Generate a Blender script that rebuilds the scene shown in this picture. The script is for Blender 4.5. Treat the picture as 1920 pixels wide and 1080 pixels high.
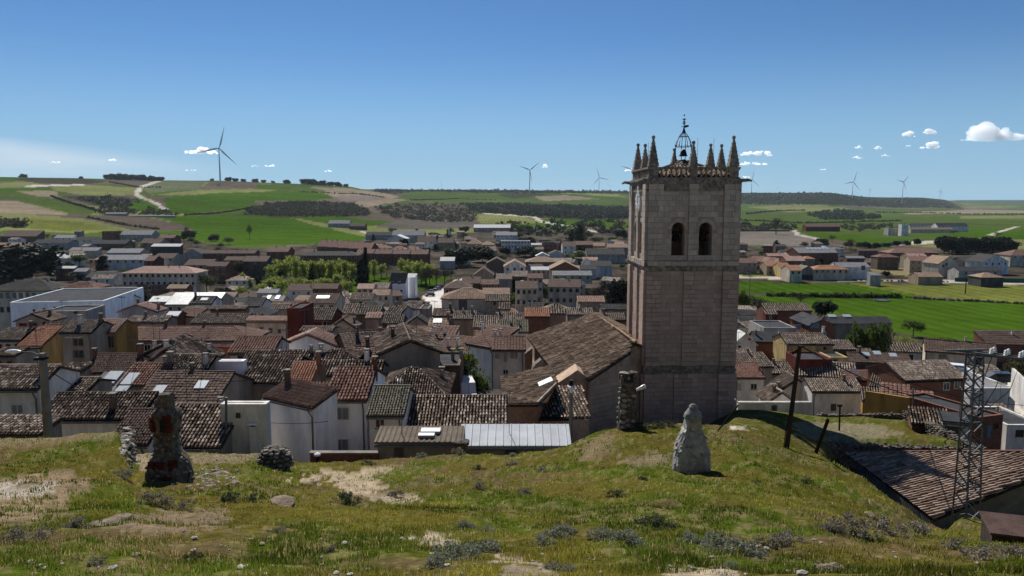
import bpy, bmesh, math, random
import numpy as np
from mathutils import Vector, Matrix
random.seed(7); RNG = np.random.default_rng(7)
for o in list(bpy.data.objects): bpy.data.objects.remove(o)
SC = bpy.context.scene; COL = SC.collection
R = math.radians
# ---------------- camera, sky, sun, exposure ----------------
F = 1400.0; PITCH = R(6.52); CP, SP = math.cos(PITCH), math.sin(PITCH)
cam = bpy.data.cameras.new('camera'); cam.lens = 36 * F / 1920; cam.sensor_width = 36
cam.clip_start = 0.1; cam.clip_end = 60000
camo = bpy.data.objects.new('camera', cam); COL.objects.link(camo)
camo.rotation_euler = (R(90) - PITCH, 0, 0); SC.camera = camo
SUN_EL, SUN_AZ = R(42), R(-17)        # azimuth from the view direction (+Y), negative to the left
W = bpy.data.worlds.new('World'); SC.world = W; W.use_nodes = True
wn = W.node_tree.nodes; wl = W.node_tree.links; wn.clear()
def WN(t, **k):
    n = wn.new(t)
    for a, b in k.items(): setattr(n, a, b)
    return n
def WM(op, a, b=None, c=None):
    n = WN('ShaderNodeMath', operation=op)
    for i, v in enumerate((a, b, c)):
        if v is None: continue
        if isinstance(v, (int, float)): n.inputs[i].default_value = v
        else: wl.new(v, n.inputs[i])
    return n.outputs[0]
sky = WN('ShaderNodeTexSky', sky_type='NISHITA', sun_disc=False, sun_elevation=SUN_EL, sun_rotation=SUN_AZ,
         altitude=900, air_density=0.85, dust_density=0.1, ozone_density=2.0)
tc = WN('ShaderNodeTexCoord'); sx = WN('ShaderNodeSeparateXYZ'); wl.new(tc.outputs['Generated'], sx.inputs[0])
az = WM('ARCTAN2', sx.outputs[0], sx.outputs[1]); el = WM('ARCSINE', sx.outputs[2])
# a thin high streak of cirrus on the left, low over the hills
cen = WM('MULTIPLY_ADD', az, -0.088, 0.006)
nz = WN('ShaderNodeTexNoise'); nz.inputs['Scale'].default_value = 6; nz.inputs['Detail'].default_value = 5
mp = WN('ShaderNodeMapping'); mp.inputs['Scale'].default_value = (1, 1, 9); wl.new(tc.outputs['Generated'], mp.inputs[0]); wl.new(mp.outputs[0], nz.inputs['Vector'])
wob = WM('MULTIPLY_ADD', nz.outputs['Fac'], 0.016, -0.008)
dd = WM('SUBTRACT', WM('ADD', el, wob), cen)
up = WM('SMOOTH_MIN', WM('MAXIMUM', WM('MULTIPLY_ADD', dd, -70, 1), 0), 1.0, 0.2)
lo = WM('MINIMUM', WM('MAXIMUM', WM('MULTIPLY_ADD', dd, 22, 1), 0), 1.0)
side = WM('MINIMUM', WM('MAXIMUM', WM('MULTIPLY_ADD', az, -4.0, -1.35), 0), 1.0)
msk = WM('MULTIPLY', WM('MULTIPLY', up, lo), WM('MULTIPLY', side, WM('MULTIPLY_ADD', nz.outputs['Fac'], 0.8, 0.15)))
# the pale blue air low over the horizon
low = WN('ShaderNodeMapRange', interpolation_type='SMOOTHERSTEP'); low.inputs[1].default_value = -.02; low.inputs[2].default_value = .24; low.inputs[3].default_value = .85; low.inputs[4].default_value = 0
wl.new(el, low.inputs[0]); mixl = WN('ShaderNodeMix', data_type='RGBA'); wl.new(low.outputs[0], mixl.inputs[0]); tnt = WN('ShaderNodeMix', data_type='RGBA', blend_type='MULTIPLY'); tnt.inputs[0].default_value = 1; tnt.inputs[7].default_value = (.50, .78, 1.02, 1); wl.new(sky.outputs[0], tnt.inputs[6]); wl.new(tnt.outputs[2], mixl.inputs[6]); mixl.inputs[7].default_value = (4.0, 6.7, 9.2, 1)
mixc = WN('ShaderNodeMix', data_type='RGBA'); wl.new(msk, mixc.inputs[0]); wl.new(mixl.outputs[2], mixc.inputs[6])
mixc.inputs[7].default_value = (10.5, 11, 11.6, 1)
bg = WN('ShaderNodeBackground'); bg.inputs[1].default_value = 0.058
wo = WN('ShaderNodeOutputWorld'); wl.new(mixc.outputs[2], bg.inputs[0]); wl.new(bg.outputs[0], wo.inputs[0])
sl = bpy.data.lights.new('sun', 'SUN'); sl.energy = 5.0; sl.angle = R(0.53); sl.color = (1, 0.95, 0.87)
so = bpy.data.objects.new('sun', sl); COL.objects.link(so)
sdir = Vector((math.sin(SUN_AZ) * math.cos(SUN_EL), math.cos(SUN_AZ) * math.cos(SUN_EL), math.sin(SUN_EL)))
so.rotation_euler = sdir.to_track_quat('Z', 'Y').to_euler(); so.location = (0, 0, 200)
SC.view_settings.view_transform = 'Standard'; SC.view_settings.look = 'None'
SC.view_settings.exposure = 0.4; SC.view_settings.gamma = 1; SC.view_settings.use_curve_mapping = False
SC.cycles.max_bounces = 8; SC.cycles.transmission_bounces = 8; SC.cycles.diffuse_bounces = 3; SC.cycles.volume_bounces = 4; SC.cycles.transparent_max_bounces = 6

# ---------------- geometry of the view: a photo pixel at a forward distance is a point of the place ----------------
def P(px, py, d):
    xc, yc = (px - 960) / F, (540 - py) / F
    k = d / (CP + yc * SP)
    return Vector((xc * k, d, (-SP + yc * CP) * k))
def zray(py, d):
    yc = (540 - py) / F
    return (-SP + yc * CP) * d / (CP + yc * SP)
def pix(X, Y, Z):
    dep = Y * CP - Z * SP
    return 960 + F * X / dep, 540 - F * (Y * SP + Z * CP) / dep

# ---------------- object helpers ----------------
def link(o, parent=None):
    COL.objects.link(o)
    if parent is not None: o.parent = parent
    return o
def tag(o, label=None, cat=None, group=None, kind=None):
    if label: o['label'] = label
    if cat: o['category'] = cat
    if group: o['group'] = group
    if kind: o['kind'] = kind
    return o
def thing(name, label, cat, loc=(0, 0, 0), rz=0, group=None):
    o = bpy.data.objects.new(name, None); o.empty_display_size = 0.1
    o.location = loc; o.rotation_euler = (0, 0, rz); link(o)
    return tag(o, label, cat, group)
def inst(name, mesh, parent=None, loc=(0, 0, 0), rot=(0, 0, 0), sc=(1, 1, 1)):
    o = bpy.data.objects.new(name, mesh); o.location = loc; o.rotation_euler = rot; o.scale = sc
    return link(o, parent)
def npmesh(name, V, Q, mats, mi=None, smooth=False):
    """mesh from numpy: V (n,3), Q (m,3 or 4)"""
    V = np.asarray(V, np.float32).reshape(-1, 3); Q = np.asarray(Q, np.int32); k = Q.shape[1]
    me = bpy.data.meshes.new(name)
    me.vertices.add(len(V)); me.vertices.foreach_set('co', V.ravel())
    me.loops.add(Q.size); me.loops.foreach_set('vertex_index', Q.ravel())
    me.polygons.add(len(Q)); me.polygons.foreach_set('loop_start', np.arange(0, Q.size, k, dtype=np.int32))
    if mi is not None: me.polygons.foreach_set('material_index', np.asarray(mi, np.int32))
    if smooth: me.polygons.foreach_set('use_smooth', np.ones(len(Q), bool))
    for m in (mats if isinstance(mats, (list, tuple)) else [mats]): me.materials.append(m)
    me.update(calc_edges=True); return me
class MB:
    def __init__(s): s.v = []; s.f = []; s.m = []
    def add(s, vs, fs, m=0):
        b = len(s.v); s.v += [tuple(p) for p in vs]
        for f in fs: s.f.append(tuple(b + i for i in f)); s.m.append(m)
        return s
    def box(s, x0, x1, y0, y1, z0, z1, m=0, M=None):
        vs = [Vector((x, y, z)) for z in (z0, z1) for y in (y0, y1) for x in (x0, x1)]
        if M is not None: vs = [M @ p for p in vs]
        return s.add(vs, [(0, 2, 3, 1), (4, 5, 7, 6), (0, 1, 5, 4), (2, 6, 7, 3), (0, 4, 6, 2), (1, 3, 7, 5)], m)
    def tube(s, pts, r, n=6, m=0, cap=True):
        pts = [Vector(p) for p in pts]; rs = r if isinstance(r, (list, tuple)) else [r] * len(pts)
        rings = []
        for i, p in enumerate(pts):
            t = (pts[min(i + 1, len(pts) - 1)] - pts[max(i - 1, 0)]).normalized()
            a = t.cross(Vector((0, 0, 1)) if abs(t.z) < .95 else Vector((1, 0, 0))).normalized(); b = t.cross(a)
            rings.append([p + (a * math.cos(2 * math.pi * k / n) + b * math.sin(2 * math.pi * k / n)) * rs[i] for k in range(n)])
        vs = [q for g in rings for q in g]; fs = []
        for i in range(len(pts) - 1):
            for k in range(n): fs.append((i * n + k, i * n + (k + 1) % n, (i + 1) * n + (k + 1) % n, (i + 1) * n + k))
        if cap: fs += [tuple(range(n))[::-1], tuple((len(pts) - 1) * n + k for k in range(n))]
        return s.add(vs, fs, m)
    def lathe(s, prof, n=10, c=(0, 0, 0), m=0, sq=0.0, jit=0.0, rot=0.0):
        vs = []; fs = []
        for r, z in prof:
            for k in range(n):
                a = 2 * math.pi * k / n + rot; q = 1.0
                if sq: q = 1 + sq * (1 / max(abs(math.cos(a)), abs(math.sin(a))) - 1)
                q *= 1 + random.uniform(-jit, jit)
                vs.append((c[0] + r * q * math.cos(a), c[1] + r * q * math.sin(a), c[2] + z))
        for i in range(len(prof) - 1):
            for k in range(n): fs.append((i * n + k, i * n + (k + 1) % n, (i + 1) * n + (k + 1) % n, (i + 1) * n + k))
        fs += [tuple(range(n))[::-1], tuple((len(prof) - 1) * n + k for k in range(n))]
        return s.add(vs, fs, m)
    def mesh(s, name, mats, smooth=False):
        me = bpy.data.meshes.new(name); me.from_pydata(s.v, [], s.f)
        for m in (mats if isinstance(mats, (list, tuple)) else [mats]): me.materials.append(m)
        me.polygons.foreach_set('material_index', s.m)
        if smooth: me.polygons.foreach_set('use_smooth', [True] * len(s.f))
        me.update(); return me
    def build(s, name, mats, parent=None, loc=(0, 0, 0), rot=(0, 0, 0), smooth=False):
        return inst(name, s.mesh(name, mats, smooth), parent, loc, rot)

# ---------------- materials ----------------
def lin(c): return tuple(c[:3]) + (1,)
def ramp(nt, fac, stops, interp='LINEAR'):
    n = nt.nodes.new('ShaderNodeValToRGB'); cr = n.color_ramp; cr.interpolation = interp
    while len(cr.elements) < len(stops): cr.elements.new(0.5)
    for e, (p, c) in zip(cr.elements, stops): e.position = p; e.color = lin(c)
    nt.links.new(fac, n.inputs[0]); return n.outputs[0]
def material(name, stops, scale=3.0, detail=5.0, rough=0.85, bump=0.0, bscale=20.0, island=None, trans=0.0,
             stain=0.0, stainscale=0.7, attr=None, metal=0.0, spec=0.05, zstretch=1.0, stripes=None, interp='LINEAR', fine=0.0, rows=0.0):
    """stops: colour ramp driven by noise (or by a random value per loose piece and object when island is set)"""
    m = bpy.data.materials.new(name); m.use_nodes = True; nt = m.node_tree; ns = nt.nodes; L = nt.links; ns.clear()
    out = ns.new('ShaderNodeOutputMaterial'); bs = ns.new('ShaderNodeBsdfPrincipled'); L.new(bs.outputs[0], out.inputs[0])
    tcn = ns.new('ShaderNodeTexCoord'); oi = ns.new('ShaderNodeObjectInfo')
    off = ns.new('ShaderNodeVectorMath'); off.operation = 'MULTIPLY_ADD'
    cmb = ns.new('ShaderNodeCombineXYZ'); cmb.inputs[0].default_value = 1; cmb.inputs[1].default_value = 1; cmb.inputs[2].default_value = zstretch
    L.new(tcn.outputs['Object'], off.inputs[0]); L.new(cmb.outputs[0], off.inputs[1])
    o2 = ns.new('ShaderNodeMath'); o2.operation = 'MULTIPLY'; o2.inputs[1].default_value = 91.7; L.new(oi.outputs['Random'], o2.inputs[0])
    L.new(o2.outputs[0], off.inputs[2]); vec = off.outputs[0]
    def noise(sc, det, rgh=0.6):
        n = ns.new('ShaderNodeTexNoise'); n.inputs['Scale'].default_value = sc; n.inputs['Detail'].default_value = det; n.inputs['Roughness'].default_value = rgh
        L.new(vec, n.inputs['Vector']); return n.outputs['Fac']
    def math_(op, a, b):
        n = ns.new('ShaderNodeMath'); n.operation = op
        for i, v in enumerate((a, b)):
            if isinstance(v, (int, float)): n.inputs[i].default_value = v
            else: L.new(v, n.inputs[i])
        return n.outputs[0]
    nf = noise(scale, detail)
    if island is not None:
        g = ns.new('ShaderNodeNewGeometry')
        rnd = math_('FRACT', math_('ADD', g.outputs['Random Per Island'], oi.outputs['Random']), 0)
        fac = math_('ADD', math_('MULTIPLY', rnd, island), math_('MULTIPLY', nf, 1 - island))
    else:
        mr = ns.new('ShaderNodeMapRange'); mr.inputs[1].default_value = 0.3; mr.inputs[2].default_value = 0.7; L.new(nf, mr.inputs[0]); fac = mr.outputs[0]
    col = ramp(nt, fac, stops, interp)
    def mul(c, f):   # f: scalar socket
        mx = ns.new('ShaderNodeMix'); mx.data_type = 'RGBA'; mx.blend_type = 'MULTIPLY'; mx.inputs[0].default_value = 1
        L.new(c, mx.inputs[6]); L.new(f, mx.inputs[7]); return mx.outputs[2]
    if attr:
        a = ns.new('ShaderNodeAttribute'); a.attribute_name = attr; col = mul(a.outputs['Color'], col)
    if rows:
        w = ns.new('ShaderNodeTexWave'); w.inputs['Scale'].default_value = rows; w.inputs['Distortion'].default_value = 3; w.inputs['Detail'].default_value = 3; w.inputs['Detail Scale'].default_value = .4
        L.new(tcn.outputs['Object'], w.inputs['Vector']); s = ns.new('ShaderNodeMapRange'); s.inputs[3].default_value = .84; s.inputs[4].default_value = 1.08; L.new(w.outputs['Fac'], s.inputs[0]); col = mul(col, s.outputs[0])
    if stain:
        s = ns.new('ShaderNodeMapRange'); s.inputs[1].default_value = 0.35; s.inputs[2].default_value = 0.7
        s.inputs[3].default_value = 1 - stain; s.inputs[4].default_value = 1.0 + stain * 0.15; L.new(noise(stainscale, 6, 0.65), s.inputs[0]); col = mul(col, s.outputs[0])
    if fine:
        s = ns.new('ShaderNodeMapRange'); s.inputs[1].default_value = 0.3; s.inputs[2].default_value = 0.7
        s.inputs[3].default_value = 1 - fine; s.inputs[4].default_value = 1 + fine; L.new(noise(bscale, 3), s.inputs[0]); col = mul(col, s.outputs[0])
    L.new(col, bs.inputs['Base Color']); bs.inputs['Roughness'].default_value = rough; bs.inputs['Metallic'].default_value = metal
    bs.inputs['Specular IOR Level'].default_value = spec
    if bump or stripes:
        bn = ns.new('ShaderNodeBump'); bn.inputs['Distance'].default_value = 0.05; bn.inputs['Strength'].default_value = bump or 0.5
        if stripes:
            w = ns.new('ShaderNodeTexWave'); w.bands_direction = stripes[0]; w.inputs['Scale'].default_value = stripes[1]; w.inputs['Distortion'].default_value = 0.2
            L.new(tcn.outputs['Object'], w.inputs['Vector']); L.new(w.outputs['Fac'], bn.inputs['Height'])
        else: L.new(noise(bscale, 4), bn.inputs['Height'])
        L.new(bn.outputs[0], bs.inputs['Normal'])
    if trans:
        t = ns.new('ShaderNodeBsdfTranslucent'); mx = ns.new('ShaderNodeMixShader'); mx.inputs[0].default_value = trans
        L.new(col, t.inputs[0]); L.new(bs.outputs[0], mx.inputs[1]); L.new(t.outputs[0], mx.inputs[2]); L.new(mx.outputs[0], out.inputs[0])
    return m
def sp(c, v=0.35):   # a colour with darker and lighter variants
    return [(0, tuple(x * (1 - v) for x in c)), (0.5, c), (1, tuple(min(1, x * (1 + v * .6)) for x in c))]
WALLC = dict(white=(.78, .75, .70), cream=(.62, .54, .42), grey=(.42, .40, .37), bluegrey=(.52, .52, .53), ochre=(.42, .25, .08), yellow=(.56, .42, .20),
             brick=(.20, .095, .065), maroon=(.15, .045, .035), pink=(.48, .36, .31), stone=(.34, .28, .21), plaster=(.34, .29, .24), tan=(.42, .32, .22),
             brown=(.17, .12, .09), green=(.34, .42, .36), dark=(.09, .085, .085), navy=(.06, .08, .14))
WALLC['bright'] = (.88, .89, .92)  # paler, cooler white: skylight on these walls put into the paint
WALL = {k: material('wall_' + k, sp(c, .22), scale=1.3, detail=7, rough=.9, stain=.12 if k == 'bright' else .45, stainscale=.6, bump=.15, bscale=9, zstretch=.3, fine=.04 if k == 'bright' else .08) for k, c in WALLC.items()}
WALL['brick'] = material('wall_brick', sp(WALLC['brick'], .35), scale=5, detail=6, rough=.9, stain=.35, stainscale=.6, bump=.2, bscale=16, fine=.2)
WALL['stone'] = material('wall_stone', [(0, (.13, .10, .08)), (.4, (.30, .24, .18)), (1, (.46, .40, .31))], scale=3.2, detail=8, rough=.95, stain=.3, bump=.35, bscale=5, fine=.2)
TILEC = {'old': [(.12, (.025, .02, .018)), (.35, (.075, .055, .044)), (.55, (.16, .11, .082)), (.72, (.30, .235, .185)), (.86, (.55, .48, .41)), (1, (.75, .70, .63))],  # palest stops also hold painted sun glints from the tile crowns
         'lichen': [(.12, (.045, .036, .03)), (.35, (.14, .10, .078)), (.58, (.31, .235, .18)), (.78, (.56, .47, .39)), (1, (.78, .72, .64))],
         'red': [(0, (.13, .066, .05)), (.5, (.225, .12, .092)), (1, (.40, .27, .215))],
         'orange': [(0, (.27, .12, .075)), (.5, (.38, .185, .115)), (1, (.50, .29, .19))],
         'brownred': [(0, (.11, .066, .054)), (.5, (.18, .11, .088)), (1, (.28, .185, .15))],
         'brown': [(0, (.08, .055, .045)), (.5, (.13, .09, .075)), (1, (.20, .145, .115))],
         'green': [(0, (.11, .10, .07)), (.5, (.18, .165, .12)), (1, (.28, .26, .2))],
         'tan': [(0, (.20, .135, .095)), (.5, (.31, .215, .155)), (1, (.42, .31, .23))],
         'pink': [(0, (.26, .15, .115)), (.5, (.40, .26, .21)), (1, (.52, .38, .32))],
         'church': [(.1, (.06, .042, .033)), (.35, (.15, .105, .075)), (.6, (.26, .185, .13)), (.85, (.42, .32, .23)), (1, (.55, .45, .34))],
         'dark': [(0, (.045, .043, .043)), (.5, (.07, .067, .067)), (1, (.11, .105, .10))]}
TILE = {k: material('tiles_' + k, c, scale=1.1, detail=3, rough=.88, island=.54, fine=.12, bscale=14, stain=.32, stainscale=.55) for k, c in TILEC.items()}
def flatter(c, f=.45):
    m = [sum(x[1][i] for x in c) / len(c) for i in range(3)]; return [(p, tuple(m[i] + (q[i] - m[i]) * f for i in range(3))) for p, q in c]
TILEM = {k: material('mid_tiles_' + k, flatter(c, .62), scale=.7, detail=6, rough=.9, island=.5, fine=.1, bscale=9, stain=.3, stainscale=.5) for k, c in TILEC.items()}
BED = {k: material('roof_bed_' + k, [(0, tuple(x * .5 for x in c[0][1])), (1, tuple(x * .75 for x in c[1][1]))], scale=2, rough=.95) for k, c in TILEC.items()}
FAR = {k: material('far_roof_' + k, [(a * .8 + .1, b) for a, b in flatter(c, .7)], scale=2.2, detail=9, rough=.9, stain=.3, stripes=('X', 1.3)) for k, c in TILEC.items()}
SHEET = {'corr': material('fibre_cement', sp((.25, .25, .26), .2), scale=.8, rough=.8, stain=.35, fine=.06),
         'corrbrown': material('weathered_fibre_cement', sp((.20, .165, .13), .3), scale=.9, rough=.9, stain=.4, fine=.1),
         'metal': material('pale_sheet_metal', sp((.60, .63, .66), .10), scale=.5, rough=.7, stain=.25, spec=.05, fine=.06),
         'silver': material('silver_coated_roof', sp((.55, .56, .55), .35), scale=1.6, detail=9, rough=.4, stain=.35, spec=.6),
         'slate': material('dark_sheet', sp((.06, .063, .07), .25), scale=.6, rough=.95, stain=.3, fine=.08, spec=.04),
         'white': material('white_sheet', sp((.58, .58, .56), .12), scale=.5, rough=.8, stain=.2)}
for k, v in SHEET.items(): TILEM[k] = TILE[k] = BED[k] = FAR[k] = v
GLASS = material('window_glass', sp((.022, .026, .032), .4), scale=.5, rough=.08, spec=.6)
FRAME = material('window_frame_white', sp((.62, .61, .58), .1), rough=.6)
FRAMED = material('window_frame_dark', sp((.08, .055, .045), .2), rough=.6)
SHUT = material('grey_shutter', sp((.30, .30, .30), .12), rough=.7, stripes=('Z', 9))
DOORM = material('painted_door', sp((.12, .10, .09), .3), rough=.6, stripes=('X', 4))
BLUED = material('blue_door', sp((.13, .20, .27), .2), rough=.6, stripes=('X', 4))
WHITEP = material('white_paint', sp((.78, .78, .76), .06), rough=.5, stain=.12)
GLOSSW = material('glossy_white', sp((.8, .8, .8), .04), rough=.25, spec=.6)
BLACKM = material('dark_iron', sp((.02, .02, .022), .3), rough=.55)
STEEL = material('galvanised_steel', sp((.13, .14, .15), .3), scale=3, rough=.7, metal=.2)
CONC = material('concrete', sp((.24, .225, .20), .25), scale=2, rough=.9, stain=.35, bump=.2, fine=.12)
WOODP = material('old_timber', sp((.045, .033, .026), .4), scale=6, rough=.9, zstretch=.15, fine=.2)
SKYL = material('skylight_glass', sp((.34, .38, .41), .15), rough=.45, spec=.2)
BARK = material('bark', sp((.075, .058, .045), .4), scale=5, rough=.95)
ROCK = material('limestone_rock', [(0, (.16, .14, .12)), (.5, (.34, .31, .27)), (1, (.52, .49, .43))], scale=4, detail=7, rough=.95, bump=.4, bscale=12, island=.5, stain=.3, stainscale=2)
DROCK = material('weathered_rock', [(0, (.06, .052, .045)), (.5, (.15, .13, .11)), (1, (.30, .27, .23))], scale=4, detail=7, rough=.95, bump=.4, bscale=12, island=.5, stain=.4, stainscale=2)
BRICKM = material('red_brick_piece', sp((.095, .026, .019), .5), scale=7, rough=.9, island=.5, fine=.2)
# ---------------- the lie of the land ----------------
K = 1.33
TOWN = [(45, -15.5), (65, -20.5), (100, -27.5), (150, -33), (220, -36), (300, -38), (400, -38.5)]
NEAR = {   # photo column: hillside down to its brow (distance/K, photo row)
 -500: [(3.4, 1070), (6, 985), (11, 915), (17, 855), (22, 815)],
 0:    [(3.4, 1080), (5, 1020), (8, 965), (11, 930), (14, 895), (17, 862), (20, 832), (22, 818)],
 150:  [(3.4, 1080), (5, 1022), (8, 968), (11, 930), (14, 893), (17, 855), (20, 820), (21.5, 806)],
 222:  [(3.4, 1080), (5, 1022), (8, 970), (11, 935), (14, 900), (16, 868), (18, 836), (20, 806), (21, 800)],
 250:  [(3.4, 1080), (5, 1022), (8, 970), (11, 937), (14, 912), (17, 893), (20, 872), (24, 850)],
 318:  [(3.4, 1080), (6, 1010), (10, 955), (13, 925), (16, 903), (20, 874), (24, 850)],
 400:  [(3.4, 1080), (6, 1010), (10, 955), (13, 928), (16, 905), (20, 876), (24, 846)],
 480:  [(3.4, 1080), (6, 1010), (10, 955), (16, 906), (20, 882), (24, 856), (25.5, 845)],
 560:  [(3.4, 1080), (6, 1010), (10, 958), (16, 913), (20, 890), (24, 872), (25, 868)],
 700:  [(3.4, 1080), (6, 1012), (10, 960), (16, 914), (20, 890), (24, 868), (25, 864)],
 780:  [(3.4, 1080), (6, 1012), (10, 960), (16, 912), (20, 886), (24, 862), (25, 858)],
 880:  [(3.4, 1080), (6, 1012), (10, 960), (16, 908), (20, 880), (24, 854), (25, 850)],
 960:  [(3.4, 1080), (6, 1012), (10, 958), (16, 906), (20, 878), (24, 854), (25, 851)],
 1050: [(3.4, 1080), (6, 1012), (10, 955), (16, 900), (20, 870), (24, 842), (25.5, 834)],
 1120: [(3.4, 1080), (6, 1012), (10, 952), (16, 895), (20, 860), (24, 824), (26.5, 806)],
 1180: [(3.4, 1080), (6, 1012), (10, 950), (16, 892), (20, 850), (24, 812), (27, 797)],
 1250: [(3.4, 1080), (6, 1012), (10, 950), (17, 880), (20, 850), (24, 812), (28, 790)],
 1297: [(3.4, 1080), (6, 1012), (10, 952), (14, 915), (17, 884), (20, 853), (24, 818), (28, 793)],
 1380: [(3.4, 1080), (6, 1014), (10, 957), (17, 879), (22, 836), (28, 797), (32, 786)],
 1430: [(3.4, 1080), (6, 1015), (10, 962), (17, 878), (22, 848), (27, 818), (31, 803)],
 1475: [(3.4, 1080), (6, 1016), (10, 965), (17, 890), (22, 861), (27, 839), (29, 829)],
 1545: [(3.4, 1080), (6, 1018), (10, 972), (17, 908), (22, 880), (25, 862), (26.5, 853)],
 1620: [(3.4, 1080), (6, 1020), (10, 985), (17, 934), (22, 906), (25, 890)],
 1700: [(3.4, 1080), (6, 1024), (10, 1000), (17, 967), (20, 953), (22, 943)],
 1800: [(3.4, 1080), (6, 1035), (10, 1018), (14, 1002), (16, 993)],
 1920: [(3.4, 1082), (5, 1050), (8, 1030), (12, 1016)],
 2500: [(3.4, 1090), (5, 1060), (8, 1045), (12, 1030)]}
def postL(z1): return [(36, z1), (40, -14.2)] + TOWN
POST = {}
for c in NEAR:
    POST[c] = [(36, -13.1), (40, -14.9), (45, -16.6)] + TOWN[1:] if c < 1100 else [(41, -13.4), (48, -16.5), (56, -19.2)] + TOWN[1:]
for c in (-500, 0, 150, 222): POST[c] = [(32, -11.5), (36, -13.2)] + TOWN
POST[1380] = [(50, -14.7), (60, -17.0), (66, -18.6), (72, -22)] + TOWN[2:]
POST[1430] = [(50, -14.8), (58, -16.6), (66, -18.6), (72, -22)] + TOWN[2:]
POST[1475] = [(42, -13.6), (50, -15.2), (58, -16.9), (66, -18.8), (72, -22)] + TOWN[2:]
POST[1545] = [(38, -14), (44, -15.2), (48, -15.8), (66, -19.2), (72, -22.3)] + TOWN[2:]
POST[1620] = [(36, -15.5), (40, -19), (51.5, -20.5), (52.8, -17.3), (68, -19.6), (72, -23)] + TOWN[2:]
POST[1700] = [(32, -15), (38, -20), (51.5, -21), (52.8, -17.3), (66, -19.4), (70, -23.4)] + TOWN[2:]
POST[1800] = [(24, -12), (30, -14.3), (36.5, -15.8), (39, -18), (42, -20.5), (51.5, -21), (52.8, -17.6), (58, -18.6), (63, -24)] + TOWN[2:]
POST[1920] = [(20, -10.5), (28, -13.5), (36, -15.9), (41, -20), (55, -22.5), (70, -25)] + TOWN[2:]
POST[2500] = [(20, -10.5), (28, -14), (36, -17), (41, -20), (55, -22.5), (70, -25)] + TOWN[2:]
FARC = {   # far side of the valley (distance, photo row or height)
 -700: [(500, 486), (650, 453), (800, 425), (1000, 402), (1300, 375), (1700, 350), (2100, 334), (2300, 330), (2700, 82), (12000, 75)],
 0:    [(500, 487), (650, 456), (800, 428), (1000, 403), (1300, 375), (1700, 350), (2100, 335), (2300, 331), (2700, 78), (12000, 75)],
 160:  [(500, 489), (650, 458), (850, 430), (1050, 404), (1350, 376), (1750, 352), (2150, 338), (2320, 334), (2700, 76), (12000, 75)],
 320:  [(500, 489), (650, 459), (900, 430), (1100, 405), (1400, 378), (1800, 355), (2200, 341), (2370, 337), (2700, 74), (12000, 70)],
 413:  [(500, 489), (650, 459), (900, 431), (1200, 405), (1500, 380), (1900, 356), (2370, 339), (2450, 338), (2800, 70), (12000, 70)],
 560:  [(500, 490), (700, 455), (1000, 428), (1250, 405), (1600, 380), (2000, 358), (2350, 346), (2450, 344), (2800, 60), (12000, 70)],
 660:  [(500, 490), (700, 456), (1000, 432), (1300, 410), (1700, 384), (2100, 362), (2400, 351), (2480, 349), (2700, 44), (3600, 66), (12000, 70)],
 700:  [(500, 490), (700, 456), (1000, 434), (1300, 412), (1700, 388), (2100, 369), (2500, 360), (3200, 357), (3700, 354.5), (12000, 70)],
 770:  [(500, 490), (700, 455), (1000, 434), (1400, 412), (1900, 392), (2400, 378), (2900, 367), (3500, 358), (3750, 355), (12000, 70)],
 900:  [(500, 490), (700, 455), (1000, 434), (1400, 414), (1900, 398), (2500, 384), (3000, 371), (3600, 359), (3800, 356), (12000, 70)],
 1000: [(500, 490), (700, 455), (1000, 434), (1500, 410), (2000, 397), (2600, 382), (3200, 368), (3700, 359), (3850, 356), (12000, 70)],
 1170: [(500, 491), (700, 456), (1000, 435), (1500, 413), (2100, 399), (2800, 384), (3500, 370), (4000, 361), (4150, 358), (12000, 70)],
 1380: [(500, 492), (700, 458), (1000, 437), (1500, 420), (2200, 406), (3000, 393), (3800, 384), (4300, 370), (4700, 362), (4900, 361), (12000, 70)],
 1560: [(500, 492), (700, 458), (1000, 438), (1500, 421), (2200, 408), (3000, 396), (3900, 390), (4300, 374), (4700, 362), (4900, 361), (12000, 60)],
 1625: [(500, 492), (700, 458), (1000, 438), (1500, 421), (2200, 408), (3200, 397), (4200, 390), (4700, 375), (5100, 369.5), (5300, 369), (12000, 45)],
 1730: [(500, 492), (700, 458), (1000, 438), (1500, 421), (2300, 408), (3400, 397), (4600, 389), (5100, 377), (5500, 371), (5700, 370), (12000, 40)],
 1775: [(500, 492), (700, 458), (1000, 438), (1500, 421), (2300, 408), (3400, 398), (4600, 391), (5200, 384), (5600, 376), (5800, 374.5), (12000, 30)],
 1805: [(500, 492), (700, 458), (1000, 438), (1500, 421), (2300, 409), (3400, 399), (4600, 393), (6000, 388), (8000, 381), (9200, 375), (12000, 34)],
 1920: [(500, 492), (700, 458), (1000, 438), (1500, 422), (2300, 409), (3400, 399), (4600, 393), (6000, 388), (8000, 381), (9200, 375), (12000, 34)],
 2700: [(500, 492), (700, 458), (1000, 438), (1500, 422), (2300, 409), (3400, 399), (4600, 393), (6000, 388), (8000, 381), (9200, 375), (12000, 34)]}
GPX = np.concatenate([np.arange(-760, -20, 24), np.arange(-20, 1945, 4.5), np.arange(1950, 2720, 24)])
GD = np.exp(np.concatenate([np.linspace(math.log(0.35), math.log(30), 150, endpoint=False), np.linspace(math.log(30), math.log(80), 70, endpoint=False),
                            np.linspace(math.log(80), math.log(11800), 230)]))
LGD = np.log(GD)
def val(d, v): return zray(v, d) if v > 150 else v
def curve(lst): 
    a = [(math.log(d), val(d, v)) for d, v in lst]
    return np.interp(LGD, [x for x, _ in a], [y for _, y in a])
nearx = sorted(NEAR); farx = sorted(FARC)
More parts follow.
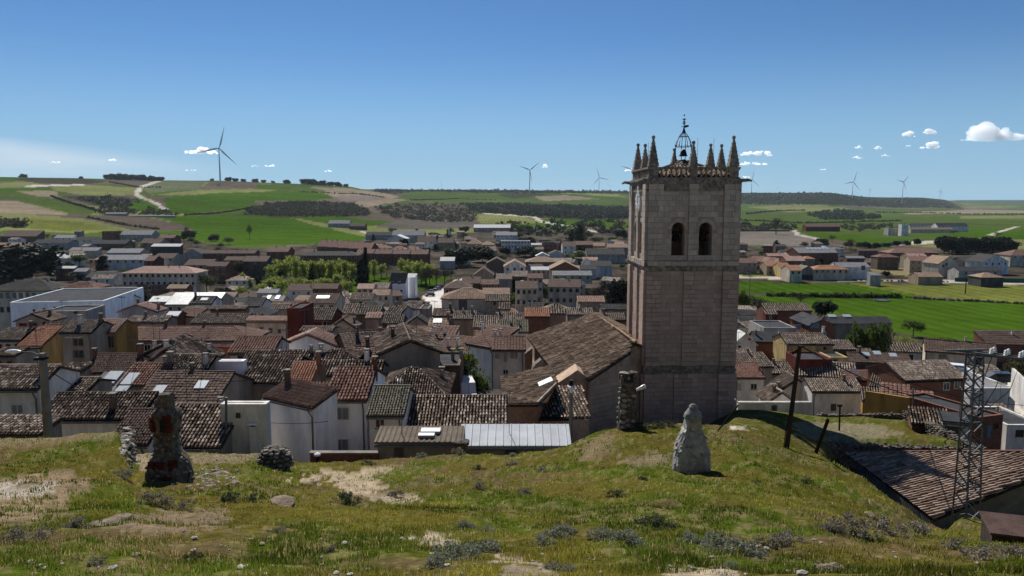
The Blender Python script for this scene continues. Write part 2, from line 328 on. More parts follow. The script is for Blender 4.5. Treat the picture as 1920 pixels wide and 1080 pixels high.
nearT = np.array([curve([(0.35, -1.62), (1.6, -1.72), (2.9, -1.95)] + [(d * K, y) for d, y in NEAR[c]] + POST[c]) for c in nearx])
farT = np.array([curve([(300, -38), (400, -38.5)] + FARC[c]) for c in farx])
def colmix(xs, T):
    out = np.empty((len(GPX), len(GD)))
    for j in range(len(GD)): out[:, j] = np.interp(GPX, xs, T[:, j])
    return out
N1, N2 = colmix(nearx, nearT), colmix(farx, farT)
wfar = np.clip((GD - 330) / 60, 0, 1)[None, :]
GZ = N1 * (1 - wfar) + N2 * wfar
for _ in range(2):   # round the corners of the control lines
    GZ[:, 1:-1] = .25 * GZ[:, :-2] + .5 * GZ[:, 1:-1] + .25 * GZ[:, 2:]
    GZ[1:-1] = .25 * GZ[:-2] + .5 * GZ[1:-1] + .25 * GZ[2:]
def vnoise(x, y, seed=0):
    xi = np.floor(x).astype(np.int64); yi = np.floor(y).astype(np.int64); fx = x - xi; fy = y - yi
    fx = fx * fx * (3 - 2 * fx); fy = fy * fy * (3 - 2 * fy)
    def h(a, b):
        n = (a * 374761393 + b * 668265263 + seed * 974711) & 0x7fffffff
        n = ((n ^ (n >> 13)) * 1274126177) & 0x7fffffff
        return ((n ^ (n >> 16)) & 0xffff) / 65535.0
    return (h(xi, yi) * (1 - fx) + h(xi + 1, yi) * fx) * (1 - fy) + (h(xi, yi + 1) * (1 - fx) + h(xi + 1, yi + 1) * fx) * fy
def fbm(x, y, o=4, seed=0):
    s = 0; a = 1; t = 0
    for i in range(o): s = s + a * vnoise(x * 2 ** i + 17.3 * i, y * 2 ** i - 9.1 * i, seed + i); t += a; a *= .5
    return s / t
PXG, DG = np.meshgrid(GPX, GD, indexing='ij')
def worldX(px, d, z):
    # solve the photo row of a point at forward distance d and height z, then its X in column px
    t = z / d; yc = (t * CP + SP) / (CP - t * SP); return (px - 960) / F * d / (CP + yc * SP)
XG = worldX(PXG, DG, GZ)
amp = np.where(DG < 34, .21 * np.clip(DG / 8, .15, 1), .10) * np.where(DG > 60, 0.0, 1)
GZ = GZ + amp * (fbm(XG * .9, DG * .9, 4, 3) - .5) * 2 * .9 + np.clip((DG - 700) / 900, 0, 1) * 5 * (fbm(XG / 260, DG / 260, 4, 8) - .5) * np.clip((4000 - DG) / 3000, .25, 1)
XG = worldX(PXG, DG, GZ)
def rowof(d, z): t = z / d; return 540 - F * (t * CP + SP) / (CP - t * SP)
PYG = rowof(DG, GZ)
def ground_pd(px, d):
    """height at photo column px, forward distance d"""
    i = np.interp(px, GPX, np.arange(len(GPX))); j = np.interp(np.log(np.maximum(d, .36)), LGD, np.arange(len(GD)))
    i0 = np.clip(np.floor(i).astype(int), 0, len(GPX) - 2); j0 = np.clip(np.floor(j).astype(int), 0, len(GD) - 2); a = i - i0; b = j - j0
    return (GZ[i0, j0] * (1 - a) + GZ[i0 + 1, j0] * a) * (1 - b) + (GZ[i0, j0 + 1] * (1 - a) + GZ[i0 + 1, j0 + 1] * a) * b
def ground(X, Y):
    X = np.asarray(X, float); Y = np.asarray(Y, float); z = -.25 * Y
    for _ in range(4):
        dep = Y * CP - z * SP; z = ground_pd(960 + F * X / dep, Y)
    return z
def gp(X, Y): return Vector((X, Y, float(ground(X, Y))))
def ray_ground(px, py, dmin=2.0, dmax=9000):
    """first point of the land seen through a photo pixel"""
    ds = np.exp(np.linspace(math.log(dmin), math.log(dmax), 900)); g = ground_pd(np.full_like(ds, px), ds); yc = (540 - py) / F
    z = (-SP + yc * CP) * ds / (CP + yc * SP); k = np.nonzero(z <= g)[0]
    d = ds[k[0]] if len(k) else dmax
    v = P(px, py, float(d)); v.z = float(ground_pd(px, d)); return v

def inpoly(x, y, poly):
    r = np.zeros(np.shape(x), bool); n = len(poly)
    for i in range(n):
        x0, y0 = poly[i]; x1, y1 = poly[(i + 1) % n]
        if y0 == y1: continue
        c = ((y0 > y) != (y1 > y)) & (x < (x1 - x0) * (y - y0) / (y1 - y0) + x0); r ^= c
    return r
# colours of the land (albedo)
CVG, CG, CPG, CYG = (.044, .088, .008), (.062, .092, .022), (.15, .16, .062), (.115, .128, .03)
CBR, CTAN, CSCR, CROAD, CDIRT = (.10, .08, .064), (.22, .18, .13), (.04, .04, .025), (.40, .365, .31), (.09, .077, .061)
cell = 260.0
cx = XG / cell + 1.2 * (fbm(XG / 300, DG / 300, 3, 21) - .5); cy = DG / (cell * 1.5) + 1.2 * (fbm(XG / 300, DG / 300, 3, 31) - .5)
hid = ((np.floor(cx + 4000).astype(np.int64) * 73856093) ^ (np.floor(cy + 4000).astype(np.int64) * 19349663)) % 11
pal = np.array([CG, CG, CVG, CPG, CBR, CG, CVG, CPG, CVG, (.12, .098, .078), CG])
LC = pal[hid]
dirt = (fbm(XG / 9, DG / 9, 4, 5) * 1.3)[..., None] * np.array(CDIRT)
LC = np.where((DG < 620)[..., None], dirt, LC)
tw = inpoly(PXG, PYG, [(-800, 432), (330, 448), (480, 470), (620, 455), (800, 440), (1170, 425), (1300, 440), (1380, 462), (1560, 462), (1700, 470), (2700, 480), (2700, 1000), (-800, 1000)])
LC = np.where(((DG >= 620) & (DG < 1050) & tw)[..., None], dirt, LC)
fieldid = np.zeros(PXG.shape, int)
FIELDS = [  # name, colour, dmin, dmax, photo outline
 ('field', CVG, 130, 400, [(1378, 553), (1540, 556), (1690, 558), (1960, 571), (1960, 660), (1850, 650), (1640, 618), (1560, 592), (1480, 578), (1378, 572)]),
 ('field', CVG, 180, 500, [(1378, 528), (1580, 531), (1750, 554), (1700, 556), (1540, 554), (1378, 551)]),
 ('field', CYG, 180, 500, [(1584, 531), (1960, 536), (1960, 570), (1740, 556)]),
 ('road', CROAD, 200, 600, [(1378, 521), (1500, 525), (1640, 527), (1960, 534), (1960, 528), (1640, 523), (1555, 518), (1556, 522), (1378, 517)]),
 ('field', CYG, 200, 600, [(1378, 507), (1470, 516), (1480, 520), (1378, 517)]),
 ('field', (.20, .17, .085), 200, 800, [(1630, 496), (1760, 508), (1800, 515), (1800, 521), (1690, 517), (1630, 508)]),
 ('field', CVG, 300, 1500, [(1495, 433), (1640, 444), (1770, 452), (1740, 457), (1620, 456), (1540, 447)]),
 ('field', (.15, .13, .115), 300, 1600, [(1378, 433), (1485, 433), (1545, 449), (1540, 462), (1378, 460)]),
 ('road', CROAD, 300, 2500, [(1486, 432), (1494, 431), (1500, 440), (1545, 449), (1538, 450), (1490, 441)]),
 ('field', CPG, 300, 1500, [(1690, 460), (1830, 446), (1960, 450), (1960, 470), (1800, 468)]),
 ('road', CROAD, 300, 1500, [(1690, 453), (1800, 450), (1875, 446), (1800, 455), (1690, 459)]),
 ('road', CROAD, 700, 2500, [(1850, 440), (1905, 424), (1915, 424), (1872, 437), (1862, 442)]),
 ('field', CVG, 500, 2500, [(1895, 432), (1960, 424), (1960, 448), (1890, 447)]),
 ('field', CG, 900, 4000, [(1378, 395), (1500, 385), (1700, 393), (1960, 398), (1960, 425), (1640, 425), (1378, 420)]),
 ('field', CPG, 900, 4000, [(1400, 388), (1520, 382), (1600, 392), (1480, 398)]),
 ('field', CPG, 900, 4000, [(1800, 405), (1960, 404), (1960, 410), (1800, 410)]),
 ('field', CTAN, 900, 6000, [(1690, 398), (1830, 393), (1960, 396), (1960, 399), (1700, 402)]),
 ('scrub', CSCR, 3600, 6000, [(1370, 350), (1560, 355), (1620, 366), (1730, 366), (1770, 374), (1810, 393), (1760, 388), (1690, 390), (1640, 388), (1570, 384), (1370, 382)]),
 ('scrub', (.05, .065, .05), 6500, 11800, [(1790, 370), (1960, 370), (1960, 384), (1850, 381), (1790, 379)]),
 ('field', CVG, 450, 1800, [(320, 408), (420, 404), (500, 402), (560, 414), (610, 428), (700, 447), (640, 455), (600, 458), (450, 458), (350, 450), (372, 430), (350, 419)]),
 ('field', CBR, 450, 1800, [(60, 402), (160, 402), (270, 405), (345, 422), (362, 432), (300, 434), (240, 429), (170, 412)]),
 ('field', CYG, 450, 1800, [(40, 409), (120, 413), (230, 431), (120, 434), (55, 428)]),
 ('field', CTAN, 700, 2500, [(-60, 372), (30, 377), (130, 403), (60, 402), (-60, 398)]),
 ('field', CG, 700, 2500, [(-60, 353), (90, 364), (185, 394), (170, 402), (135, 402), (35, 376), (-60, 371)]),
 ('field', CTAN, 900, 2600, [(30, 358), (105, 357), (112, 372), (60, 366)]),
 ('field', CPG, 900, 2600, [(-60, 345), (60, 340), (80, 346), (40, 352), (-60, 354)]),
 ('field', CPG, 900, 2600, [(95, 350), (160, 346), (255, 352), (255, 365), (170, 368), (105, 358)]),
 ('scrub', CSCR, 1200, 2600, [(20, 334), (150, 334), (200, 341), (150, 347), (60, 342)]),
 ('scrub', (.09, .075, .06), 1200, 2600, [(195, 334), (305, 336), (260, 350), (215, 348)]),
 ('field', (.10, .115, .065), 1000, 2600, [(310, 337), (390, 338), (370, 355), (280, 362), (262, 352)]),
 ('field', CBR, 1000, 2600, [(395, 340), (485, 340), (482, 353), (370, 355)]),
 ('field', CPG, 900, 2600, [(370, 356), (482, 354), (520, 356), (470, 364), (280, 366)]),
 ('field', CVG, 800, 2600, [(305, 372), (400, 362), (620, 357), (640, 370), (580, 377), (480, 376), (470, 388), (345, 402), (318, 398)]),
 ('field', CVG, 800, 2600, [(190, 378), (265, 370), (300, 388), (310, 396), (240, 396), (200, 386)]),
 ('scrub', CSCR, 800, 2600, [(118, 368), (185, 366), (260, 372), (240, 388), (190, 388), (150, 378)]),
 ('road', CROAD, 800, 2700, [(303, 336), (312, 337), (266, 352), (262, 366), (300, 382), (318, 396), (306, 397), (294, 384), (252, 367), (256, 350)]),
 ('road', CROAD, 900, 2600, [(44, 352), (52, 347), (100, 346), (160, 345), (160, 348), (100, 349), (52, 352)]),
 ('field', CTAN, 900, 2700, [(560, 350), (640, 352), (720, 362), (770, 374), (690, 388), (660, 384), (680, 372), (620, 366)]),
 ('field', CG, 900, 2700, [(480, 345), (560, 348), (620, 360), (520, 358)]),
 ('field', (.17, .14, .125), 900, 2700, [(620, 368), (690, 366), (730, 371), (690, 378), (640, 376)]),
 ('scrub', CSCR, 700, 2600, [(455, 402), (500, 380), (560, 377), (660, 380), (692, 395), (694, 404), (640, 407), (520, 407)]),
 ('scrub', (.085, .07, .055), 700, 2800, [(700, 392), (770, 380), (860, 382), (892, 402), (890, 418), (800, 417), (740, 408)]),
 ('scrub', CSCR, 700, 2800, [(860, 380), (960, 379), (1040, 383), (1185, 386), (1185, 412), (1100, 413), (1000, 408), (930, 403), (890, 400)]),
 ('field', CPG, 600, 2500, [(890, 401), (960, 402), (1022, 417), (960, 421), (900, 419)]),
 ('road', CROAD, 600, 2600, [(905, 399), (1000, 404), (1022, 415), (1075, 424), (1122, 434), (1122, 437), (1070, 427), (1014, 417), (996, 407), (905, 401)]),
 ('field', CVG, 600, 2500, [(1020, 425), (1075, 424), (1072, 432), (1030, 432)]),
 ('field', (.10, .09, .078), 500, 2500, [(700, 417), (780, 412), (890, 416), (892, 428), (780, 430), (708, 427)]),
 ('road', CROAD, 500, 2500, [(672, 434), (680, 433), (725, 445), (722, 448)]),
 ('field', CVG, 600, 2500, [(540, 407), (615, 405), (690, 412), (740, 415), (700, 424), (620, 420)]),
 ('field', CG, 1500, 4500, [(770, 360), (900, 366), (960, 372), (880, 379), (790, 378), (740, 372)]),
 ('field', CG, 1800, 4500, [(960, 372), (1060, 376), (1180, 370), (1180, 384), (960, 380)]),
 ('field', CTAN, 1800, 4500, [(1000, 368), (1060, 366), (1130, 373), (1020, 377)]),
 ('scrub', CSCR, 2700, 4500, [(690, 350), (1185, 353), (1185, 364), (1060, 362), (900, 362), (800, 358), (740, 364), (700, 357)]),
 ('scrub', CSCR, 2400, 4500, [(930, 364), (1000, 362), (1030, 366), (960, 372)]),
 ('street', (.60, .57, .53), 150, 420, [(792, 556), (828, 541), (850, 526), (868, 522), (846, 545), (829, 556), (832, 580), (829, 600), (808, 620), (801, 605), (812, 584)]),
 ('street', (.52, .49, .45), 200, 420, [(480, 538), (590, 528), (640, 530), (640, 535), (560, 536), (480, 545)]),
 ('street', (.50, .47, .43), 200, 420, [(300, 560), (440, 540), (470, 538), (440, 545), (330, 566)]),
 ('street', (.55, .52, .48), 200, 420, [(628, 552), (670, 552), (680, 556), (628, 556)]),
 ('lawn', CVG, 180, 420, [(500, 530), (720, 515), (850, 520), (790, 545), (640, 552), (520, 556)]),
 ('street', (.50, .46, .40), 60, 150, [(1860, 720), (1920, 700), (1980, 760), (1980, 800), (1890, 770)]),
]
for i, (nm, c, d0, d1, poly) in enumerate(FIELDS):
    m = inpoly(PXG, PYG, poly) & (DG > d0) & (DG < d1)
    LC = np.where(m[..., None], np.array(c), LC); fieldid = np.where(m, i + 1, fieldid)
# foreground hillside: turf, bare earth, sand
hill = (DG < 38) | ((DG < 72) & (PXG > 1300) & inpoly(PXG, PYG, [(1360, 770), (1840, 775), (1840, 850), (1560, 860), (1360, 860)]))
n1 = fbm(XG * .55, DG * .55, 5, 41); n2 = fbm(XG * 2.6, DG * 2.6, 4, 43); n3 = fbm(XG * .22, DG * .22, 3, 47)
n4 = fbm(XG * 7, DG * 7, 3, 49); n5 = fbm(XG * .35 + 9, DG * .35, 4, 53)
turf = np.array((.058, .080, .010)); olive = np.array((.088, .075, .018)); earth = np.array((.105, .072, .044)); straw = np.array((.17, .135, .07))
g = np.clip((n1 - .38) / .25, 0, 1)[..., None]; HC = olive * (1 - g) + turf * g
dryness = np.clip((n3 * .5 + n2 * .5 - .50) / .10, 0, 1)[..., None] * .7; HC = HC * (1 - dryness) + earth * dryness
st = np.clip((n4 * .6 + n1 * .4 - .56) / .06, 0, 1)[..., None] * .5; HC = HC * (1 - st) + straw * st
HC = HC * (.62 + .56 * n4[..., None] + .35 * (n5[..., None] - .4))
bare = np.zeros(PXG.shape)
for poly, c, s in [([(-300, 905), (60, 893), (130, 885), (170, 900), (150, 925), (120, 960), (40, 985), (-300, 1000)], (.22, .155, .11), .9),
                   ([(-300, 912), (40, 905), (110, 905), (100, 925), (30, 935), (-300, 940)], (.33, .30, .26), .9),
                   ([(200, 978), (310, 955), (400, 948), (440, 958), (420, 985), (330, 1005), (230, 1000)], (.17, .13, .092), .9),
                   ([(595, 878), (650, 885), (740, 872), (730, 885), (700, 895), (725, 912), (700, 938), (640, 920), (620, 895)], (.33, .265, .19), .95),
                   ([(540, 905), (570, 890), (600, 892), (590, 905)], (.40, .32, .24), 1),
                   ([(700, 925), (780, 930), (790, 938), (720, 945)], (.33, .27, .21), 1),
                   ([(770, 1008), (850, 1003), (860, 1018), (780, 1022)], (.34, .28, .22), 1),
                   ([(935, 1055), (1010, 1052), (1050, 1080), (930, 1100)], (.25, .20, .155), 1),
                   ([(1240, 1060), (1330, 1062), (1420, 1085), (1240, 1110)], (.30, .245, .18), 1),
                   ([(1160, 855), (1250, 848), (1260, 870), (1180, 875)], (.17, .13, .09), .8),
                   ([(1080, 835), (1150, 800), (1165, 820), (1130, 860), (1090, 868)], (.17, .125, .085), .7),
                   ([(-200, 822), (210, 800), (225, 815), (100, 835), (-200, 845)], (.21, .165, .12), .6),
                   ([(250, 850), (330, 846), (330, 872), (262, 885)], (.25, .20, .15), .9),
                   ([(360, 850), (480, 848), (500, 862), (420, 870), (360, 868)], (.22, .18, .135), .6),
                   ([(1370, 800), (1395, 798), (1395, 806), (1370, 806)], (.5, .44, .36), 1),
                   ([(1480, 790), (1640, 795), (1700, 815), (1580, 832), (1500, 820)], (.22, .19, .14), .7)]:
    xj = PXG + 60 * (n2 - .5) + 30 * (n4 - .5); yj = PYG + (26 * (n2 - .5) + 22 * (n4 - .5)) * np.clip(8 / DG, .25, 1.3)
    m = inpoly(xj, yj, poly) & (DG < 75); s = s * np.clip(.15 + n4 * .9 + n2 * .35, 0, .92)
    HC = np.where(m[..., None], HC * (1 - s[..., None]) + np.array(c) * (.75 + .5 * n2[..., None]) * s[..., None], HC); bare = np.where(m, s, bare)
LC = np.where(hill[..., None], HC, LC)
far = np.clip((DG - 120) / 200, 0, 1)[..., None]
LC = LC * (1 + far * (RNG.random(LC.shape[:2]) - .5)[..., None] * .16); LC = LC * (1 + far * (.36 * (fbm(XG / 45, DG / 45, 5, 61) - .5 + 1.0 * (fbm(XG / 70, DG / 9, 3, 67) - .5)) + .5 * (fbm(XG / 400, DG / 200, 4, 63) - .5))[..., None])
VV = np.stack([XG, DG, GZ], -1).reshape(-1, 3); VC = np.concatenate([LC.reshape(-1, 3), np.ones((LC.size // 3, 1))], 1).astype(np.float32)
ni, nj = PXG.shape
idx = np.arange(ni * nj).reshape(ni, nj)
QQ = np.stack([idx[:-1, :-1], idx[1:, :-1], idx[1:, 1:], idx[:-1, 1:]], -1).reshape(-1, 4)
qid = fieldid[:-1, :-1].reshape(-1); qhill = hill[:-1, :-1].reshape(-1)
LAND = material('land', [(0, (.80, .80, .80)), (.5, (1, 1, 1)), (1, (1.14, 1.12, 1.1))], scale=.35, detail=9, rough=.97, attr='col', spec=0, bump=.6, bscale=1.2, fine=.12)
HILLM = material('hill_soil', [(0, (.6, .6, .6)), (.5, (1, 1, 1)), (1, (1.3, 1.27, 1.2))], scale=6, detail=9, rough=.97, attr='col', spec=0, bump=.8, bscale=14, fine=.25)
FIELDM = material('crop_field', [(0, (.78, .78, .76)), (.5, (1, 1, 1)), (1, (1.16, 1.12, 1.05))], scale=.06, detail=9, rough=.97, attr='col', spec=0, bump=.5, bscale=1.2, fine=.14, rows=.045)
def landpiece(name, sel, mat):
    q = QQ[sel]; u, inv = np.unique(q.ravel(), return_inverse=True)
    me = npmesh(name, VV[u], inv.reshape(-1, 4), mat, smooth=True)
    a = me.color_attributes.new('col', 'FLOAT_COLOR', 'POINT'); a.data.foreach_set('color', VC[u].ravel())
    return tag(inst(name, me), kind='structure')
NAMEK = {'field': 'field', 'road': 'road', 'scrub': 'heath', 'street': 'street', 'lawn': 'lawn'}
landpiece('terrain', (qid == 0) & ~qhill, LAND); landpiece('hillside', qhill, HILLM)
for i, f in enumerate(FIELDS):
    s = (qid == i + 1) & ~qhill
    if s.any(): landpiece(NAMEK[f[0]], s, FIELDM if f[0] == 'field' else LAND)
# the hill goes on unseen behind the viewer, added for warm bounce light
bx, by = np.meshgrid(np.linspace(-150, 150, 61), np.linspace(0, 1, 41) ** 1.5 * -130 + 0.1, indexing='ij'); tt = np.clip(-by / 60, 0, 1)
bz = (-1.70 + 34 * (1 - (1 - tt) ** 1.6) - np.clip(np.abs(bx) - 2, 0, 200) * .16 + .8 * (fbm(bx / 7, by / 7, 4, 91) - .5) * np.clip((.1 - by) / 6, 0, 1)); bi = np.arange(bx.size).reshape(bx.shape)
me = npmesh('hillside', np.stack([bx, by, bz], -1).reshape(-1, 3), np.stack([bi[:-1, 1:], bi[1:, 1:], bi[1:, :-1], bi[:-1, :-1]], -1).reshape(-1, 4), HILLM, smooth=True)
hc_ = np.array([(.21, .17, .085, 1)]) * (.75 + .5 * fbm(bx / 3, by / 3, 4, 95)).reshape(-1, 1); a = me.color_attributes.new('col', 'FLOAT_COLOR', 'POINT'); a.data.foreach_set('color', hc_.astype(np.float32).ravel())
tag(inst('hillside', me), kind='structure')
# ---------------- roof tiles as pieces ----------------
def tile_proto(w, l, seg, rise, lift):
    """one barrel tile: an arc across x, running up y, lower end wider and lifted"""
    V = []
    for y, ww, z0 in ((0, w, lift), (l * 1.12, w * .8, 0.012)):
        for k in range(seg + 1):
            a = math.pi * k / seg; V.append((-ww / 2 * math.cos(a), y, z0 + rise * math.sin(a)))
    n = seg + 1; Q = [(k, k + 1, n + k + 1, n + k) for k in range(seg)]
    return np.array(V), np.array(Q)
def lay_tiles(O, u, v, nrm, inside, Lu, Lv, pitch_u, pitch_v, w, l, seg, rise, lift, jit=.02):
    """tile positions over a slope (O + u*a + v*b), kept where inside(a,b)"""
    nu = max(1, int(Lu / pitch_u)); nv = max(1, int(math.ceil(Lv / pitch_v)))
    a = (np.arange(nu) + .5) * Lu / nu; b = np.arange(nv) * pitch_v
    A, B = np.meshgrid(a, b); A = A.ravel(); B = B.ravel(); k = inside(A, B + pitch_v * .5); A = A[k]; B = B[k]
    A = A + RNG.normal(0, jit, len(A)); B = B + RNG.normal(0, jit * 1.5, len(A)); H = np.abs(RNG.normal(0, .008, len(A))) + .10 * fbm(A * .35 + O[0], B * .35 + O[1], 2, 5)
    rot = RNG.normal(0, .035, len(A))
    return A, B, H, rot
def tiles_joined(pos, fr, proto):
    A, B, H, rot = pos; V, Q = proto; O, u, v, n = [np.array(x) for x in fr]
    c, s = np.cos(rot)[:, None], np.sin(rot)[:, None]
    x = V[None, :, 0] * c - V[None, :, 1] * s + A[:, None]; y = V[None, :, 0] * s + V[None, :, 1] * c + B[:, None]; z = V[None, :, 2] + H[:, None]
    W3 = O + x[..., None] * u + y[..., None] * v + z[..., None] * n
    QQ_ = (Q[None] + (np.arange(len(A)) * len(V))[:, None, None]).reshape(-1, 4)
    return W3.reshape(-1, 3), QQ_
def frame_matrix(fr, a, b, h, rot):
    O, u, v, n = [Vector(x) for x in fr]; p = O + u * a + v * b + n * h
    c, s = math.cos(rot), math.sin(rot); uu = u * c + v * s; vv = v * c - u * s
    return Matrix(((uu.x, vv.x, n.x, p.x), (uu.y, vv.y, n.y, p.y), (uu.z, vv.z, n.z, p.z), (0, 0, 0, 1)))
STYLE = {'barrel': dict(pu=1.0, w=.68, rise=.36, lift=.10), 'roll': dict(pu=1.0, w=.80, rise=.28, lift=.09), 'flat': dict(pu=1.3, w=1.28, rise=.06, lift=.12)}
def cover(root, slopes, mat, style, size, singles=0, jit=.05):
    """lay tiles on slopes [(O,u,v,n,inside,Lu,Lv)] below a roof object; the largest in view as single pieces, the rest as one part"""
    st = STYLE[style]; w = size; l = size * 1.55; seg = 4 if size < .27 else (3 if size < .36 else 2)
    proto = tile_proto(w * st['w'], l, seg, w * st['rise'], w * st['lift'] + .02)
    Vs, Qs, nb, cand = [], [], 0, []
    for (O, u, v, n, ins, Lu, Lv) in slopes:
        pos = lay_tiles(O, u, v, n, ins, Lu, Lv, w * st['pu'], l, w, l, seg, 0, 0, jit=size * .05)
        if singles:
            for i in range(len(pos[0])):
                p = Vector(O) + Vector(u) * float(pos[0][i]) + Vector(v) * float(pos[1][i]); cand.append((p, (O, u, v, n), pos, i))
        else:
            a, q = tiles_joined(pos, (O, u, v, n), proto); Vs.append(a); Qs.append(q + nb); nb += len(a)
    if singles:
        wm = ROOTM(root); cand.sort(key=lambda c: (wm @ c[0]).length)
        me = npmesh('tile', proto[0], proto[1], mat)
        for p, fr, pos, i in cand[:singles]:
            o = inst('tile', me, root); o.matrix_local = frame_matrix(fr, float(pos[0][i]), float(pos[1][i]), float(pos[2][i]), float(pos[3][i]))
        for p, fr, pos, i in cand[singles:]:
            a, q = tiles_joined(tuple(x[i:i + 1] for x in pos), fr, proto); Vs.append(a); Qs.append(q + nb); nb += len(a)
    if Vs and nb:
        tag(inst('tile', npmesh('tile', np.concatenate(Vs), np.concatenate(Qs), mat), root), kind='stuff')
def ROOTM(o):
    m = Matrix.LocRotScale(o.location, o.rotation_euler, o.scale)
    return ROOTM(o.parent) @ m if o.parent else m
def quad_slope(p0, p1, p2, p3):
    """p0->p1 along the eave, p0->p3 up the slope (any planar quad)"""
    p0, p1, p2, p3 = map(Vector, (p0, p1, p2, p3)); u = (p1 - p0).normalized(); n = (p1 - p0).cross(p3 - p0).normalized()
    if n.z < 0: n = -n
    v = n.cross(u)
    if v.z < 0 and (p3 - p0).dot(v) < 0: v = -v
    pts = [((p - p0).dot(u), (p - p0).dot(v)) for p in (p0, p1, p2, p3)]
    a0 = min(a for a, b in pts); a1 = max(a for a, b in pts); b1 = max(b for a, b in pts); O = p0 + u * a0
    pl = [(a - a0, b) for a, b in pts]
    return (tuple(O), tuple(u), tuple(v), tuple(n), (lambda A, B: inpoly(A, B, pl)), a1 - a0, b1)
def slab(pts, th):
    mb = MB(); pts = [Vector(p) for p in pts]; n = (pts[1] - pts[0]).cross(pts[2] - pts[0]).normalized()
    if n.z < 0: n = -n
    k = len(pts); mb.add(pts + [p - n * th for p in pts], [tuple(range(k)), tuple(range(2 * k - 1, k - 1, -1))] + [(i, (i + 1) % k, k + (i + 1) % k, k + i) for i in range(k)]); return mb

# ---------------- the bell tower ----------------
ASHT = [(0, (.30, .20, .15)), (.22, (.49, .35, .275)), (.6, (.56, .41, .325)), (.9, (.63, .48, .385)), (1, (.70, .58, .48))]
ASHG = [(0, (.28, .22, .17)), (.22, (.50, .41, .33)), (.6, (.58, .48, .39)), (.9, (.65, .55, .455)), (1, (.72, .63, .53))]
ASH_LO = material('ashlar_warm', ASHT, scale=2.2, detail=7, rough=.93, island=.34, stain=.35, stainscale=.25, bump=.3, bscale=7, fine=.1, zstretch=.5)
ASH_UP = material('ashlar_grey', ASHG, scale=2.2, detail=7, rough=.93, island=.42, stain=.4, stainscale=.3, bump=.3, bscale=7, fine=.1, zstretch=.5)
MORTAR = material('mortar_joint', sp((.36, .275, .215), .3), scale=3, rough=.97)
DARKST = material('weathered_cornice', [(0, (.10, .085, .07)), (.45, (.27, .225, .18)), (1, (.45, .39, .32))], scale=3, detail=8, rough=.95, stain=.4, bump=.35, bscale=8)
TD = 65.0; c0 = P(1292.5, 590, TD); TX = c0.x; HW = 3.93
tower = thing('bell_tower', 'tall square stone church bell tower with two arched openings and a crown of pinnacles', 'bell tower', (TX, TD + HW, 0), R(1.2))
def tz(py): return zray(py, TD)
Z0, Z1, Z1b, Z2, Z2b, Z3, Z4, Z5 = -22.0, tz(700), tz(685), tz(503), tz(489), tz(345), tz(335), tz(310)
def FM(k, half):  # face k (0 front, 1 left, 2 back, 3 right): matrix from (u, out, z) to tower space
    a = [0, -math.pi / 2, math.pi, math.pi / 2][k]
    return Matrix.Rotation(a, 4, 'Z') @ Matrix.Translation((0, -half, 0))   # local -y is outward
UNIT = MB().box(-.5, .5, -.5, .5, -.5, .5).mesh('stone_block', ASH_LO); UNIT_UP = UNIT.copy(); UNIT_UP.materials[0] = ASH_UP
def wall_part(name, half, z0, z1, arches, th, k, mat):
    mb = MB(); M_ = FM(k, half); us = [-half]
    for uc, hw, zs, zp in arches: us += [uc - hw, uc + hw]
    us.append(half)
    for i in range(0, len(us), 2): mb.box(us[i], us[i + 1], 0, th, z0, z1, 0, M_)
    for uc, hw, zs, zp in arches:
        mb.box(uc - hw, uc + hw, 0, th, z0, zs, 0, M_)
        n = 10; arc = [(uc - hw * math.cos(math.pi * i / n), zp + hw * math.sin(math.pi * i / n)) for i in range(n + 1)]
        for i in range(n):
            (a, b), (c, d) = arc[i], arc[i + 1]
            vs = [M_ @ Vector(q) for q in ((a, 0, b), (c, 0, d), (c, 0, z1), (a, 0, z1), (a, th, b), (c, th, d), (c, th, z1), (a, th, z1))]
            mb.add(vs, [(0, 1, 2, 3), (7, 6, 5, 4), (0, 4, 5, 1)])
    return mb.build(name, mat, tower)
ARF = [((1269 - 1296) / F * TD, .57, tz(482), tz(417) - .57), ((1320.5 - 1296) / F * TD, .57, tz(482), tz(417) - .57)]
blocks = []   # (matrix, size_u, size_out, size_z, stage, face)
def ashlar(k, half, z0, z1, panels, rowh, lmean, stage, arches=()):
    M_ = FM(k, half); nr = max(1, round((z1 - z0) / rowh)); rh = (z1 - z0) / nr; G = .022
    for (u0, u1, proud) in panels:
        for r in range(nr):
            za, zb = z0 + r * rh, z0 + (r + 1) * rh; x = u0
            while x < u1 - 1e-3:
                L_ = lmean * random.uniform(.55, 1.5); x2 = min(u1, x + L_)
                if u1 - x2 < .3: x2 = u1
                a, b = x, x2; ok = True; x = x2
                for uc, hw, zs, zp in arches:
                    zm = (za + zb) / 2
                    if zb < zs + .02 or za > zp + hw + .36: continue
                    e = hw + (.0 if zb <= zp + .05 else .34) if zm > zs else 0
                    if zm > zp: e = math.sqrt(max(0, (hw + .34) ** 2 - (zm - zp - .1) ** 2))
                    if e <= 0: continue
                    if a >= uc - e and b <= uc + e: ok = False; break
                    if a < uc - e < b <= uc + e: b = uc - e
                    elif uc - e <= a < uc + e < b: a = uc + e
                    elif a < uc - e and b > uc + e:
                        blocks.append((M_, a, uc - e, za, zb, proud, stage, k)); a = uc + e
                if ok and b - a > .06: blocks.append((M_, a, b, za, zb, proud + random.uniform(-.008, .008), stage, k))
            _ = G
    return
def panels_for(half, cpw, mid):
    return [(-half, -half + cpw, .24), (-half + cpw, mid[0], .03), (mid[0], mid[1], .17), (mid[1], half - cpw, .03), (half - cpw, half, .24)]
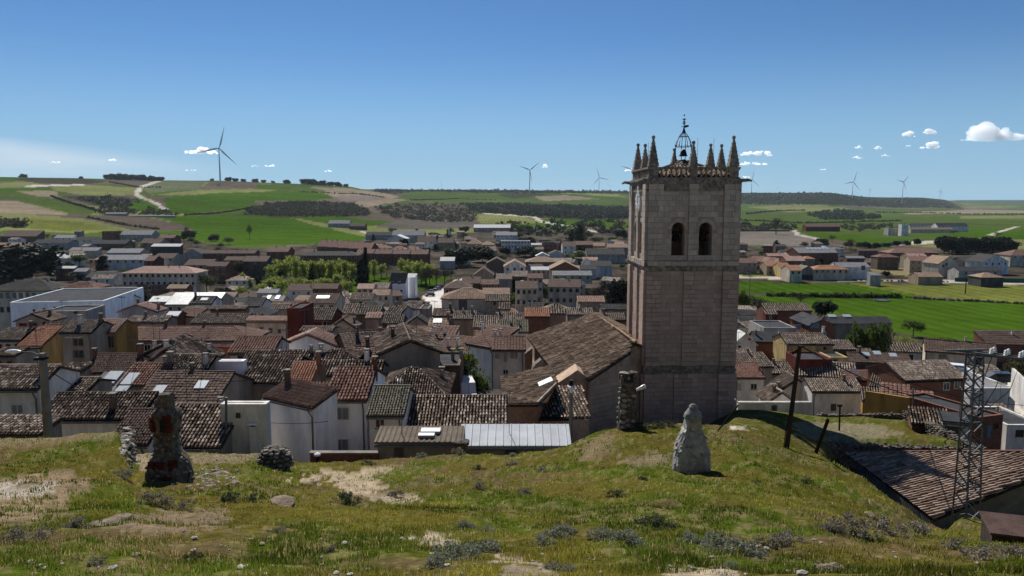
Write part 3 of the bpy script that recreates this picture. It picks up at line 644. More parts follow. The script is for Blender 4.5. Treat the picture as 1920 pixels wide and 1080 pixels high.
for k in range(4):
    wall_part('wall', HW, Z2, Z4, ARF if k < 2 else [], .9, k, MORTAR)
    lo = MB(); lo.box(-HW - .03, HW + .03, 0, .9, Z1, Z2, 0, FM(k, HW + .03)); lo.box(-HW - .10, HW + .10, 0, .9, Z0, Z1, 0, FM(k, HW + .10)); lo.build('wall', MORTAR, tower)
    rh = .40 if k < 2 else .8; lm = .75 if k < 2 else 1.6
    ashlar(k, HW, Z2b + .02, Z3, panels_for(HW, 1.30, (-.40, .40)), .47 if k < 2 else .9, lm, 1, ARF if k < 2 else ())
    ashlar(k, HW + .03, Z1b, Z2 - .25, panels_for(HW + .03, 1.25, (-.72, .62)), rh, lm, 0)
    ashlar(k, HW + .10, Z0 + .2, Z1, panels_for(HW + .10, 1.45, (-1.35, .30) if k == 0 else (-.8, .8)), rh, lm, 0)
    if k < 2:
        for uc, hw, zs, zp in ARF:     # voussoirs round the arches
            M_ = FM(k, HW); n = 9; mb = MB()
            for i in range(n):
                a0, a1 = math.pi * (i + .06) / n, math.pi * (i + .94) / n; r0, r1 = hw + .005, hw + .33
                q = [(uc - r * math.cos(a), -y, zp + r * math.sin(a)) for y in (.045, -.02) for r, a in ((r0, a0), (r1, a0), (r1, a1), (r0, a1))]
                mb.add([M_ @ Vector(p) for p in q], [(0, 1, 2, 3), (4, 7, 6, 5), (0, 4, 5, 1), (1, 5, 6, 2), (2, 6, 7, 3), (3, 7, 4, 0)])
            mb.build('arch_ring', ASH_UP, tower)
blocks.sort(key=lambda b: (b[7] != 0, -(b[2] - b[1]) * (b[4] - b[3])))
G = .013; rest = {0: MB(), 1: MB()}
for i, (M_, a, b, za, zb, pr, stg, k) in enumerate(blocks):
    c = Vector(((a + b) / 2, -pr / 2 + .01, (za + zb) / 2)); s = (b - a - 2 * G, pr + .04, zb - za - 2 * G)
    if s[0] <= 0.02: continue
    if i < 300:
        o = inst('stone_block', UNIT_UP if stg else UNIT, tower); o.matrix_local = M_ @ Matrix.Translation(c) @ Matrix.Diagonal((*s, 1))
    else: rest[stg].box(c.x - s[0] / 2, c.x + s[0] / 2, c.y - s[1] / 2, c.y + s[1] / 2, c.z - s[2] / 2, c.z + s[2] / 2, 0, M_)
for s_, m_ in ((0, ASH_LO), (1, ASH_UP)): tag(rest[s_].build('stone_block', m_, tower), kind='stuff')
def cornice(name, prof, mat):   # stacked square slabs: (half, z0, z1)
    mb = MB()
    for h, a, b in prof: mb.box(-h, h, -h, h, a, b)
    mb.build(name, mat, tower)
cornice('string_course', [(HW + .17, Z1, Z1 + .22), (HW + .24, Z1 + .22, Z1 + .40), (HW + .15, Z1 + .40, Z1b)], DARKST)
cornice('string_course', [(HW + .14, Z2 - .25, Z2 - .06), (HW + .24, Z2 - .06, Z2 + .14), (HW + .32, Z2 + .14, Z2 + .24), (HW + .20, Z2 + .24, Z2b)], DARKST)
cornice('cornice', [(HW + .16, Z3 - .62, Z3 - .44), (HW + .06, Z3 - .44, Z3 - .05), (HW + .18, Z3 - .05, Z3 + .12), (HW + .24, Z3 + .12, Z3 + .30), (HW + .31, Z3 + .30, Z4)], DARKST)
mb = MB()
for i in range(16):       # blocks of the plinth under the belfry, uneven
    u = -HW + .25 + i * .5
    for k in (0, 1): mb.box(u - .24, u + .24, -.27 - random.uniform(0, .05), .1, Z2 + .24, Z2b - random.uniform(0, .06), 0, FM(k, HW))
mb.build('plinth_course', ASH_UP, tower)
# floor, roof of the belfry, its little tiled pyramid
MB().box(-HW + .5, HW - .5, -HW + .5, HW - .5, Z2b - .3, Z2b - .1).build('belfry_floor', MORTAR, tower)
zr = Z4 + .25; apex = tz(303) + .2; rf = MB(); h = HW - .15
rf.add([(-h, -h, zr), (h, -h, zr), (h, h, zr), (-h, h, zr), (0, 0, apex)], [(0, 1, 4), (1, 2, 4), (2, 3, 4), (3, 0, 4), (3, 2, 1, 0)])
roof_t = rf.build('roof', BED['tan'], tower)
sl_ = []
for k in range(4):
    M_ = Matrix.Rotation(k * math.pi / 2, 4, 'Z'); p0, p1, ap = M_ @ Vector((-h, -h, zr)), M_ @ Vector((h, -h, zr)), Vector((0, 0, apex))
    u = (p1 - p0).normalized(); n = u.cross(ap - p0).normalized(); v = n.cross(u); Lv = (ap - p0).dot(v)
    sl_.append((tuple(p0), tuple(u), tuple(v), tuple(n), (lambda A, B, Lu=2 * h, Lv=Lv: (np.abs(A - Lu / 2) < (1 - B / Lv) * Lu / 2)), 2 * h, Lv))
cover(roof_t, sl_, TILE['church'], 'barrel', .30)
# balustrade: pedestals, balusters, rails
hb = HW + .06; zb0, zb1 = Z4, tz(313)
bal = MB().lathe([(.13, 0), (.13, .1), (.07, .16), (.12, .4), (.08, .62), (.06, .78), (.12, .86), (.12, .98)], 8).mesh('baluster', DARKST, True)
rail = MB()
for k in range(4):
    M_ = FM(k, hb); rail.box(-hb, hb, -.02, .36, zb0, zb0 + .12, 0, M_); rail.box(-hb + .02, hb - .02, -.03, .37, zb1 - .16, zb1, 0, M_)
    for i in range(16):
        u = -hb + .75 + i * (2 * hb - 1.5) / 15
        if abs(u) < .42: continue
        o = inst('baluster', bal, tower); o.matrix_local = M_ @ Matrix.Translation((u, .17, zb0 + .12)) @ Matrix.Diagonal((1, 1, (zb1 - zb0 - .28) / .98, 1))
rail.build('balustrade_rail', DARKST, tower)
def pinnacle(h, w):
    mb = MB(); mb.box(-w, w, -w, w, 0, .62); mb.box(-w - .07, w + .07, -w - .07, w + .07, .62, .74); mb.box(-w * .8, w * .8, -w * .8, w * .8, .74, .95)
    mb.box(-w - .03, w + .03, -w - .03, w + .03, .95, 1.05); t = h - .3
    mb.lathe([(w * 1.5, 1.05), (w * 1.12, 1.05 + (t - 1.05) * .3), (w * .62, 1.05 + (t - 1.05) * .7), (w * .25, t)], 4, sq=0, rot=math.pi / 4)
    for e in range(4):
        for j in range(6):
            f = (j + .4) / 6.5; r = (w * 1.5) * (1 - f * .85); z = 1.05 + (t - 1.05) * f; a = math.pi / 4 + e * math.pi / 2
            mb.lathe([(.03, -.05), (.055, 0), (.03, .06)], 5, (r * math.cos(a), r * math.sin(a), z))
    mb.lathe([(.05, t - .06), (.12, t), (.165, t + .12), (.14, t + .24), (.04, t + .3)], 8); return mb
pin_big = pinnacle(tz(254) - zb1 + .95, .40).mesh('pinnacle', DARKST); pin_small = pinnacle(tz(264) - zb1 + .95, .33).mesh('pinnacle', DARKST)
for x in (-1, 0, 1):
    for y in (-1, 0, 1):
        if x == y == 0: continue
        o = inst('pinnacle', pin_big if x and y else pin_small, tower, (x * (hb - .50), y * (hb - .50), zb1 - .9), (0, 0, 0), (1, 1, 1 if y <= 0 else .96))
gar = MB().tube([(0, 0, 0), (0, -.4, .06), (0, -.75, -.05)], [.16, .14, .09], 6).mesh('gargoyle', DARKST)
for x in (-1, 1):
    for y in (-1, 1): inst('gargoyle', gar, tower, (x * (HW + .3), y * (HW + .2), Z4 - .16), (0, 0, math.atan2(y, x) + math.pi / 2))
# iron bell cage on the roof
cage = MB(); cz = apex - .35
for i in range(8):
    a = i * math.pi / 4; c, s = math.cos(a), math.sin(a); r = .72
    if i % 2 == 0: cage.tube([(r * c, r * s, cz), (r * c, r * s, cz + 1.75)], .035, 5)
    cage.tube([(r * c, r * s, cz + 1.7), (r * .93 * c, r * .93 * s, cz + 2.1), (r * .6 * c, r * .6 * s, cz + 2.6), (r * .22 * c, r * .22 * s, cz + 2.95), (.03 * c, .03 * s, cz + 3.35)], .028, 5)
    cage.lathe([(.03, -.05), (.06, 0), (.02, .1)], 5, (r * 1.05 * c, r * 1.05 * s, cz + 1.78))
for zc, rr in ((.45, .72), (1.7, .72), (2.6, .43)):
    cage.tube([(rr * math.cos(i * math.pi / 8), rr * math.sin(i * math.pi / 8), cz + zc) for i in range(17)], .025, 4)
cage.tube([(0, 0, cz + 2.9), (0, 0, tz(216))], [.045, .022], 5)
for z_, r_ in ((3.35, .10), (3.75, .16), (3.95, .10), (4.15, .2), (4.5, .07)): cage.lathe([(.03, -.08), (r_, 0), (.03, .09)], 7, (0, 0, cz + z_))
zt = tz(229); cage.add([(0.04, -.012, zt - .1), (.42, -.012, zt), (.42, -.012, zt + .16), (.04, -.012, zt + .14), (0.04, .012, zt - .1), (.42, .012, zt), (.42, .012, zt + .16), (.04, .012, zt + .14)], [(0, 1, 2, 3), (7, 6, 5, 4), (0, 4, 5, 1), (2, 6, 7, 3), (1, 5, 6, 2)])
cage.box(-.24, .06, -.015, .015, zt - .02, zt + .03); cage.box(-.03, .03, -.03, .03, tz(222), tz(216)); cage.box(-.15, .15, -.015, .015, tz(220) - .02, tz(220) + .03)
cage_o = cage.build('bell_cage', BLACKM, tower)
MB().lathe([(.05, .62), (.2, .58), (.28, .35), (.34, .1), (.42, 0)], 12, (0, 0, cz + .85)).build('bell', material('bell_bronze', sp((.045, .04, .032), .3), rough=.5, metal=.6), cage_o, smooth=True)
for x, y, t_ in ((3.2, 1.5, 256), (2.2, 3.4, 252), (-2.6, 3.0, 262)): MB().tube([(x, y, zb1 - 1), (x, y, zray(t_, TD + 4))], [.03, .012], 5).build('lightning_rod', BLACKM, tower)
# clock on the left face
mb = MB(); M_ = FM(1, HW); r_ = 1.0; zc = tz(377)
n = 28; mb.add([M_ @ Vector((r_ * math.cos(i * 2 * math.pi / n), -y, zc + r_ * math.sin(i * 2 * math.pi / n))) for y in (.18, .02) for i in range(n)], [tuple(range(n))] + [(i, n + i, n + (i + 1) % n, (i + 1) % n) for i in range(n)])
clk = mb.build('clock_face', WHITEP, tower); mb = MB()
for i in range(12):
    a = i * math.pi / 6; mb.box(-.03, .03, -.20, -.18, .74, .92, 0, M_ @ Matrix.Translation((0, 0, zc)) @ Matrix.Rotation(a, 4, 'Y'))
mb.box(-.035, .035, -.215, -.2, -.1, .5, 0, M_ @ Matrix.Translation((0, 0, zc)) @ Matrix.Rotation(2.4, 4, 'Y')); mb.box(-.025, .025, -.23, -.215, -.1, .75, 0, M_ @ Matrix.Translation((0, 0, zc)) @ Matrix.Rotation(.5, 4, 'Y'))
mb.build('clock_hands', BLACKM, clk)
mb = MB()
for uc, hw, zs, zp in ARF: mb.lathe([(.05, .7), (.24, .66), (.3, .4), (.36, .1), (.45, 0)], 10, (uc + .05, -HW + 1.1, zp - 1.1)); mb.box(uc - .7, uc + .7, -HW + 1.0, -HW + 1.2, zp - .42, zp - .2)
mb.build('belfry_bell', BLACKM, tower)

# ---------------- the church beside it ----------------
church = thing('church', 'long stone church nave with weathered barrel tile roof joined to the bell tower', 'church', (8, 74, -20.5))
CL = Vector(church.location)
ASHC = [(0, (.32, .21, .145)), (.22, (.50, .36, .26)), (.6, (.57, .425, .315)), (.9, (.63, .48, .365)), (1, (.70, .57, .45))]
CHB = material('church_blocks', ASHC, scale=2.2, detail=7, rough=.93, island=.5, stain=.3, stainscale=.3, fine=.12, bscale=7)
CHW = material('church_wall', ASHC, scale=2.0, detail=8, rough=.95, stain=.35, stainscale=.4, bump=.3, bscale=5, fine=.12)
E1, E2 = P(1052, 716, 62.5), P(987, 627, 84); E2.z = E1.z
Rg1, Rg2 = P(1172, 628, 68.5), P(1115, 586, 82); Rg2.z = Rg1.z
def L(p): return Vector(p) - CL
def ext(a, b, t): return a + (b - a) * t
Rn = ext(Rg2, Rg1, 1.28); 
nave = slab([L(E1), L(Rn), L(Rg2), L(E2)], .25).build('roof', BED['church'], church)
cover(nave, [quad_slope(L(E2), L(E1), L(Rn), L(Rg2))], TILE['church'], 'barrel', .30, singles=0)
rd = MB(); rd.tube([L(Rg2), L(Rn)], .16, 7); rd.build('ridge', TILE['lichen'], church)
Er1, Er2 = Rn + (Rn - E1) * .9, Rg2 + (Rg2 - E2) * .9; Er1.z = E1.z; Er2.z = E1.z
s2 = slab([L(Rn), L(Er1), L(Er2), L(Rg2)], .25).build('roof', BED['church'], church); cover(s2, [quad_slope(L(Er2), L(Er1), L(Rn), L(Rg2))], TILE['church'], 'barrel', .42)
mb = MB()
for a, b, rt, rb in ((E1, E2, None, None),):
    d_ = (b - a); q = Vector((d_.y, -d_.x, 0)).normalized() * .35
    A0, B0 = L(a) + q, L(b) + q
    mb.add([Vector((A0.x, A0.y, -2)), Vector((B0.x, B0.y, -2)), B0 - Vector((0, 0, .3)), A0 - Vector((0, 0, .3))], [(0, 1, 2, 3)])
fA, fB, fC = L(E1), L(Rn), L(Er1)
mb.add([Vector((fA.x + .3, fA.y + .35, -2)), Vector((fC.x, fC.y + .35, -2)), Vector((fC.x, fC.y + .35, fC.z - .3)), Vector((fB.x, fB.y + .35, fB.z - .3)), Vector((fA.x + .3, fA.y + .35, fA.z - .3))], [(0, 1, 2, 3, 4)])
gA, gB, gC = L(E2), L(Rg2), L(Er2)
mb.add([(gA.x, gA.y - .3, -2), (gC.x, gC.y - .3, -2), (gC.x, gC.y - .3, gC.z - .3), (gB.x, gB.y - .3, gB.z - .3), (gA.x, gA.y - .3, gA.z - .3)], [(0, 1, 2, 3, 4)])
mb.build('wall', CHW, church)
# near transept block, its own wall, and the stepped front
mb = MB()
def prismwall(pts, dep):   # front polygon (world points, in order) pushed back along +Y
    pts = [L(p) for p in pts]; k = len(pts); bk = [p + Vector((0, dep, 0)) for p in pts]
    mb.add(pts + bk, [tuple(range(k)), tuple(range(2 * k - 1, k - 1, -1))] + [(i, k + i, k + (i + 1) % k, (i + 1) % k) for i in range(k)])
nrm_ = (Rn - E1).cross(E2 - E1).normalized()
def onnave(px, py): v = P(px, py, 1.0); return v * (E1.dot(nrm_) / v.dot(nrm_))
Q1, Q2, Q3, Q4 = onnave(1080, 694), onnave(1103, 713), onnave(1182, 660), onnave(1182, 628)
chr_ = slab([L(q) + Vector((0, 0, .02)) for q in (Q2, Q3, Q4, Q1)], .22).build('roof', BED['church'], church)
qa = quad_slope(L(E2), L(E1), L(Rn), L(Rg2)); pl_ = [((L(q) - Vector(qa[0])).dot(Vector(qa[1])), (L(q) - Vector(qa[0])).dot(Vector(qa[2]))) for q in (Q1, Q2, Q3, Q4)]
amx = max(a for a, b in pl_) + .5
cover(chr_, [(tuple(Vector(qa[0]) + Vector(qa[3]) * .03), qa[1], qa[2], qa[3], (lambda A, B: inpoly(A, B, pl_)), amx, max(b for a, b in pl_))], TILE['church'], 'barrel', .30)
q2, q3, q1 = Q2 + Vector((.12, .25, -.24)), Q3 + Vector((0, .25, -.24)), Q1 + Vector((.3, .1, -.24))
mb.add([L(Vector((q2.x, q2.y, -21))), L(Vector((q3.x, q3.y, -21))), L(q3), L(q2)], [(0, 1, 2, 3)])
mb.add([L(Vector((q1.x, q1.y, -21))), L(Vector((q2.x, q2.y, -21))), L(q2), L(q1)], [(0, 1, 2, 3)])
prismwall([P(1040, 790, 61), P(1107, 790, 61), P(1107, 712, 61), P(1083, 694, 61), P(1040, 722, 61)], 2.5)
mb.build('wall', CHW, church)
sb = MB()
def coursed(p, q, zlo, par_off, rowh=.40, lm=.8):
    d_ = Vector((q.x - p.x, q.y - p.y, 0)); L_ = d_.length; d_.normalize(); o_ = Vector((d_.y, -d_.x, 0)); M_ = Matrix(((d_.x, -o_.x, 0, p.x + par_off.x), (d_.y, -o_.y, 0, p.y + par_off.y), (0, 0, 1, par_off.z), (0, 0, 0, 1))); z = zlo
    while z < max(p.z, q.z):
        x = 0
        while x < L_ - .1:
            x2 = min(L_, x + lm * random.uniform(.5, 1.5)); zt = p.z + (q.z - p.z) * ((x if q.z > p.z else x2) / L_) - .06; zb = min(z + rowh - .02, zt)
            if zb - z > .08: sb.box(x + .012, x2 - .012, -.05 - random.uniform(0, .02), .05, z + .01, zb, 0, M_)
            x = x2
        z += rowh
coursed(q2, q3, -21, -CL); coursed(q1, q2, -21, -CL)
tag(sb.build('stone_block', CHB, church), kind='stuff')
mb = MB()
for i, f in enumerate((.24, .52, .80)):   # buttresses with pale curved coping on the left eave
    p = ext(E1, E2, f); d_ = (E2 - E1).normalized(); o_ = Vector((-d_.y, d_.x, 0)); 
    pr = [L(p) + Vector((0, 0, -.4)), L(p) + o_ * .6 + Vector((0, 0, -.9)), L(p) + o_ * 1.4 + Vector((0, 0, -2.1)), L(p) + o_ * 1.75 + Vector((0, 0, -3.2)), Vector((L(p).x + o_.x * 1.75, L(p).y + o_.y * 1.75, -1)), Vector((L(p).x, L(p).y, -1))]
    b = MB(); hwid = d_ * .45; b.add([q - hwid for q in pr] + [q + hwid for q in pr], [tuple(range(6)), tuple(range(11, 5, -1))] + [(j, 6 + j, 6 + (j + 1) % 6, (j + 1) % 6) for j in range(6)])
    bo = b.build('buttress', CHW, church); c = MB()
    for j in range(3):
        up_ = Vector((0, 0, .07)); a0, a1 = pr[j] + up_, pr[j + 1] + up_; h2 = d_ * .52
        c.add([a0 - h2, a0 + h2, a1 + h2, a1 - h2, a0 - h2 - up_, a0 + h2 - up_, a1 + h2 - up_, a1 - h2 - up_], [(0, 1, 2, 3), (7, 6, 5, 4), (0, 4, 5, 1), (1, 5, 6, 2), (2, 6, 7, 3), (3, 7, 4, 0)])
    c.build('coping', CONC, bo)
# sacristy with its own lower roofs
sac = thing('sacristy', 'low church annex with mottled tile roof and one pale skylight beside the nave', 'church annex', (2, 57, -20.5)); SL_ = Vector(sac.location)
def LS(p): return Vector(p) - SL_
a0 = P(944, 759, 55); a4 = P(938, 708, a0.z / zray(708, 1.0)); e_ = (a4 - a0).normalized(); v_ = Vector((e_.y, -e_.x, .27)); pn = e_.cross(v_).normalized(); pn = pn if pn.z > 0 else -pn
def onroof(px, py, h=0.0): v = P(px, py, 1.0); return v * ((a0 + pn * h).dot(pn) / v.dot(pn))
a1, a2, a3 = onroof(1007, 759), onroof(1043, 722), onroof(1030, 688)
r1 = slab([LS(a0), LS(a1), LS(a2), LS(a3), LS(a4)], .18).build('roof', BED['church'], sac)
qs = quad_slope(LS(a4), LS(a0), LS(a1), LS(a3)); pl = [((LS(p) - Vector(qs[0])).dot(Vector(qs[1])), (LS(p) - Vector(qs[0])).dot(Vector(qs[2]))) for p in (a0, a1, a2, a3, a4)]
cover(r1, [(qs[0], qs[1], qs[2], qs[3], (lambda A, B: inpoly(A, B, pl)), max(a for a, b in pl) + .3, max(b for a, b in pl) + .3)], TILE['church'], 'barrel', .24)
b0, b1, b2, b3 = P(1010, 786, 53.5), P(1107, 784, 54), P(1093, 724, 59.5), P(1042, 724, 59.5)
r2 = slab([LS(b0), LS(b1), LS(b2), LS(b3)], .18).build('roof', BED['old'], sac); cover(r2, [quad_slope(LS(b0), LS(b1), LS(b2), LS(b3))], TILE['lichen'], 'barrel', .26, singles=150)
mb = MB().tube([LS(a1) + Vector((0, 0, .1)), LS(a2) + Vector((0, 0, .1))], .13, 6); mb.build('ridge', TILE['lichen'], sac)
mb = MB()
w0, w1 = LS(b0), LS(b1); mb.box(w0.x + .15, w1.x - .1, w0.y + .35, w0.y + 5, -1, w0.z - .12); w0, w1 = LS(a0), LS(a1); mb.box(w0.x + .3, w1.x + .5, w0.y + .35, w0.y + 7, -1, w0.z - .25)
mb.build('wall', CHW, sac)
slab([LS(onroof(x, y, .24)) for x, y in ((1008, 717), (1033, 706), (1037, 713), (1011, 724))], .10).build('skylight', WHITEP, sac)
# ---------------- houses ----------------
def winmesh(name, fr, pane):
    mb = MB(); t = .07
    mb.box(-.5, .5, -.06, .05, .5 - t, .5, 0); mb.box(-.5, .5, -.06, .05, -.5, -.5 + t, 0); mb.box(-.5, -.5 + t, -.06, .05, -.5 + t, .5 - t, 0); mb.box(.5 - t, .5, -.06, .05, -.5 + t, .5 - t, 0)
    mb.box(-.025, .025, -.05, .04, -.5 + t, .5 - t, 0); return mb.mesh(name, fr)
WINF, WINFD = winmesh('window', FRAME, GLASS), winmesh('window', FRAMED, GLASS)
PANE = MB().box(-.44, .44, -.02, .03, -.44, .44).mesh('pane', GLASS)
mbw = MB(); t = .06
mbw.box(-.5, .5, -.05, .04, .5 - t, .5, 0); mbw.box(-.5, .5, -.05, .04, -.5, -.5 + t, 0); mbw.box(-.5, -.5 + t, -.05, .04, -.5 + t, .5 - t, 0); mbw.box(.5 - t, .5, -.05, .04, -.5 + t, .5 - t, 0); mbw.box(-.5 + t, .5 - t, -.015, .03, -.5 + t, .5 - t, 1)
WFAR = mbw.mesh('window', [FRAME, GLASS]); WFARD = WFAR.copy(); WFARD.materials[0] = FRAMED
SHUTW = MB().box(-.44, .44, -.035, .03, -.44, .44).mesh('shutter', SHUT)
SILL = MB().box(-.56, .56, -.14, .03, -.58, -.5).mesh('sill', CONC)
DOORU = MB().box(-.5, .5, -.05, .03, -.5, .5).mesh('door', DOORM); DOORB = DOORU.copy(); DOORB.materials[0] = BLUED
MAROOND = DOORU.copy(); MAROOND.materials[0] = WALL['maroon']
def chim_mesh(mat, cap):
    mb = MB(); mb.box(-.25, .25, -.25, .25, -1.2, .75, 0)
    for x in (-.2, .2):
        for y in (-.2, .2): mb.box(x - .05, x + .05, y - .05, y + .05, .75, .95, 0)
    mb.box(-.36, .36, -.36, .36, .95, 1.05, 1); return mb.mesh('chimney', [mat, cap])
CHIM = [chim_mesh(WALL['plaster'], CONC), chim_mesh(WALL['brick'], CONC), chim_mesh(WALL['white'], CONC), chim_mesh(WALL['brown'], CONC)]
PIPE = MB().lathe([(.10, -1), (.10, 1.5), (.17, 1.52), (.2, 1.62), (.05, 1.78)], 8).mesh('flue_pipe', STEEL)
def antenna_mesh():
    mb = MB().tube([(0, 0, -.3), (0, 0, 2.6)], .022, 4); mb.tube([(-.6, 0, 2.4), (.6, 0, 2.5)], .02, 4)
    for i in range(5): mb.tube([(-.5 + i * .24, -.3, 2.42), (-.5 + i * .24, .3, 2.42)], .013, 3)
    return mb.mesh('antenna', STEEL)
ANT = antenna_mesh()
SKYM = MB().box(-.5, .5, -.5, .5, -.05, .10).mesh('skylight', SKYL)
def dish_mesh():
    return MB().lathe([(.05, -.1), (.1, 0), (.32, .06), (.42, .16)], 10).mesh('satellite_dish', WHITEP)
DISH = dish_mesh()
OCC = []; HOUSES = []
def solve_d(px, ye, h, dlo=60, dhi=3000):
    ds = np.exp(np.linspace(math.log(dlo), math.log(dhi), 600)); g = ground_pd(np.full_like(ds, px), ds) + h; z = zray(ye, ds)
    k = np.nonzero(z <= g)[0]; return float(ds[k[0]]) if len(k) else 900.0
def house(x0, x1, ye, yr, t, D, roof, wall, label, cat='house', name=None, group=None, yaw=0, dep=None, pitch=.36, wn=None, win=(), doors=(), ch=None, sky=(), style=None,
          single=0, ant=0, back=.0, over=.32, detail=None, dish=0, tsize=None, shut=False):
    xc = (x0 + x1) / 2; d = D if D > 20 else solve_d(xc, ye, D); Pe = P(xc, ye, d); w = (P(x1, ye, d).x - P(x0, ye, d).x) / math.cos(R(yaw))
    gs = [float(ground(Pe.x + s * w / 2, d + q)) for s in (-1, 1) for q in (0, 6)]; gz = min(gs) - .3; gtop = max(gs)
    he = Pe.z - gz
    if t in 'ghm':
        q = 3.0
        if yr is not None:
            r = -zray(yr, 1.0); q = (-r * d - Pe.z) / (pitch + r); q = q if t != 'm' else q / 1
            q = min(max(q, 1.6), 12 if t == 'm' else 8)
        dep = (q if t == 'm' else 2 * q); hr = he + pitch * q
        if yr is not None:
            hr2 = zray(yr, d + q) - gz; hr = max(hr2, he + .15 * q)
    elif t == 'f':
        dep = dep or 9; dep = min(dep, 3.2) if d < 130 and not yaw else dep; hr = max(zray(yr, d) - gz, he + .5)
    else: dep = dep or 8; hr = he
    nm = name or ('house' if t != 'b' else 'flat_roofed_building')
    root = thing(nm, label, cat, (Pe.x, d, gz), R(yaw), group); hw = w / 2
    OCC.append((Pe.x - math.sin(R(yaw)) * dep / 2, d + math.cos(R(yaw)) * dep / 2, .5 * max(w, dep))); HOUSES.append((x0, x1, ye, d, label))
    near = d < 95; mb = MB()
    if t == 'g': prof = [(0, 0), (0, he), (dep / 2, hr), (dep, he), (dep, 0)]
    elif t == 'm': prof = [(0, 0), (0, he), (dep, hr), (dep, 0)]
    elif t in 'hb': prof = [(0, 0), (0, he), (dep, he), (dep, 0)]
    wm = WALL[wall]
    if t == 'f':
        pf = [(-hw, 0), (hw, 0), (hw, he), (0, hr), (-hw, he)]; k = 5
        mb.add([(x, 0, z) for x, z in pf] + [(x, dep, z) for x, z in pf], [(0, 1, 2, 3, 4), (9, 8, 7, 6, 5)] + [(i, 5 + i, 5 + (i + 1) % 5, (i + 1) % 5) for i in (1, 4)])
    else:
        k = len(prof); mb.add([(-hw, y, z) for y, z in prof] + [(hw, y, z) for y, z in prof], [tuple(range(k)), tuple(range(2 * k - 1, k - 1, -1)), (0, k, k + 1, 1), (k - 1, k - 2, 2 * k - 2, 2 * k - 1)])
    mb.build('wall', wm, root)
    # roof: slopes first, then the pieces
    ov = over if t != 'b' else 0; e = .14; sl = []; rb = MB(); th = .13; lines = []
    def sadd(p, tile=True):
        b = slab(p, th); rb.add(b.v, b.f)
        if tile and len(p) == 4: sl.append(quad_slope(*p))
    if t == 'g':
        s_ = (hr - he) / (dep / 2); z = .10
        sadd([(-hw - e, -ov, he - ov * s_ + z), (hw + e, -ov, he - ov * s_ + z), (hw + e, dep / 2, hr + z), (-hw - e, dep / 2, hr + z)])
        sadd([(hw + e, dep + ov, he - ov * s_ + z), (-hw - e, dep + ov, he - ov * s_ + z), (-hw - e, dep / 2, hr + z), (hw + e, dep / 2, hr + z)], tile=abs(yaw) > 25)
        lines.append([(-hw - e, dep / 2, hr + z + .04), (hw + e, dep / 2, hr + z + .04)])
    elif t == 'm':
        s_ = (hr - he) / dep; z = .10
        sadd([(-hw - e, -ov, he - ov * s_ + z), (hw + e, -ov, he - ov * s_ + z), (hw + e, dep + .1, hr + z), (-hw - e, dep + .1, hr + z)])
    elif t == 'f':
        s_ = (hr - he) / hw; z = .10
        sadd([(-hw - ov, dep + e, he - ov * s_ + z), (-hw - ov, -e, he - ov * s_ + z), (0, -e, hr + z), (0, dep + e, hr + z)])
        sadd([(hw + ov, -e, he - ov * s_ + z), (hw + ov, dep + e, he - ov * s_ + z), (0, dep + e, hr + z), (0, -e, hr + z)])
        lines.append([(0, -e, hr + z + .04), (0, dep + e, hr + z + .04)])
    elif t == 'h':
        z = .08; q = min(dep / 2, hw * .85); A, B = (-hw + q, dep / 2, hr + z), (hw - q, dep / 2, hr + z); s_ = (hr - he) / (dep / 2); zo = he - ov * s_ + z
        c_ = [(-hw - ov, -ov, zo), (hw + ov, -ov, zo), (hw + ov, dep + ov, zo), (-hw - ov, dep + ov, zo)]
        rb.add(c_ + [A, B] + [(x, y, zz - th) for x, y, zz in c_], [(0, 1, 5, 4), (1, 2, 5), (2, 3, 4, 5), (3, 0, 4), (6, 7, 1, 0), (7, 8, 2, 1), (8, 9, 3, 2), (9, 6, 0, 3), (9, 8, 7, 6)])
        sl.append(quad_slope(c_[0], c_[1], B, A))
        for p0, p1, ap in ((c_[1], c_[2], B), (c_[3], c_[0], A)):
            p0, p1, ap = map(Vector, (p0, p1, ap)); u = (p1 - p0).normalized(); n = u.cross(ap - p0).normalized(); n = n if n.z > 0 else -n; v = n.cross(u); Lu = (p1 - p0).length; Lv = (ap - p0).dot(v); aa = (ap - p0).dot(u)
            sl.append((tuple(p0), tuple(u), tuple(v), tuple(n), (lambda A_, B_, Lu=Lu, Lv=Lv, aa=aa: (A_ > aa * B_ / Lv) & (A_ < Lu - (Lu - aa) * B_ / Lv)), Lu, Lv))
        lines += [[A, B], [c_[0], A], [c_[1], B]]
    else:
        pw = .25; ph = .45
        rb.box(-hw + pw, hw - pw, pw, dep - pw, he - .35, he - .02)
    tiled = roof in TILEC and d < 210 and t != 'b'
    ro = rb.build('roof', (BED if tiled else FAR).get(roof, SHEET['slate']), root)
    if t == 'b':
        pr = MB(); pr.box(-hw, hw, 0, .25, he + .003, he + .16); pr.box(-hw, hw, dep - .25, dep, he + .003, he + .16); pr.box(-hw, -hw + .25, .25, dep - .25, he + .003, he + .16); pr.box(hw - .25, hw, .25, dep - .25, he + .003, he + .16); pr.build('parapet', wm, root)
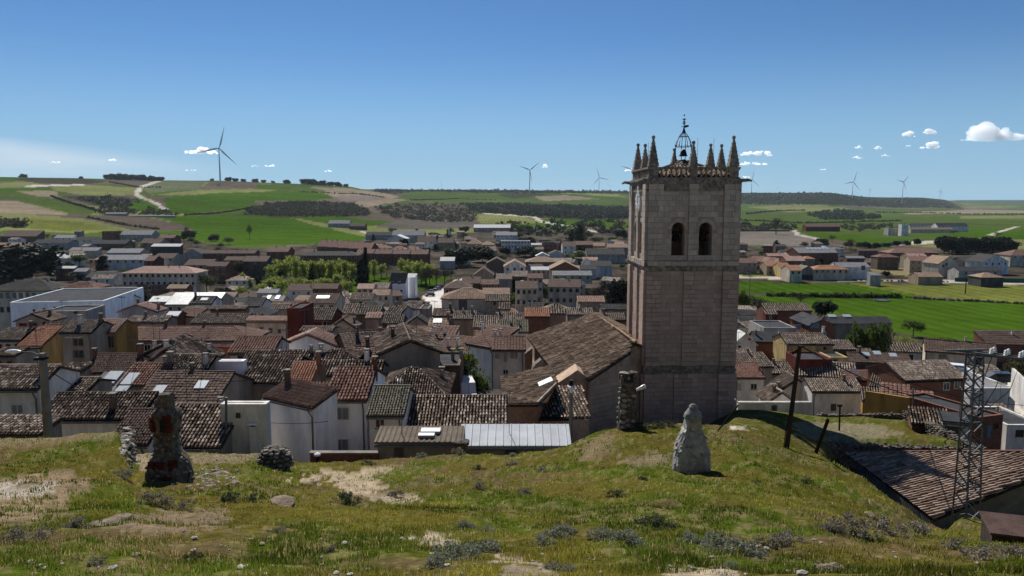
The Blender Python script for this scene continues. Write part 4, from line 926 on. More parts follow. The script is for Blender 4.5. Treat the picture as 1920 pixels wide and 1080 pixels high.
    if tiled:
        size = tsize * .8 if tsize else (.19 if d < 56 else .23 if d < 85 else .30 if d < 125 else .44)
        cover(ro, sl, (TILE if d < 64 else TILEM)[roof], style or {'red': 'roll', 'orange': 'roll', 'brown': 'flat', 'brownred': 'flat', 'tan': 'flat', 'green': 'roll', 'dark': 'flat', 'pink': 'roll'}.get(roof, 'barrel'), size, single)
        if lines:
            rg = MB()
            for l_ in lines: rg.tube(l_, .11, 6)
            rg.build('ridge', TILE[roof], ro)
    elif roof in ('corr', 'corrbrown', 'metal') and d < 120:
        for (O, u, v, n, ins, Lu, Lv) in sl:      # the corrugations
            nn = int(Lu / (.28 if roof != 'metal' else .42)); O, u, v, n = map(Vector, (O, u, v, n)); rbm = MB(); wd = .07 if roof != 'metal' else .035
            for i in range(nn):
                a = (i + .5) * Lu / nn; p = O + u * a; q = p + v * Lv
                rbm.add([p - u * wd, p + n * .05, p + u * wd, q - u * wd, q + n * .05, q + u * wd], [(0, 1, 4, 3), (1, 2, 5, 4), (0, 2, 1), (3, 4, 5)])
            tag(rbm.build('corrugation', FAR[roof], ro), kind='stuff')
    if d < 135 and t in 'gmh':
        MB().box(-hw - .1, hw + .1, -ov - .13, -ov - .01, he - .22, he - .12).build('gutter', STEEL if wall != 'brick' else BLACKM, root)
        sx_ = hw - .2 if Pe.x < 0 else -hw + .2; MB().tube([(sx_, -ov - .06, he - .2), (sx_, -.08, he - .7), (sx_, -.08, .2)], .05, 5).build('downpipe', STEEL, root)
    # openings
    def put(lx, lz, ww, hh, kind, y=0.0):
        if kind == 'shut':
            o = inst('window', WINF if near else WFAR, root, (lx, y - .03, lz), (0, 0, 0), (ww, 1, hh))
            inst('shutter', SHUTW, o)
        elif kind in ('door', 'blue', 'maroon'): inst('door', {'door': DOORU, 'blue': DOORB, 'maroon': MAROOND}[kind], root, (lx, y - .02, lz), (0, 0, 0), (ww, 1, hh))
        elif near:
            o = inst('window', WINFD if kind == 'dark' else WINF, root, (lx, y - .03, lz), (0, 0, 0), (ww, 1, hh)); inst('pane', PANE, o); inst('sill', SILL, o)
        else: inst('window', WFARD if kind == 'dark' else WFAR, root, (lx, y - .02, lz), (0, 0, 0), (ww, 1, hh))
    for wv in win:
        a, b, c, e_ = wv[:4]; sc = 1 / math.cos(R(yaw)); p0, p1 = P(a, c, d), P(b, e_, d)
        put(((p0.x + p1.x) / 2 - Pe.x) * sc, (p0.z + p1.z) / 2 - gz, abs(p1.x - p0.x) * sc, abs(p0.z - p1.z), wv[4] if len(wv) > 4 else 'w')
    if wn:
        nc, nr = wn[:2]; kd = wn[2] if len(wn) > 2 else 'w'; fl = (he - .2 - max(0, gtop - gz)) / nr; fl = min(fl, 3.2)
        for r_ in range(nr):
            for c_ in range(nc):
                hh = min(1.25, fl * .5); put(-hw + (c_ + .5) * w / nc, he - .45 - hh / 2 - r_ * fl, min(1.0, .5 * w / nc), hh, kd)
    # roof furniture
    def roofz(lx, ly):
        if t == 'g': return hr - abs(ly - dep / 2) * (hr - he) / (dep / 2)
        if t == 'm': return he + ly * (hr - he) / dep
        if t == 'f': return hr - abs(lx) * (hr - he) / hw
        if t == 'h': return min(hr, he + min(ly, dep - ly, lx + hw, hw - lx) * (hr - he) / (dep / 2))
        return he
    rn = random.Random(int(x0 * 31 + ye * 7))
    if ch is None: ch = rn.choice([0, 1, 1, 2]) if d < 330 and t != 'b' and cat == 'house' else 0
    if isinstance(ch, int): ch = [(rn.uniform(.12, .88), rn.uniform(.3, .7), rn.randrange(4)) for _ in range(ch)]
    for fx, fy, kx in ch:
        lx, ly = -hw + fx * w, fy * dep; s_ = rn.uniform(.6, .95)
        inst('chimney', CHIM[kx] if kx < 4 else PIPE, ro, (lx, ly, roofz(lx, ly) + .15), (0, 0, 0), (s_ * .72, s_ * .72, s_))
    for fx, fy, sw, sh in sky:
        lx, ly = -hw + fx * w, fy * dep; ang = math.atan2(hr - he, dep / 2 if t in 'gh' else dep)
        inst('skylight', SKYM, ro, (lx, ly, roofz(lx, ly) + .16), (ang, 0, 0), (sw, sh, 1))
    if not ant and d < 130 and t != 'b' and rn.random() < .5: ant = 1
    for i in range(ant):
        lx, ly = rn.uniform(-hw * .8, hw * .8), dep * rn.uniform(.4, .6); inst('antenna', ANT, ro, (lx, ly, roofz(lx, ly) + .1), (0, 0, rn.uniform(0, 3)))
    if dish:
        lx, ly = rn.uniform(-hw * .6, hw * .6), dep * .4; inst('satellite_dish', DISH, ro, (lx, ly, roofz(lx, ly) + .6), (R(70), 0, .3))
    return root
H = house
# ---- nearest row, just below the hillside ----
H(-75, 73, 727, 689, 'g', 46, 'lichen', 'white', 'white house at the left edge with mottled pale tile roof behind the street lamp', win=[(21, 47, 757, 784, 'shut')], ch=[(.9, .3, 1)], ant=1)
H(-60, 79, 812, 797, 'm', 36, 'lichen', 'plaster', 'low lean-to strip of old tiles at the left edge under the white house', cat='shed', name='shed', ch=0, tsize=.24)
H(76, 262, 783, 741, 'g', 41, 'old', 'white', 'low white house under the broad speckled roof right of the street lamp pole', win=[(108, 113, 794, 802)], ch=[(.68, .15, 3)], single=260, tsize=.23, yaw=1)
H(207, 278, 829, 773, 'g', 37.5, 'brown', 'white', 'small house with fine dark tiles between the dry stone wall and brick chimney ruin', ch=0, style='roll', tsize=.2)
H(279, 415, 834, 763, 'g', 38.5, 'lichen', 'plaster', 'house with bright speckled barrel tiles directly behind the brick chimney ruin', ch=[(.42, .9, 2)], single=220, tsize=.25)
H(413, 499, 763, 758, 'b', 40, 'slate', 'white', 'plain grey walled annex with one tiny window left of the tall rendered house', cat='annex', dep=.7, win=[(443, 451, 774, 782, 'dark')])
H(248, 398, 765, 701, 'g', 48, 'brown', 'plaster', 'house with large ribbed brown roof and two blue skylights behind the chimney ruin', sky=[(.20, .22, .75, .95), (.70, .29, .75, .95)], ch=[(.42, .55, 3)], ant=2, style='flat', tsize=.26)
H(226, 293, 720, 685, 'g', 53, 'red', 'cream', 'little cream house with clean red tiled roof beside the corrugated shed', win=[(234, 246, 724, 742, 'shut')], ch=0, tsize=.24)
H(160, 228, 744, 700, 'g', 51.5, 'corr', 'white', 'shed with grey corrugated roof and pale translucent panels beside the small red roof', cat='shed', name='shed', sky=[(.35, .35, 1.0, 1.6), (.9, .32, .8, 1.5), (.92, .08, .8, 1.0)], ch=0)
H(131, 162, 735, 712, 'g', 49, 'old', 'plaster', 'tiny old tiled outbuilding left of the grey corrugated shed', cat='outbuilding', name='outbuilding', ch=0)
H(157, 240, 697, 667, 'g', 58, 'brown', 'white', 'white house with finely gridded dark brown roof above the corrugated shed', ch=[(-.02, .4, 1), (.98, .5, 1)], ant=1, style='roll', tsize=.22)
H(112, 148, 700, 688, 'm', 56, 'old', 'plaster', 'narrow shaded roof squeezed between the left white house and dark brown roof', ch=0)
H(250, 390, 677, 643, 'f', 62, 'old', 'white', 'old white gabled farmhouse with lichen roof below the long pinkish roof', dep=8, ch=[(.2, .4, 2), (.9, .6, 2)], ant=2)
H(272, 352, 684, 660, 'f', 58, 'lichen', 'white', 'small white lean gable tucked in front of the old white farmhouse', dep=3, ch=[(.4, .3, 2)], win=[(284, 289, 677, 682, 'dark')])
H(303, 384, 699, 668, 'g', 55, 'old', 'plaster', 'old speckled roof between two square chimneys left of the blank white wall', ch=[(.1, .2, 0), (.92, .2, 2), (.05, .1, 0)])
H(392, 456, 681, 676, 'b', 57, 'slate', 'bright', 'blank white rendered building below the maroon wall', dep=.8)
H(346, 434, 653, 648, 'b', 69, 'slate', 'maroon', 'plain maroon rendered block below the long pinkish roof', dep=.8)
H(431, 512, 661, 634, 'g', 65, 'red', 'white', 'white house with pink streaked tile roof and wide garage opening', win=[(446, 462, 667, 675, 'dark')], ch=0, ant=1)
H(453, 542, 716, 670, 'g', 56, 'old', 'plaster', 'old speckled roof left of the small orange roof', ch=0, ant=1, yaw=-4)
H(541, 584, 713, 683, 'g', 52, 'orange', 'brown', 'small bright orange tiled roof between old speckled roofs', ch=[(1.02, .5, 1)], tsize=.22)
H(586, 712, 703, 680, 'g', 56.5, 'old', 'plaster', 'long low speckled roof right of the small orange roof', ch=[(.75, .5, 2)])
H(455, 590, 680, 660, 'g', 63, 'old', 'plaster', 'broad speckled roof in front of the blue-grey gable', ch=[(.9, .4, 0)])
H(588, 663, 676, 658, 'h', 63, 'old', 'white', 'low hipped speckled roof right of the blue-grey gable', ch=[(.1, .4, 2)])
H(524, 630, 650, 629, 'f', 71, 'pink', 'bright', 'wide blue-grey gable house with pale pink roof edges', dep=9, ch=0, ant=2)
H(476, 524, 640, 629, 'b', 73, 'slate', 'bluegrey', 'blue-grey flat annex with small window left of the wide gable', dep=1.0, win=[(513, 519, 637, 643, 'dark')])
H(716, 824, 663, 641, 'f', 61, 'old', 'plaster', 'grey-brown plastered gable house with two roof aerials in front of the church', dep=9, yaw=12, ant=2, ch=[(.25, .5, 3)])
H(655, 745, 655, 622, 'g', 69, 'brown', 'brown', 'large brown ribbed roof left of the plastered gable', yaw=24, ch=[(.3, .4, 3), (.75, .35, 3)], ant=1)
H(660, 705, 672, 652, 'g', 66, 'brownred', 'ochre', 'low ochre house with chimney in front of the brown ribbed roof', ch=[(.5, .5, 1)])
H(703, 832, 743, 693, 'h', 52.5, 'old', 'plaster', 'hipped brown speckled roof beside the parked white van', ch=[(.9, .6, 0)], sky=[(.3, .28, .5, .45)], tsize=.23)
# the tall rendered house, in three joined parts
H(490, 600, 752, 720, 'm', 45.5, 'brownred', 'bright', 'grey rendered house with one low sloping roof turned away', yaw=-34, ch=[(.05, .8, 3)], style='barrel', tsize=.26, single=0)
H(612, 687, 747, 693, 'g', 46.5, 'red', 'bright', 'tall grey house with bright red roll tiles and two shuttered windows', win=[(628, 656, 763, 787, 'shut'), (627, 655, 822, 848, 'shut')], ch=[(.97, .52, 1)], tsize=.27, single=260, yaw=-1)
H(567, 618, 757, 722, 'm', 48.5, 'red', 'bright', 'low red tiled link roof between the two grey rendered houses', ch=0, tsize=.27)
H(692, 756, 776, 728, 'g', 44, 'green', 'white', 'narrow white house with dull green tiles and one white window', win=[(704, 722, 785, 802)], ch=0, tsize=.2)
H(768, 947, 799, 746, 'g', 45.5, 'lichen', 'brick', 'broad barrel tile roof in alternating pale and dark tiles below the white van', single=300, tsize=.25, ch=0)
H(708, 864, 827, 803, 'm', 40.2, 'corrbrown', 'plaster', 'long low shed under weathered brown corrugated roof with dark doorway', cat='shed', name='shed', win=[(739, 757, 839, 862, 'door')], sky=[(.62, .55, 1.1, .5), (.58, .2, .9, .35)], ch=0)
H(866, 1066, 832, 799, 'm', 40.4, 'metal', 'plaster', 'long low shed under bright white ribbed metal roof', cat='shed', name='shed', win=[(947, 970, 844, 855, 'dark')], ch=0)
H(798, 862, 688, 683, 'b', 64, 'slate', 'brown', 'plain brown yard building left of the leafy tree', dep=6, ch=[(.72, .5, 0), (.98, .5, 0)])
H(815, 877, 665, 633, 'm', 80, 'brownred', 'cream', 'cream house with sloping brown roof and two pale chimneys', yaw=-18, ch=[(.25, .4, 2), (.55, .4, 2)])
H(876, 927, 648, 612, 'm', 78, 'brownred', 'bright', 'tall blank white party wall house left of the church', yaw=-40, ch=[(.8, .5, 2)])
H(924, 984, 655, 633, 'g', 75.5, 'brownred', 'white', 'cream house with brown window bands beside the church buttresses', win=[(944, 951, 659, 680, 'shut'), (928, 937, 661, 673, 'shut'), (956, 972, 659, 673, 'shut'), (943, 953, 693, 701)], ch=[(.05, .7, 2)], sky=())
H(762, 805, 632, 614, 'g', 92, 'tan', 'white', 'white house with flat tan roof split by a pale ridge line', ch=[(.55, .1, 1)], wn=(3, 1))
H(804, 842, 612, 599, 'g', 100, 'tan', 'brick', 'brick house with tan roof and one bright skylight', sky=[(.4, .3, 1.2, 1.2)], ch=[(.9, .5, 1)])
H(803, 850, 634, 612, 'm', 88, 'brownred', 'white', 'white house under reddish brown roof with two tall white chimneys', ch=[(.2, .2, 2), (.55, .3, 2)], yaw=-12)
# ---- left block ----
H(-10, 40, 637, 617, 'g', 76, 'old', 'white', 'white house with dark upstairs windows and old roof at the far left', wn=(3, 1, 'dark'), ch=[(.9, .5, 1)])
H(38, 80, 648, 614, 'g', 74, 'orange', 'yellow', 'cream yellow house with steep orange roof and single skylight', sky=[(.3, .75, .9, .8)], win=[(50, 77, 649, 659, 'dark')], ch=[(.05, .9, 1)])
H(72, 118, 624, 607, 'g', 78, 'old', 'dark', 'dark shaded house with glazed upper balcony', win=[(98, 106, 645, 657), (111, 117, 644, 656), (88, 95, 646, 658, 'dark')], ch=0)
H(116, 172, 623, 603, 'g', 74, 'old', 'plaster', 'grey-brown tall house with paired windows left of the ochre house', win=[(137, 146, 635, 648, 'dark'), (148, 156, 635, 648, 'dark'), (138, 147, 657, 670, 'dark'), (149, 157, 657, 670, 'dark')], ch=[(.95, .5, 3), (.4, .3, 2)])
H(173, 217, 622, 601, 'g', 77, 'pink', 'ochre', 'ochre house with striped pinkish roof left of the long roof', ch=0, wn=(2, 2, 'dark'))
H(-15, 30, 667, 655, 'g', 62, 'old', 'plaster', 'low shaded house at far left below the white upstairs windows', wn=(2, 1, 'dark'), ch=0)
H(186, 470, 638, 613, 'h', 82, 'brownred', 'pink', 'very long hipped house with pinkish brown roof and two roof chimneys', wn=(11, 2), ch=[(.36, .55, 3), (.62, .55, 3)], tsize=.32, style='flat')
H(462, 540, 602, 596, 'g', 98, 'pink', 'cream', 'cream two storey building with three square windows left of maroon block', win=[(487, 494, 613, 622, 'dark'), (504, 511, 615, 624, 'dark'), (521, 527, 617, 625, 'dark')], ch=[(.95, .5, 1)])
H(538, 565, 580, 578, 'b', 96, 'slate', 'maroon', 'narrow tall maroon block in the middle of the old town', dep=6)
H(562, 622, 600, 579, 'g', 104, 'old', 'maroon', 'maroon house with white framed windows under mottled roof', win=[(580, 587, 605, 613), (605, 613, 603, 613)], ch=[(.1, .3, 3)])
H(621, 664, 614, 600, 'f', 94, 'brown', 'stone', 'rubble stone gable house with small orange awning', dep=8, ch=[(.9, .5, 1)])
H(563, 622, 622, 615, 'g', 88, 'old', 'plaster', 'low mossy roof in front of the maroon house', ch=0)
H(616, 662, 648, 622, 'h', 78, 'dark', 'plaster', 'dark hipped roof right of the pale pink gable', ch=0)
H(222, 292, 585, 573, 'f', 112, 'pink', 'bluegrey', 'blue-grey gable house with pink striped roof above the long roof', dep=10, ch=[(.95, .5, 3), (.4, .5, 1)])
H(240, 312, 604, 594, 'g', 98, 'lichen', 'plaster', 'ruinous house with broken pale roof sheets behind the long roof', ch=[(.35, .4, 3)], cat='house')
H(300, 330, 600, 585, 'g', 105, 'brown', 'brick', 'brick house with brown roof and blue skylight', sky=[(.6, .3, 1.8, 1.4)], ch=0)
H(326, 372, 592, 578, 'm', 108, 'brownred', 'cream', 'cream blank walled house rising behind the brick house', yaw=-20, ch=0)
H(356, 397, 569, 557, 'g', 126, 'dark', 'white', 'white house with dark roof, bright skylight and one square window', sky=[(.55, .25, 1.2, .9)], win=[(383, 391, 576, 582, 'dark')], ch=[(.02, .5, 3)])
H(312, 406, 570, 549, 'g', 138, 'silver', 'plaster', 'long barn with bright silver mottled roof', cat='barn', name='barn', wn=(6, 1), ch=0)
H(280, 313, 565, 556, 'g', 140, 'silver', 'plaster', 'small barn end with dull silver roof left of the bright silver barn', cat='barn', name='barn', ch=0)
H(360, 480, 606, 590, 'g', 101, 'old', 'plaster', 'row of dark old roofs behind the right end of the long pinkish roof', ch=[(.3, .5, 3), (.85, .5, 2)])
H(395, 460, 580, 574, 'm', 122, 'old', 'brick', 'low brick outhouse right of the white house with skylight', ch=0)
H(456, 490, 574, 560, 'g', 133, 'dark', 'white', 'small white gable house with dark roof beside the silver barn', ch=0)
H(29, 92, 602, 590, 'f', 92, 'brown', 'pink', 'pink gabled house with three maroon garage doors', dep=9, win=[(36, 51, 606, 612, 'maroon'), (57, 69, 605, 611, 'maroon'), (80, 88, 603, 610, 'maroon')], ch=[(.8, .5, 3)])
H(84, 160, 585, 580, 'b', 104, 'slate', 'grey', 'grey rendered block with small dark windows before the big white building', dep=6, yaw=6, win=[(99, 106, 587, 591, 'dark'), (137, 144, 584, 588, 'dark'), (106, 112, 599, 605, 'dark')])
wb = H(27, 188, 567, 560, 'b', 122, 'slate', 'bright', 'big white windowless hall with sunken dark roof', dep=20, yaw=9, cat='hall', win=[(66, 70, 579, 585, 'dark'), (83, 87, 577, 583, 'dark'), (101, 105, 575, 581, 'dark')])
H(186, 209, 553, 541, 'g', 140, 'dark', 'ochre', 'deep ochre house beside the big white hall', win=[(190, 195, 562, 568), (190, 194, 575, 579)], ch=0)
H(206, 243, 563, 554, 'g', 136, 'old', 'white', 'low white house with two small windows right of the ochre house', wn=(3, 1, 'dark'), ch=[(.8, .5, 1)])
H(203, 246, 547, 536, 'g', 152, 'dark', 'grey', 'grey house with dark roof behind the low white house', wn=(3, 1, 'dark'), ch=0)
H(-30, 95, 545, 525, 'h', 165, 'dark', 'cream', 'long dark roofed apartment block below the big dark pine', wn=(10, 2, 'dark'), ch=[(.2, .6, 2), (.5, .6, 2), (.72, .6, 2)])
H(112, 178, 541, 529, 'h', 160, 'red', 'white', 'white house with dark red hipped roof behind the big white hall', wn=(5, 1), ch=0)
H(228, 366, 512, 499, 'h', 9.5, 'pink', 'cream', 'long cream school building with pinkish hipped roof and a row of windows', wn=(13, 2, 'dark'), cat='school', name='school', ch=[(.55, .5, 1), (.7, .5, 3)])
H(262, 312, 535, 527, 'b', 5, 'white', 'brick', 'low brick and white flat roofed pavilion before the cream school', dep=10, wn=(4, 1))
H(160, 228, 520, 510, 'g', 5, 'dark', 'dark', 'low dark open shed left of the cream school', cat='shed', name='shed', ch=0)
H(104, 140, 503, 499, 'm', 6, 'white', 'brick', 'dark brick house with white roof edge right of the dark pine', wn=(2, 2, 'dark'), ch=0)
H(138, 162, 509, 503, 'm', 5, 'corr', 'grey', 'pale shed beside the dark brick house with white roof edge', cat='shed', name='shed', ch=0)
H(185, 271, 487, 478, 'g', 6.5, 'corr', 'white', 'long white hall with grey roof behind the school', cat='hall', name='hall', wn=(6, 1, 'dark'), ch=0)
H(270, 288, 489, 480, 'g', 8, 'brownred', 'maroon', 'small maroon house at the right end of the long white hall', wn=(2, 1), ch=0)
H(287, 325, 484, 475, 'g', 6, 'brown', 'cream', 'cream house with brown roof right of the small maroon house', wn=(3, 1, 'dark'), ch=0)
H(95, 150, 484, 476, 'm', 5, 'white', 'white', 'shed with long bright white roof behind the pine', cat='shed', name='shed', ch=0)
H(283, 338, 462, 457, 'm', 6, 'white', 'dark', 'barn with two brilliant white roof strips in the far left quarter', cat='barn', name='barn', ch=0)
H(128, 183, 470, 464, 'm', 5, 'corr', 'grey', 'pale grey roofed barn among the left far yards', cat='barn', name='barn', ch=0)
H(200, 262, 474, 466, 'g', 5.5, 'corr', 'grey', 'grey barn right of the pale roofed barn', cat='barn', name='barn', ch=0)
H(100, 137, 446, 441, 'm', 7, 'corr', 'white', 'white two storey farmhouse on the far left edge of town', wn=(3, 2, 'dark'), ch=0)
H(139, 175, 450, 444, 'm', 6, 'slate', 'white', 'low white farm building right of the far white farmhouse', wn=(3, 1, 'dark'), ch=0)
H(191, 216, 434, 430, 'b', 9, 'slate', 'brick', 'square dark brick block on the far edge of town', dep=10, wn=(2, 2))
H(225, 284, 440, 432, 'g', 6, 'corr', 'grey', 'grey metal warehouse on the far edge right of the square brick block', cat='warehouse', name='warehouse', wn=(6, 1), ch=0)
H(0, 68, 443, 432, 'm', 6.5, 'brown', 'brown', 'long brown barn at the far left edge of town', cat='barn', name='barn', ch=0)
H(-20, 46, 463, 455, 'g', 6, 'tan', 'cream', 'cream warehouse with tan roof left of the dark pine', cat='warehouse', name='warehouse', wn=(5, 1, 'dark'), ch=0)
H(60, 128, 456, 449, 'g', 5, 'slate', 'grey', 'low dark roofed barn beyond the dark pine', cat='barn', name='barn', ch=0)
H(170, 236, 457, 450, 'g', 5, 'slate', 'brown', 'low dark brown barn at the far left quarter', cat='barn', name='barn', ch=0)
H(262, 300, 456, 447, 'g', 6, 'brown', 'plaster', 'far house with brown roof before the brown field', wn=(3, 1), ch=[(.5, .5, 3)])
H(296, 326, 446, 440, 'g', 6, 'brownred', 'brick', 'far brick villa beside the big green field', wn=(2, 2), ch=[(.5, .5, 1)])
H(340, 382, 478, 467, 'f', 7, 'dark', 'grey', 'grey gabled house left of the row of brick terraces', dep=10, ch=0)
H(380, 478, 475, 469, 'g', 8, 'brown', 'brick', 'long terrace of brown brick houses left of the park', wn=(9, 2), ch=[(.2, .5, 1), (.4, .5, 1), (.6, .5, 1), (.8, .5, 1)], cat='terrace', name='terrace')
H(345, 396, 497, 486, 'g', 7, 'brown', 'plaster', 'brown house facing the wide pale street left of the park', wn=(4, 2, 'dark'), ch=0)
H(420, 455, 488, 481, 'g', 9, 'brown', 'brick', 'tall brick house with pale window bands left of the park', wn=(2, 3), ch=0)
H(388, 424, 499, 491, 'g', 8, 'brown', 'brick', 'brick house with carport left of the pollard trees', wn=(3, 2), ch=0)
H(455, 500, 490, 480, 'g', 9, 'brown', 'dark', 'dark brick house beside the park trees', wn=(3, 2, 'dark'), ch=[(.5, .5, 3)])
H(500, 540, 472, 463, 'g', 8, 'brownred', 'brick', 'brick house group with steep roofs before the big green field', wn=(3, 2), ch=[(.3, .5, 1), (.7, .5, 1)])
# ---- middle: park side and the old centre ----
H(563, 671, 479, 471, 'h', 11, 'dark', 'brick', 'long dark apartment block behind the park trees', wn=(12, 2), cat='apartment block', name='apartment_block', ch=[(.2, .5, 3), (.8, .5, 3)])
for i in range(5):
    H(594 + i * 20, 616 + i * 20, 462 + i * 1.2, 450 + i * 1.2, 'g', 8, 'red', 'brick', ['leftmost', 'second', 'third', 'fourth', 'rightmost'][i] + ' red brick terrace house of the upper row behind the dark apartment block', group='upper row of red brick terraces', wn=(2, 2), ch=[(.05, .5, 1), (.5, .5, 1)], yaw=-8)
for i in range(4):
    H(672 + i * 30, 700 + i * 30, 464 + i * 2, 456 + i * 2.4, 'h', 7, 'red', 'brick', ['leftmost', 'second', 'third', 'rightmost'][i] + ' red roofed house of the terrace right of the dark apartment block', group='middle row of red roofed terraces', wn=(3, 1), ch=[(.2, .5, 1), (.5, .5, 1), (.8, .5, 1)])
for i in range(4):
    H(668 + i * 34, 700 + i * 34, 475 + i * .5, 467 + i * .3, 'g', 7, 'brownred', 'brick', ['leftmost', 'second', 'third', 'rightmost'][i] + ' brown roofed house of the lower terrace behind the cypress', group='lower row of brown roofed terraces', wn=(3, 1), ch=[(.2, .5, 1), (.5, .5, 1), (.8, .5, 1)])
H(690, 731, 482, 475, 'm', 4, 'white', 'grey', 'shed with glaring white roof behind the cypress', cat='shed', name='shed', ch=0)
H(770, 794, 482, 475, 'm', 4.5, 'white', 'grey', 'shed with white roof right of the lower terrace', cat='shed', name='shed', ch=0)
H(825, 852, 489, 482, 'm', 5, 'white', 'grey', 'grey box shed with white roof left of the dark round pine', cat='shed', name='shed', ch=0)
H(727, 762, 448, 441, 'f', 6, 'white', 'white', 'white round-shouldered barn on the far side of town', cat='barn', name='barn', dep=20, ch=0)
H(735, 795, 441, 432, 'g', 7, 'corr', 'grey', 'long grey farm shed beyond the white barn', cat='barn', name='barn', ch=0)
H(685, 735, 441, 435, 'g', 5, 'slate', 'grey', 'dark low farm shed left of the white barn', cat='barn', name='barn', ch=0)
H(782, 815, 453, 443, 'g', 6.5, 'brown', 'white', 'white far house with brown roof near the water tower', wn=(3, 1), ch=0)
H(876, 902, 457, 447, 'h', 7, 'tan', 'yellow', 'yellow square house with pyramid roof left of the long white houses', wn=(3, 2), ch=0)
H(902, 925, 459, 452, 'h', 5, 'tan', 'tan', 'small tan house right of the yellow square house', wn=(2, 1), ch=0)
H(820, 850, 455, 446, 'g', 6.5, 'brown', 'stone', 'stone far house between dark conifers', wn=(2, 2), ch=[(.5, .5, 0)])
H(888, 957, 427, 421, 'm', 6, 'white', 'pink', 'long pinkish farm building with white roof edge beyond the far conifers', cat='barn', name='barn', wn=(10, 1, 'dark'), ch=0)
H(930, 970, 441, 435, 'g', 6, 'corr', 'white', 'low white farm building below the white roof edge barn', wn=(5, 1, 'dark'), ch=0)
H(615, 655, 419, 413, 'g', 6, 'corr', 'grey', 'grey farmstead barn alone on the green slope', cat='barn', name='barn', wn=(4, 1, 'dark'), ch=0)
H(655, 684, 424, 418, 'g', 5, 'brown', 'brown', 'brown farmstead barn right of the lone grey barn', cat='barn', name='barn', ch=0)
H(197, 236, 400.5, 398.5, 'g', 3.2, 'corr', 'grey', 'pale grey farmstead on the left hillside below the track', cat='farm', name='farmhouse', ch=0)
H(240, 328, 404.6, 403.6, 'm', 2, 'corr', 'grey', 'long low farm wall building on the left hillside', cat='farm', name='farm_shed', ch=0)
# four storey white building
fb = H(729, 760, 530, 512, 'm', 292, 'dark', 'bright', 'four storey white and brick apartment building with tall blank side wall', cat='apartment building', name='apartment_building', yaw=-10, pitch=1.0, win=[(732, 738, 528, 533), (746, 752, 528, 533), (731, 737, 543, 548), (740, 745, 543, 548), (749, 755, 543, 548), (731, 737, 554, 559), (749, 755, 554, 559), (740, 744, 554, 560, 'dark')], ch=0)
H(760, 778, 520, 513, 'm', 296, 'white', 'bright', 'tall blank bluish white side wing of the apartment building', cat='apartment wing', name='apartment_wing', ch=0, yaw=-10)
H(697, 729, 553, 543, 'g', 230, 'tan', 'cream', 'cream house with tan roof left of the four storey building', wn=(3, 2, 'dark'), ch=0)
H(669, 700, 541, 532, 'g', 262, 'pink', 'cream', 'cream house with pinkish roof behind the low street houses', wn=(3, 1, 'dark'), ch=0)
H(700, 728, 541, 530, 'g', 270, 'old', 'brick', 'orange walled house with dark roof left of the four storey building', ch=0)
H(655, 698, 562, 551, 'g', 200, 'lichen', 'grey', 'low grey house with pale mottled roof on the street', wn=(3, 1, 'dark'), ch=0)
H(672, 712, 575, 564, 'h', 175, 'dark', 'grey', 'dark hipped roof on grey house below the street houses', ch=0)
H(586, 632, 541, 532, 'g', 245, 'brown', 'brick', 'brown brick house with three windows below the park', wn=(3, 1, 'dark'), ch=0)
H(576, 630, 569, 551, 'g', 182, 'brown', 'cream', 'cream house with ribbed brown roof and wide dormer', wn=(3, 1, 'dark'), sky=[(.45, .3, 3.2, 1.6)], ch=0)
H(482, 520, 549, 542, 'g', 205, 'corr', 'grey', 'grey arched roof workshop left of the cream dormer house', cat='workshop', name='workshop', ch=0)
H(488, 530, 564, 555, 'g', 180, 'corr', 'grey', 'grey workshop roof with two white skylights', sky=[(.3, .3, 1, 2), (.7, .3, 1, 2)], cat='workshop', name='workshop', ch=0)
H(497, 563, 578, 566, 'g', 160, 'brownred', 'plaster', 'long low brown roof before the grey workshops', ch=0)
H(500, 540, 580, 571, 'g', 150, 'lichen', 'plaster', 'rubbly pale roof before the long low brown roof', ch=0)
H(462, 500, 592, 575, 'h', 128, 'slate', 'pink', 'dark faceted roof behind the cream three window building', ch=0)
H(641, 674, 588, 572, 'g', 142, 'lichen', 'white', 'small pale roofed white house in the old centre', wn=(2, 1, 'dark'), ch=[(.9, .5, 3)])
H(668, 712, 590, 576, 'g', 140, 'old', 'brown', 'dark mottled roof right of the small pale roofed house', ch=0)
H(686, 714, 596, 587, 'm', 128, 'pink', 'pink', 'salmon coloured terrace house in the old centre', ch=0)
H(720, 752, 590, 574, 'g', 135, 'lichen', 'bluegrey', 'blue-grey house with pale rubbly roof in the old centre', yaw=-14, ch=[(.3, .5, 0)])
H(752, 792, 579, 565, 'm', 150, 'lichen', 'white', 'house with broken grey roof on long white wall beside the pale street', yaw=-24, ch=[(.9, .5, 3)])
H(786, 804, 580, 577, 'b', 140, 'slate', 'plaster', 'narrow grey tower-like house at the street bend', dep=6)
H(718, 755, 606, 592, 'g', 118, 'old', 'brick', 'brick gable house with lichen edges in the old centre', ch=0)
H(760, 804, 610, 595, 'f', 110, 'dark', 'plaster', 'dark gable with pale roof edges in the old centre', dep=8, ch=0)
H(724, 762, 626, 612, 'g', 98, 'tan', 'tan', 'plain tan roofed house left of the tan split roof', ch=0)
H(812, 850, 592, 580, 'g', 128, 'brown', 'brick', 'brick house with brown roof at the lower end of the pale street', ch=[(.8, .5, 3)])
H(850, 892, 598, 586, 'g', 122, 'lichen', 'plaster', 'rubbly roofed house right of the pale street end', ch=[(.4, .5, 2), (.8, .5, 0)])
H(888, 935, 614, 594, 'g', 112, 'lichen', 'yellow', 'pale rubble roof house behind the white party wall', ch=[(.9, .6, 3)])
H(930, 985, 606, 588, 'g', 120, 'lichen', 'brick', 'speckled roof house left of the nave roof', ch=[(.1, .5, 3)])
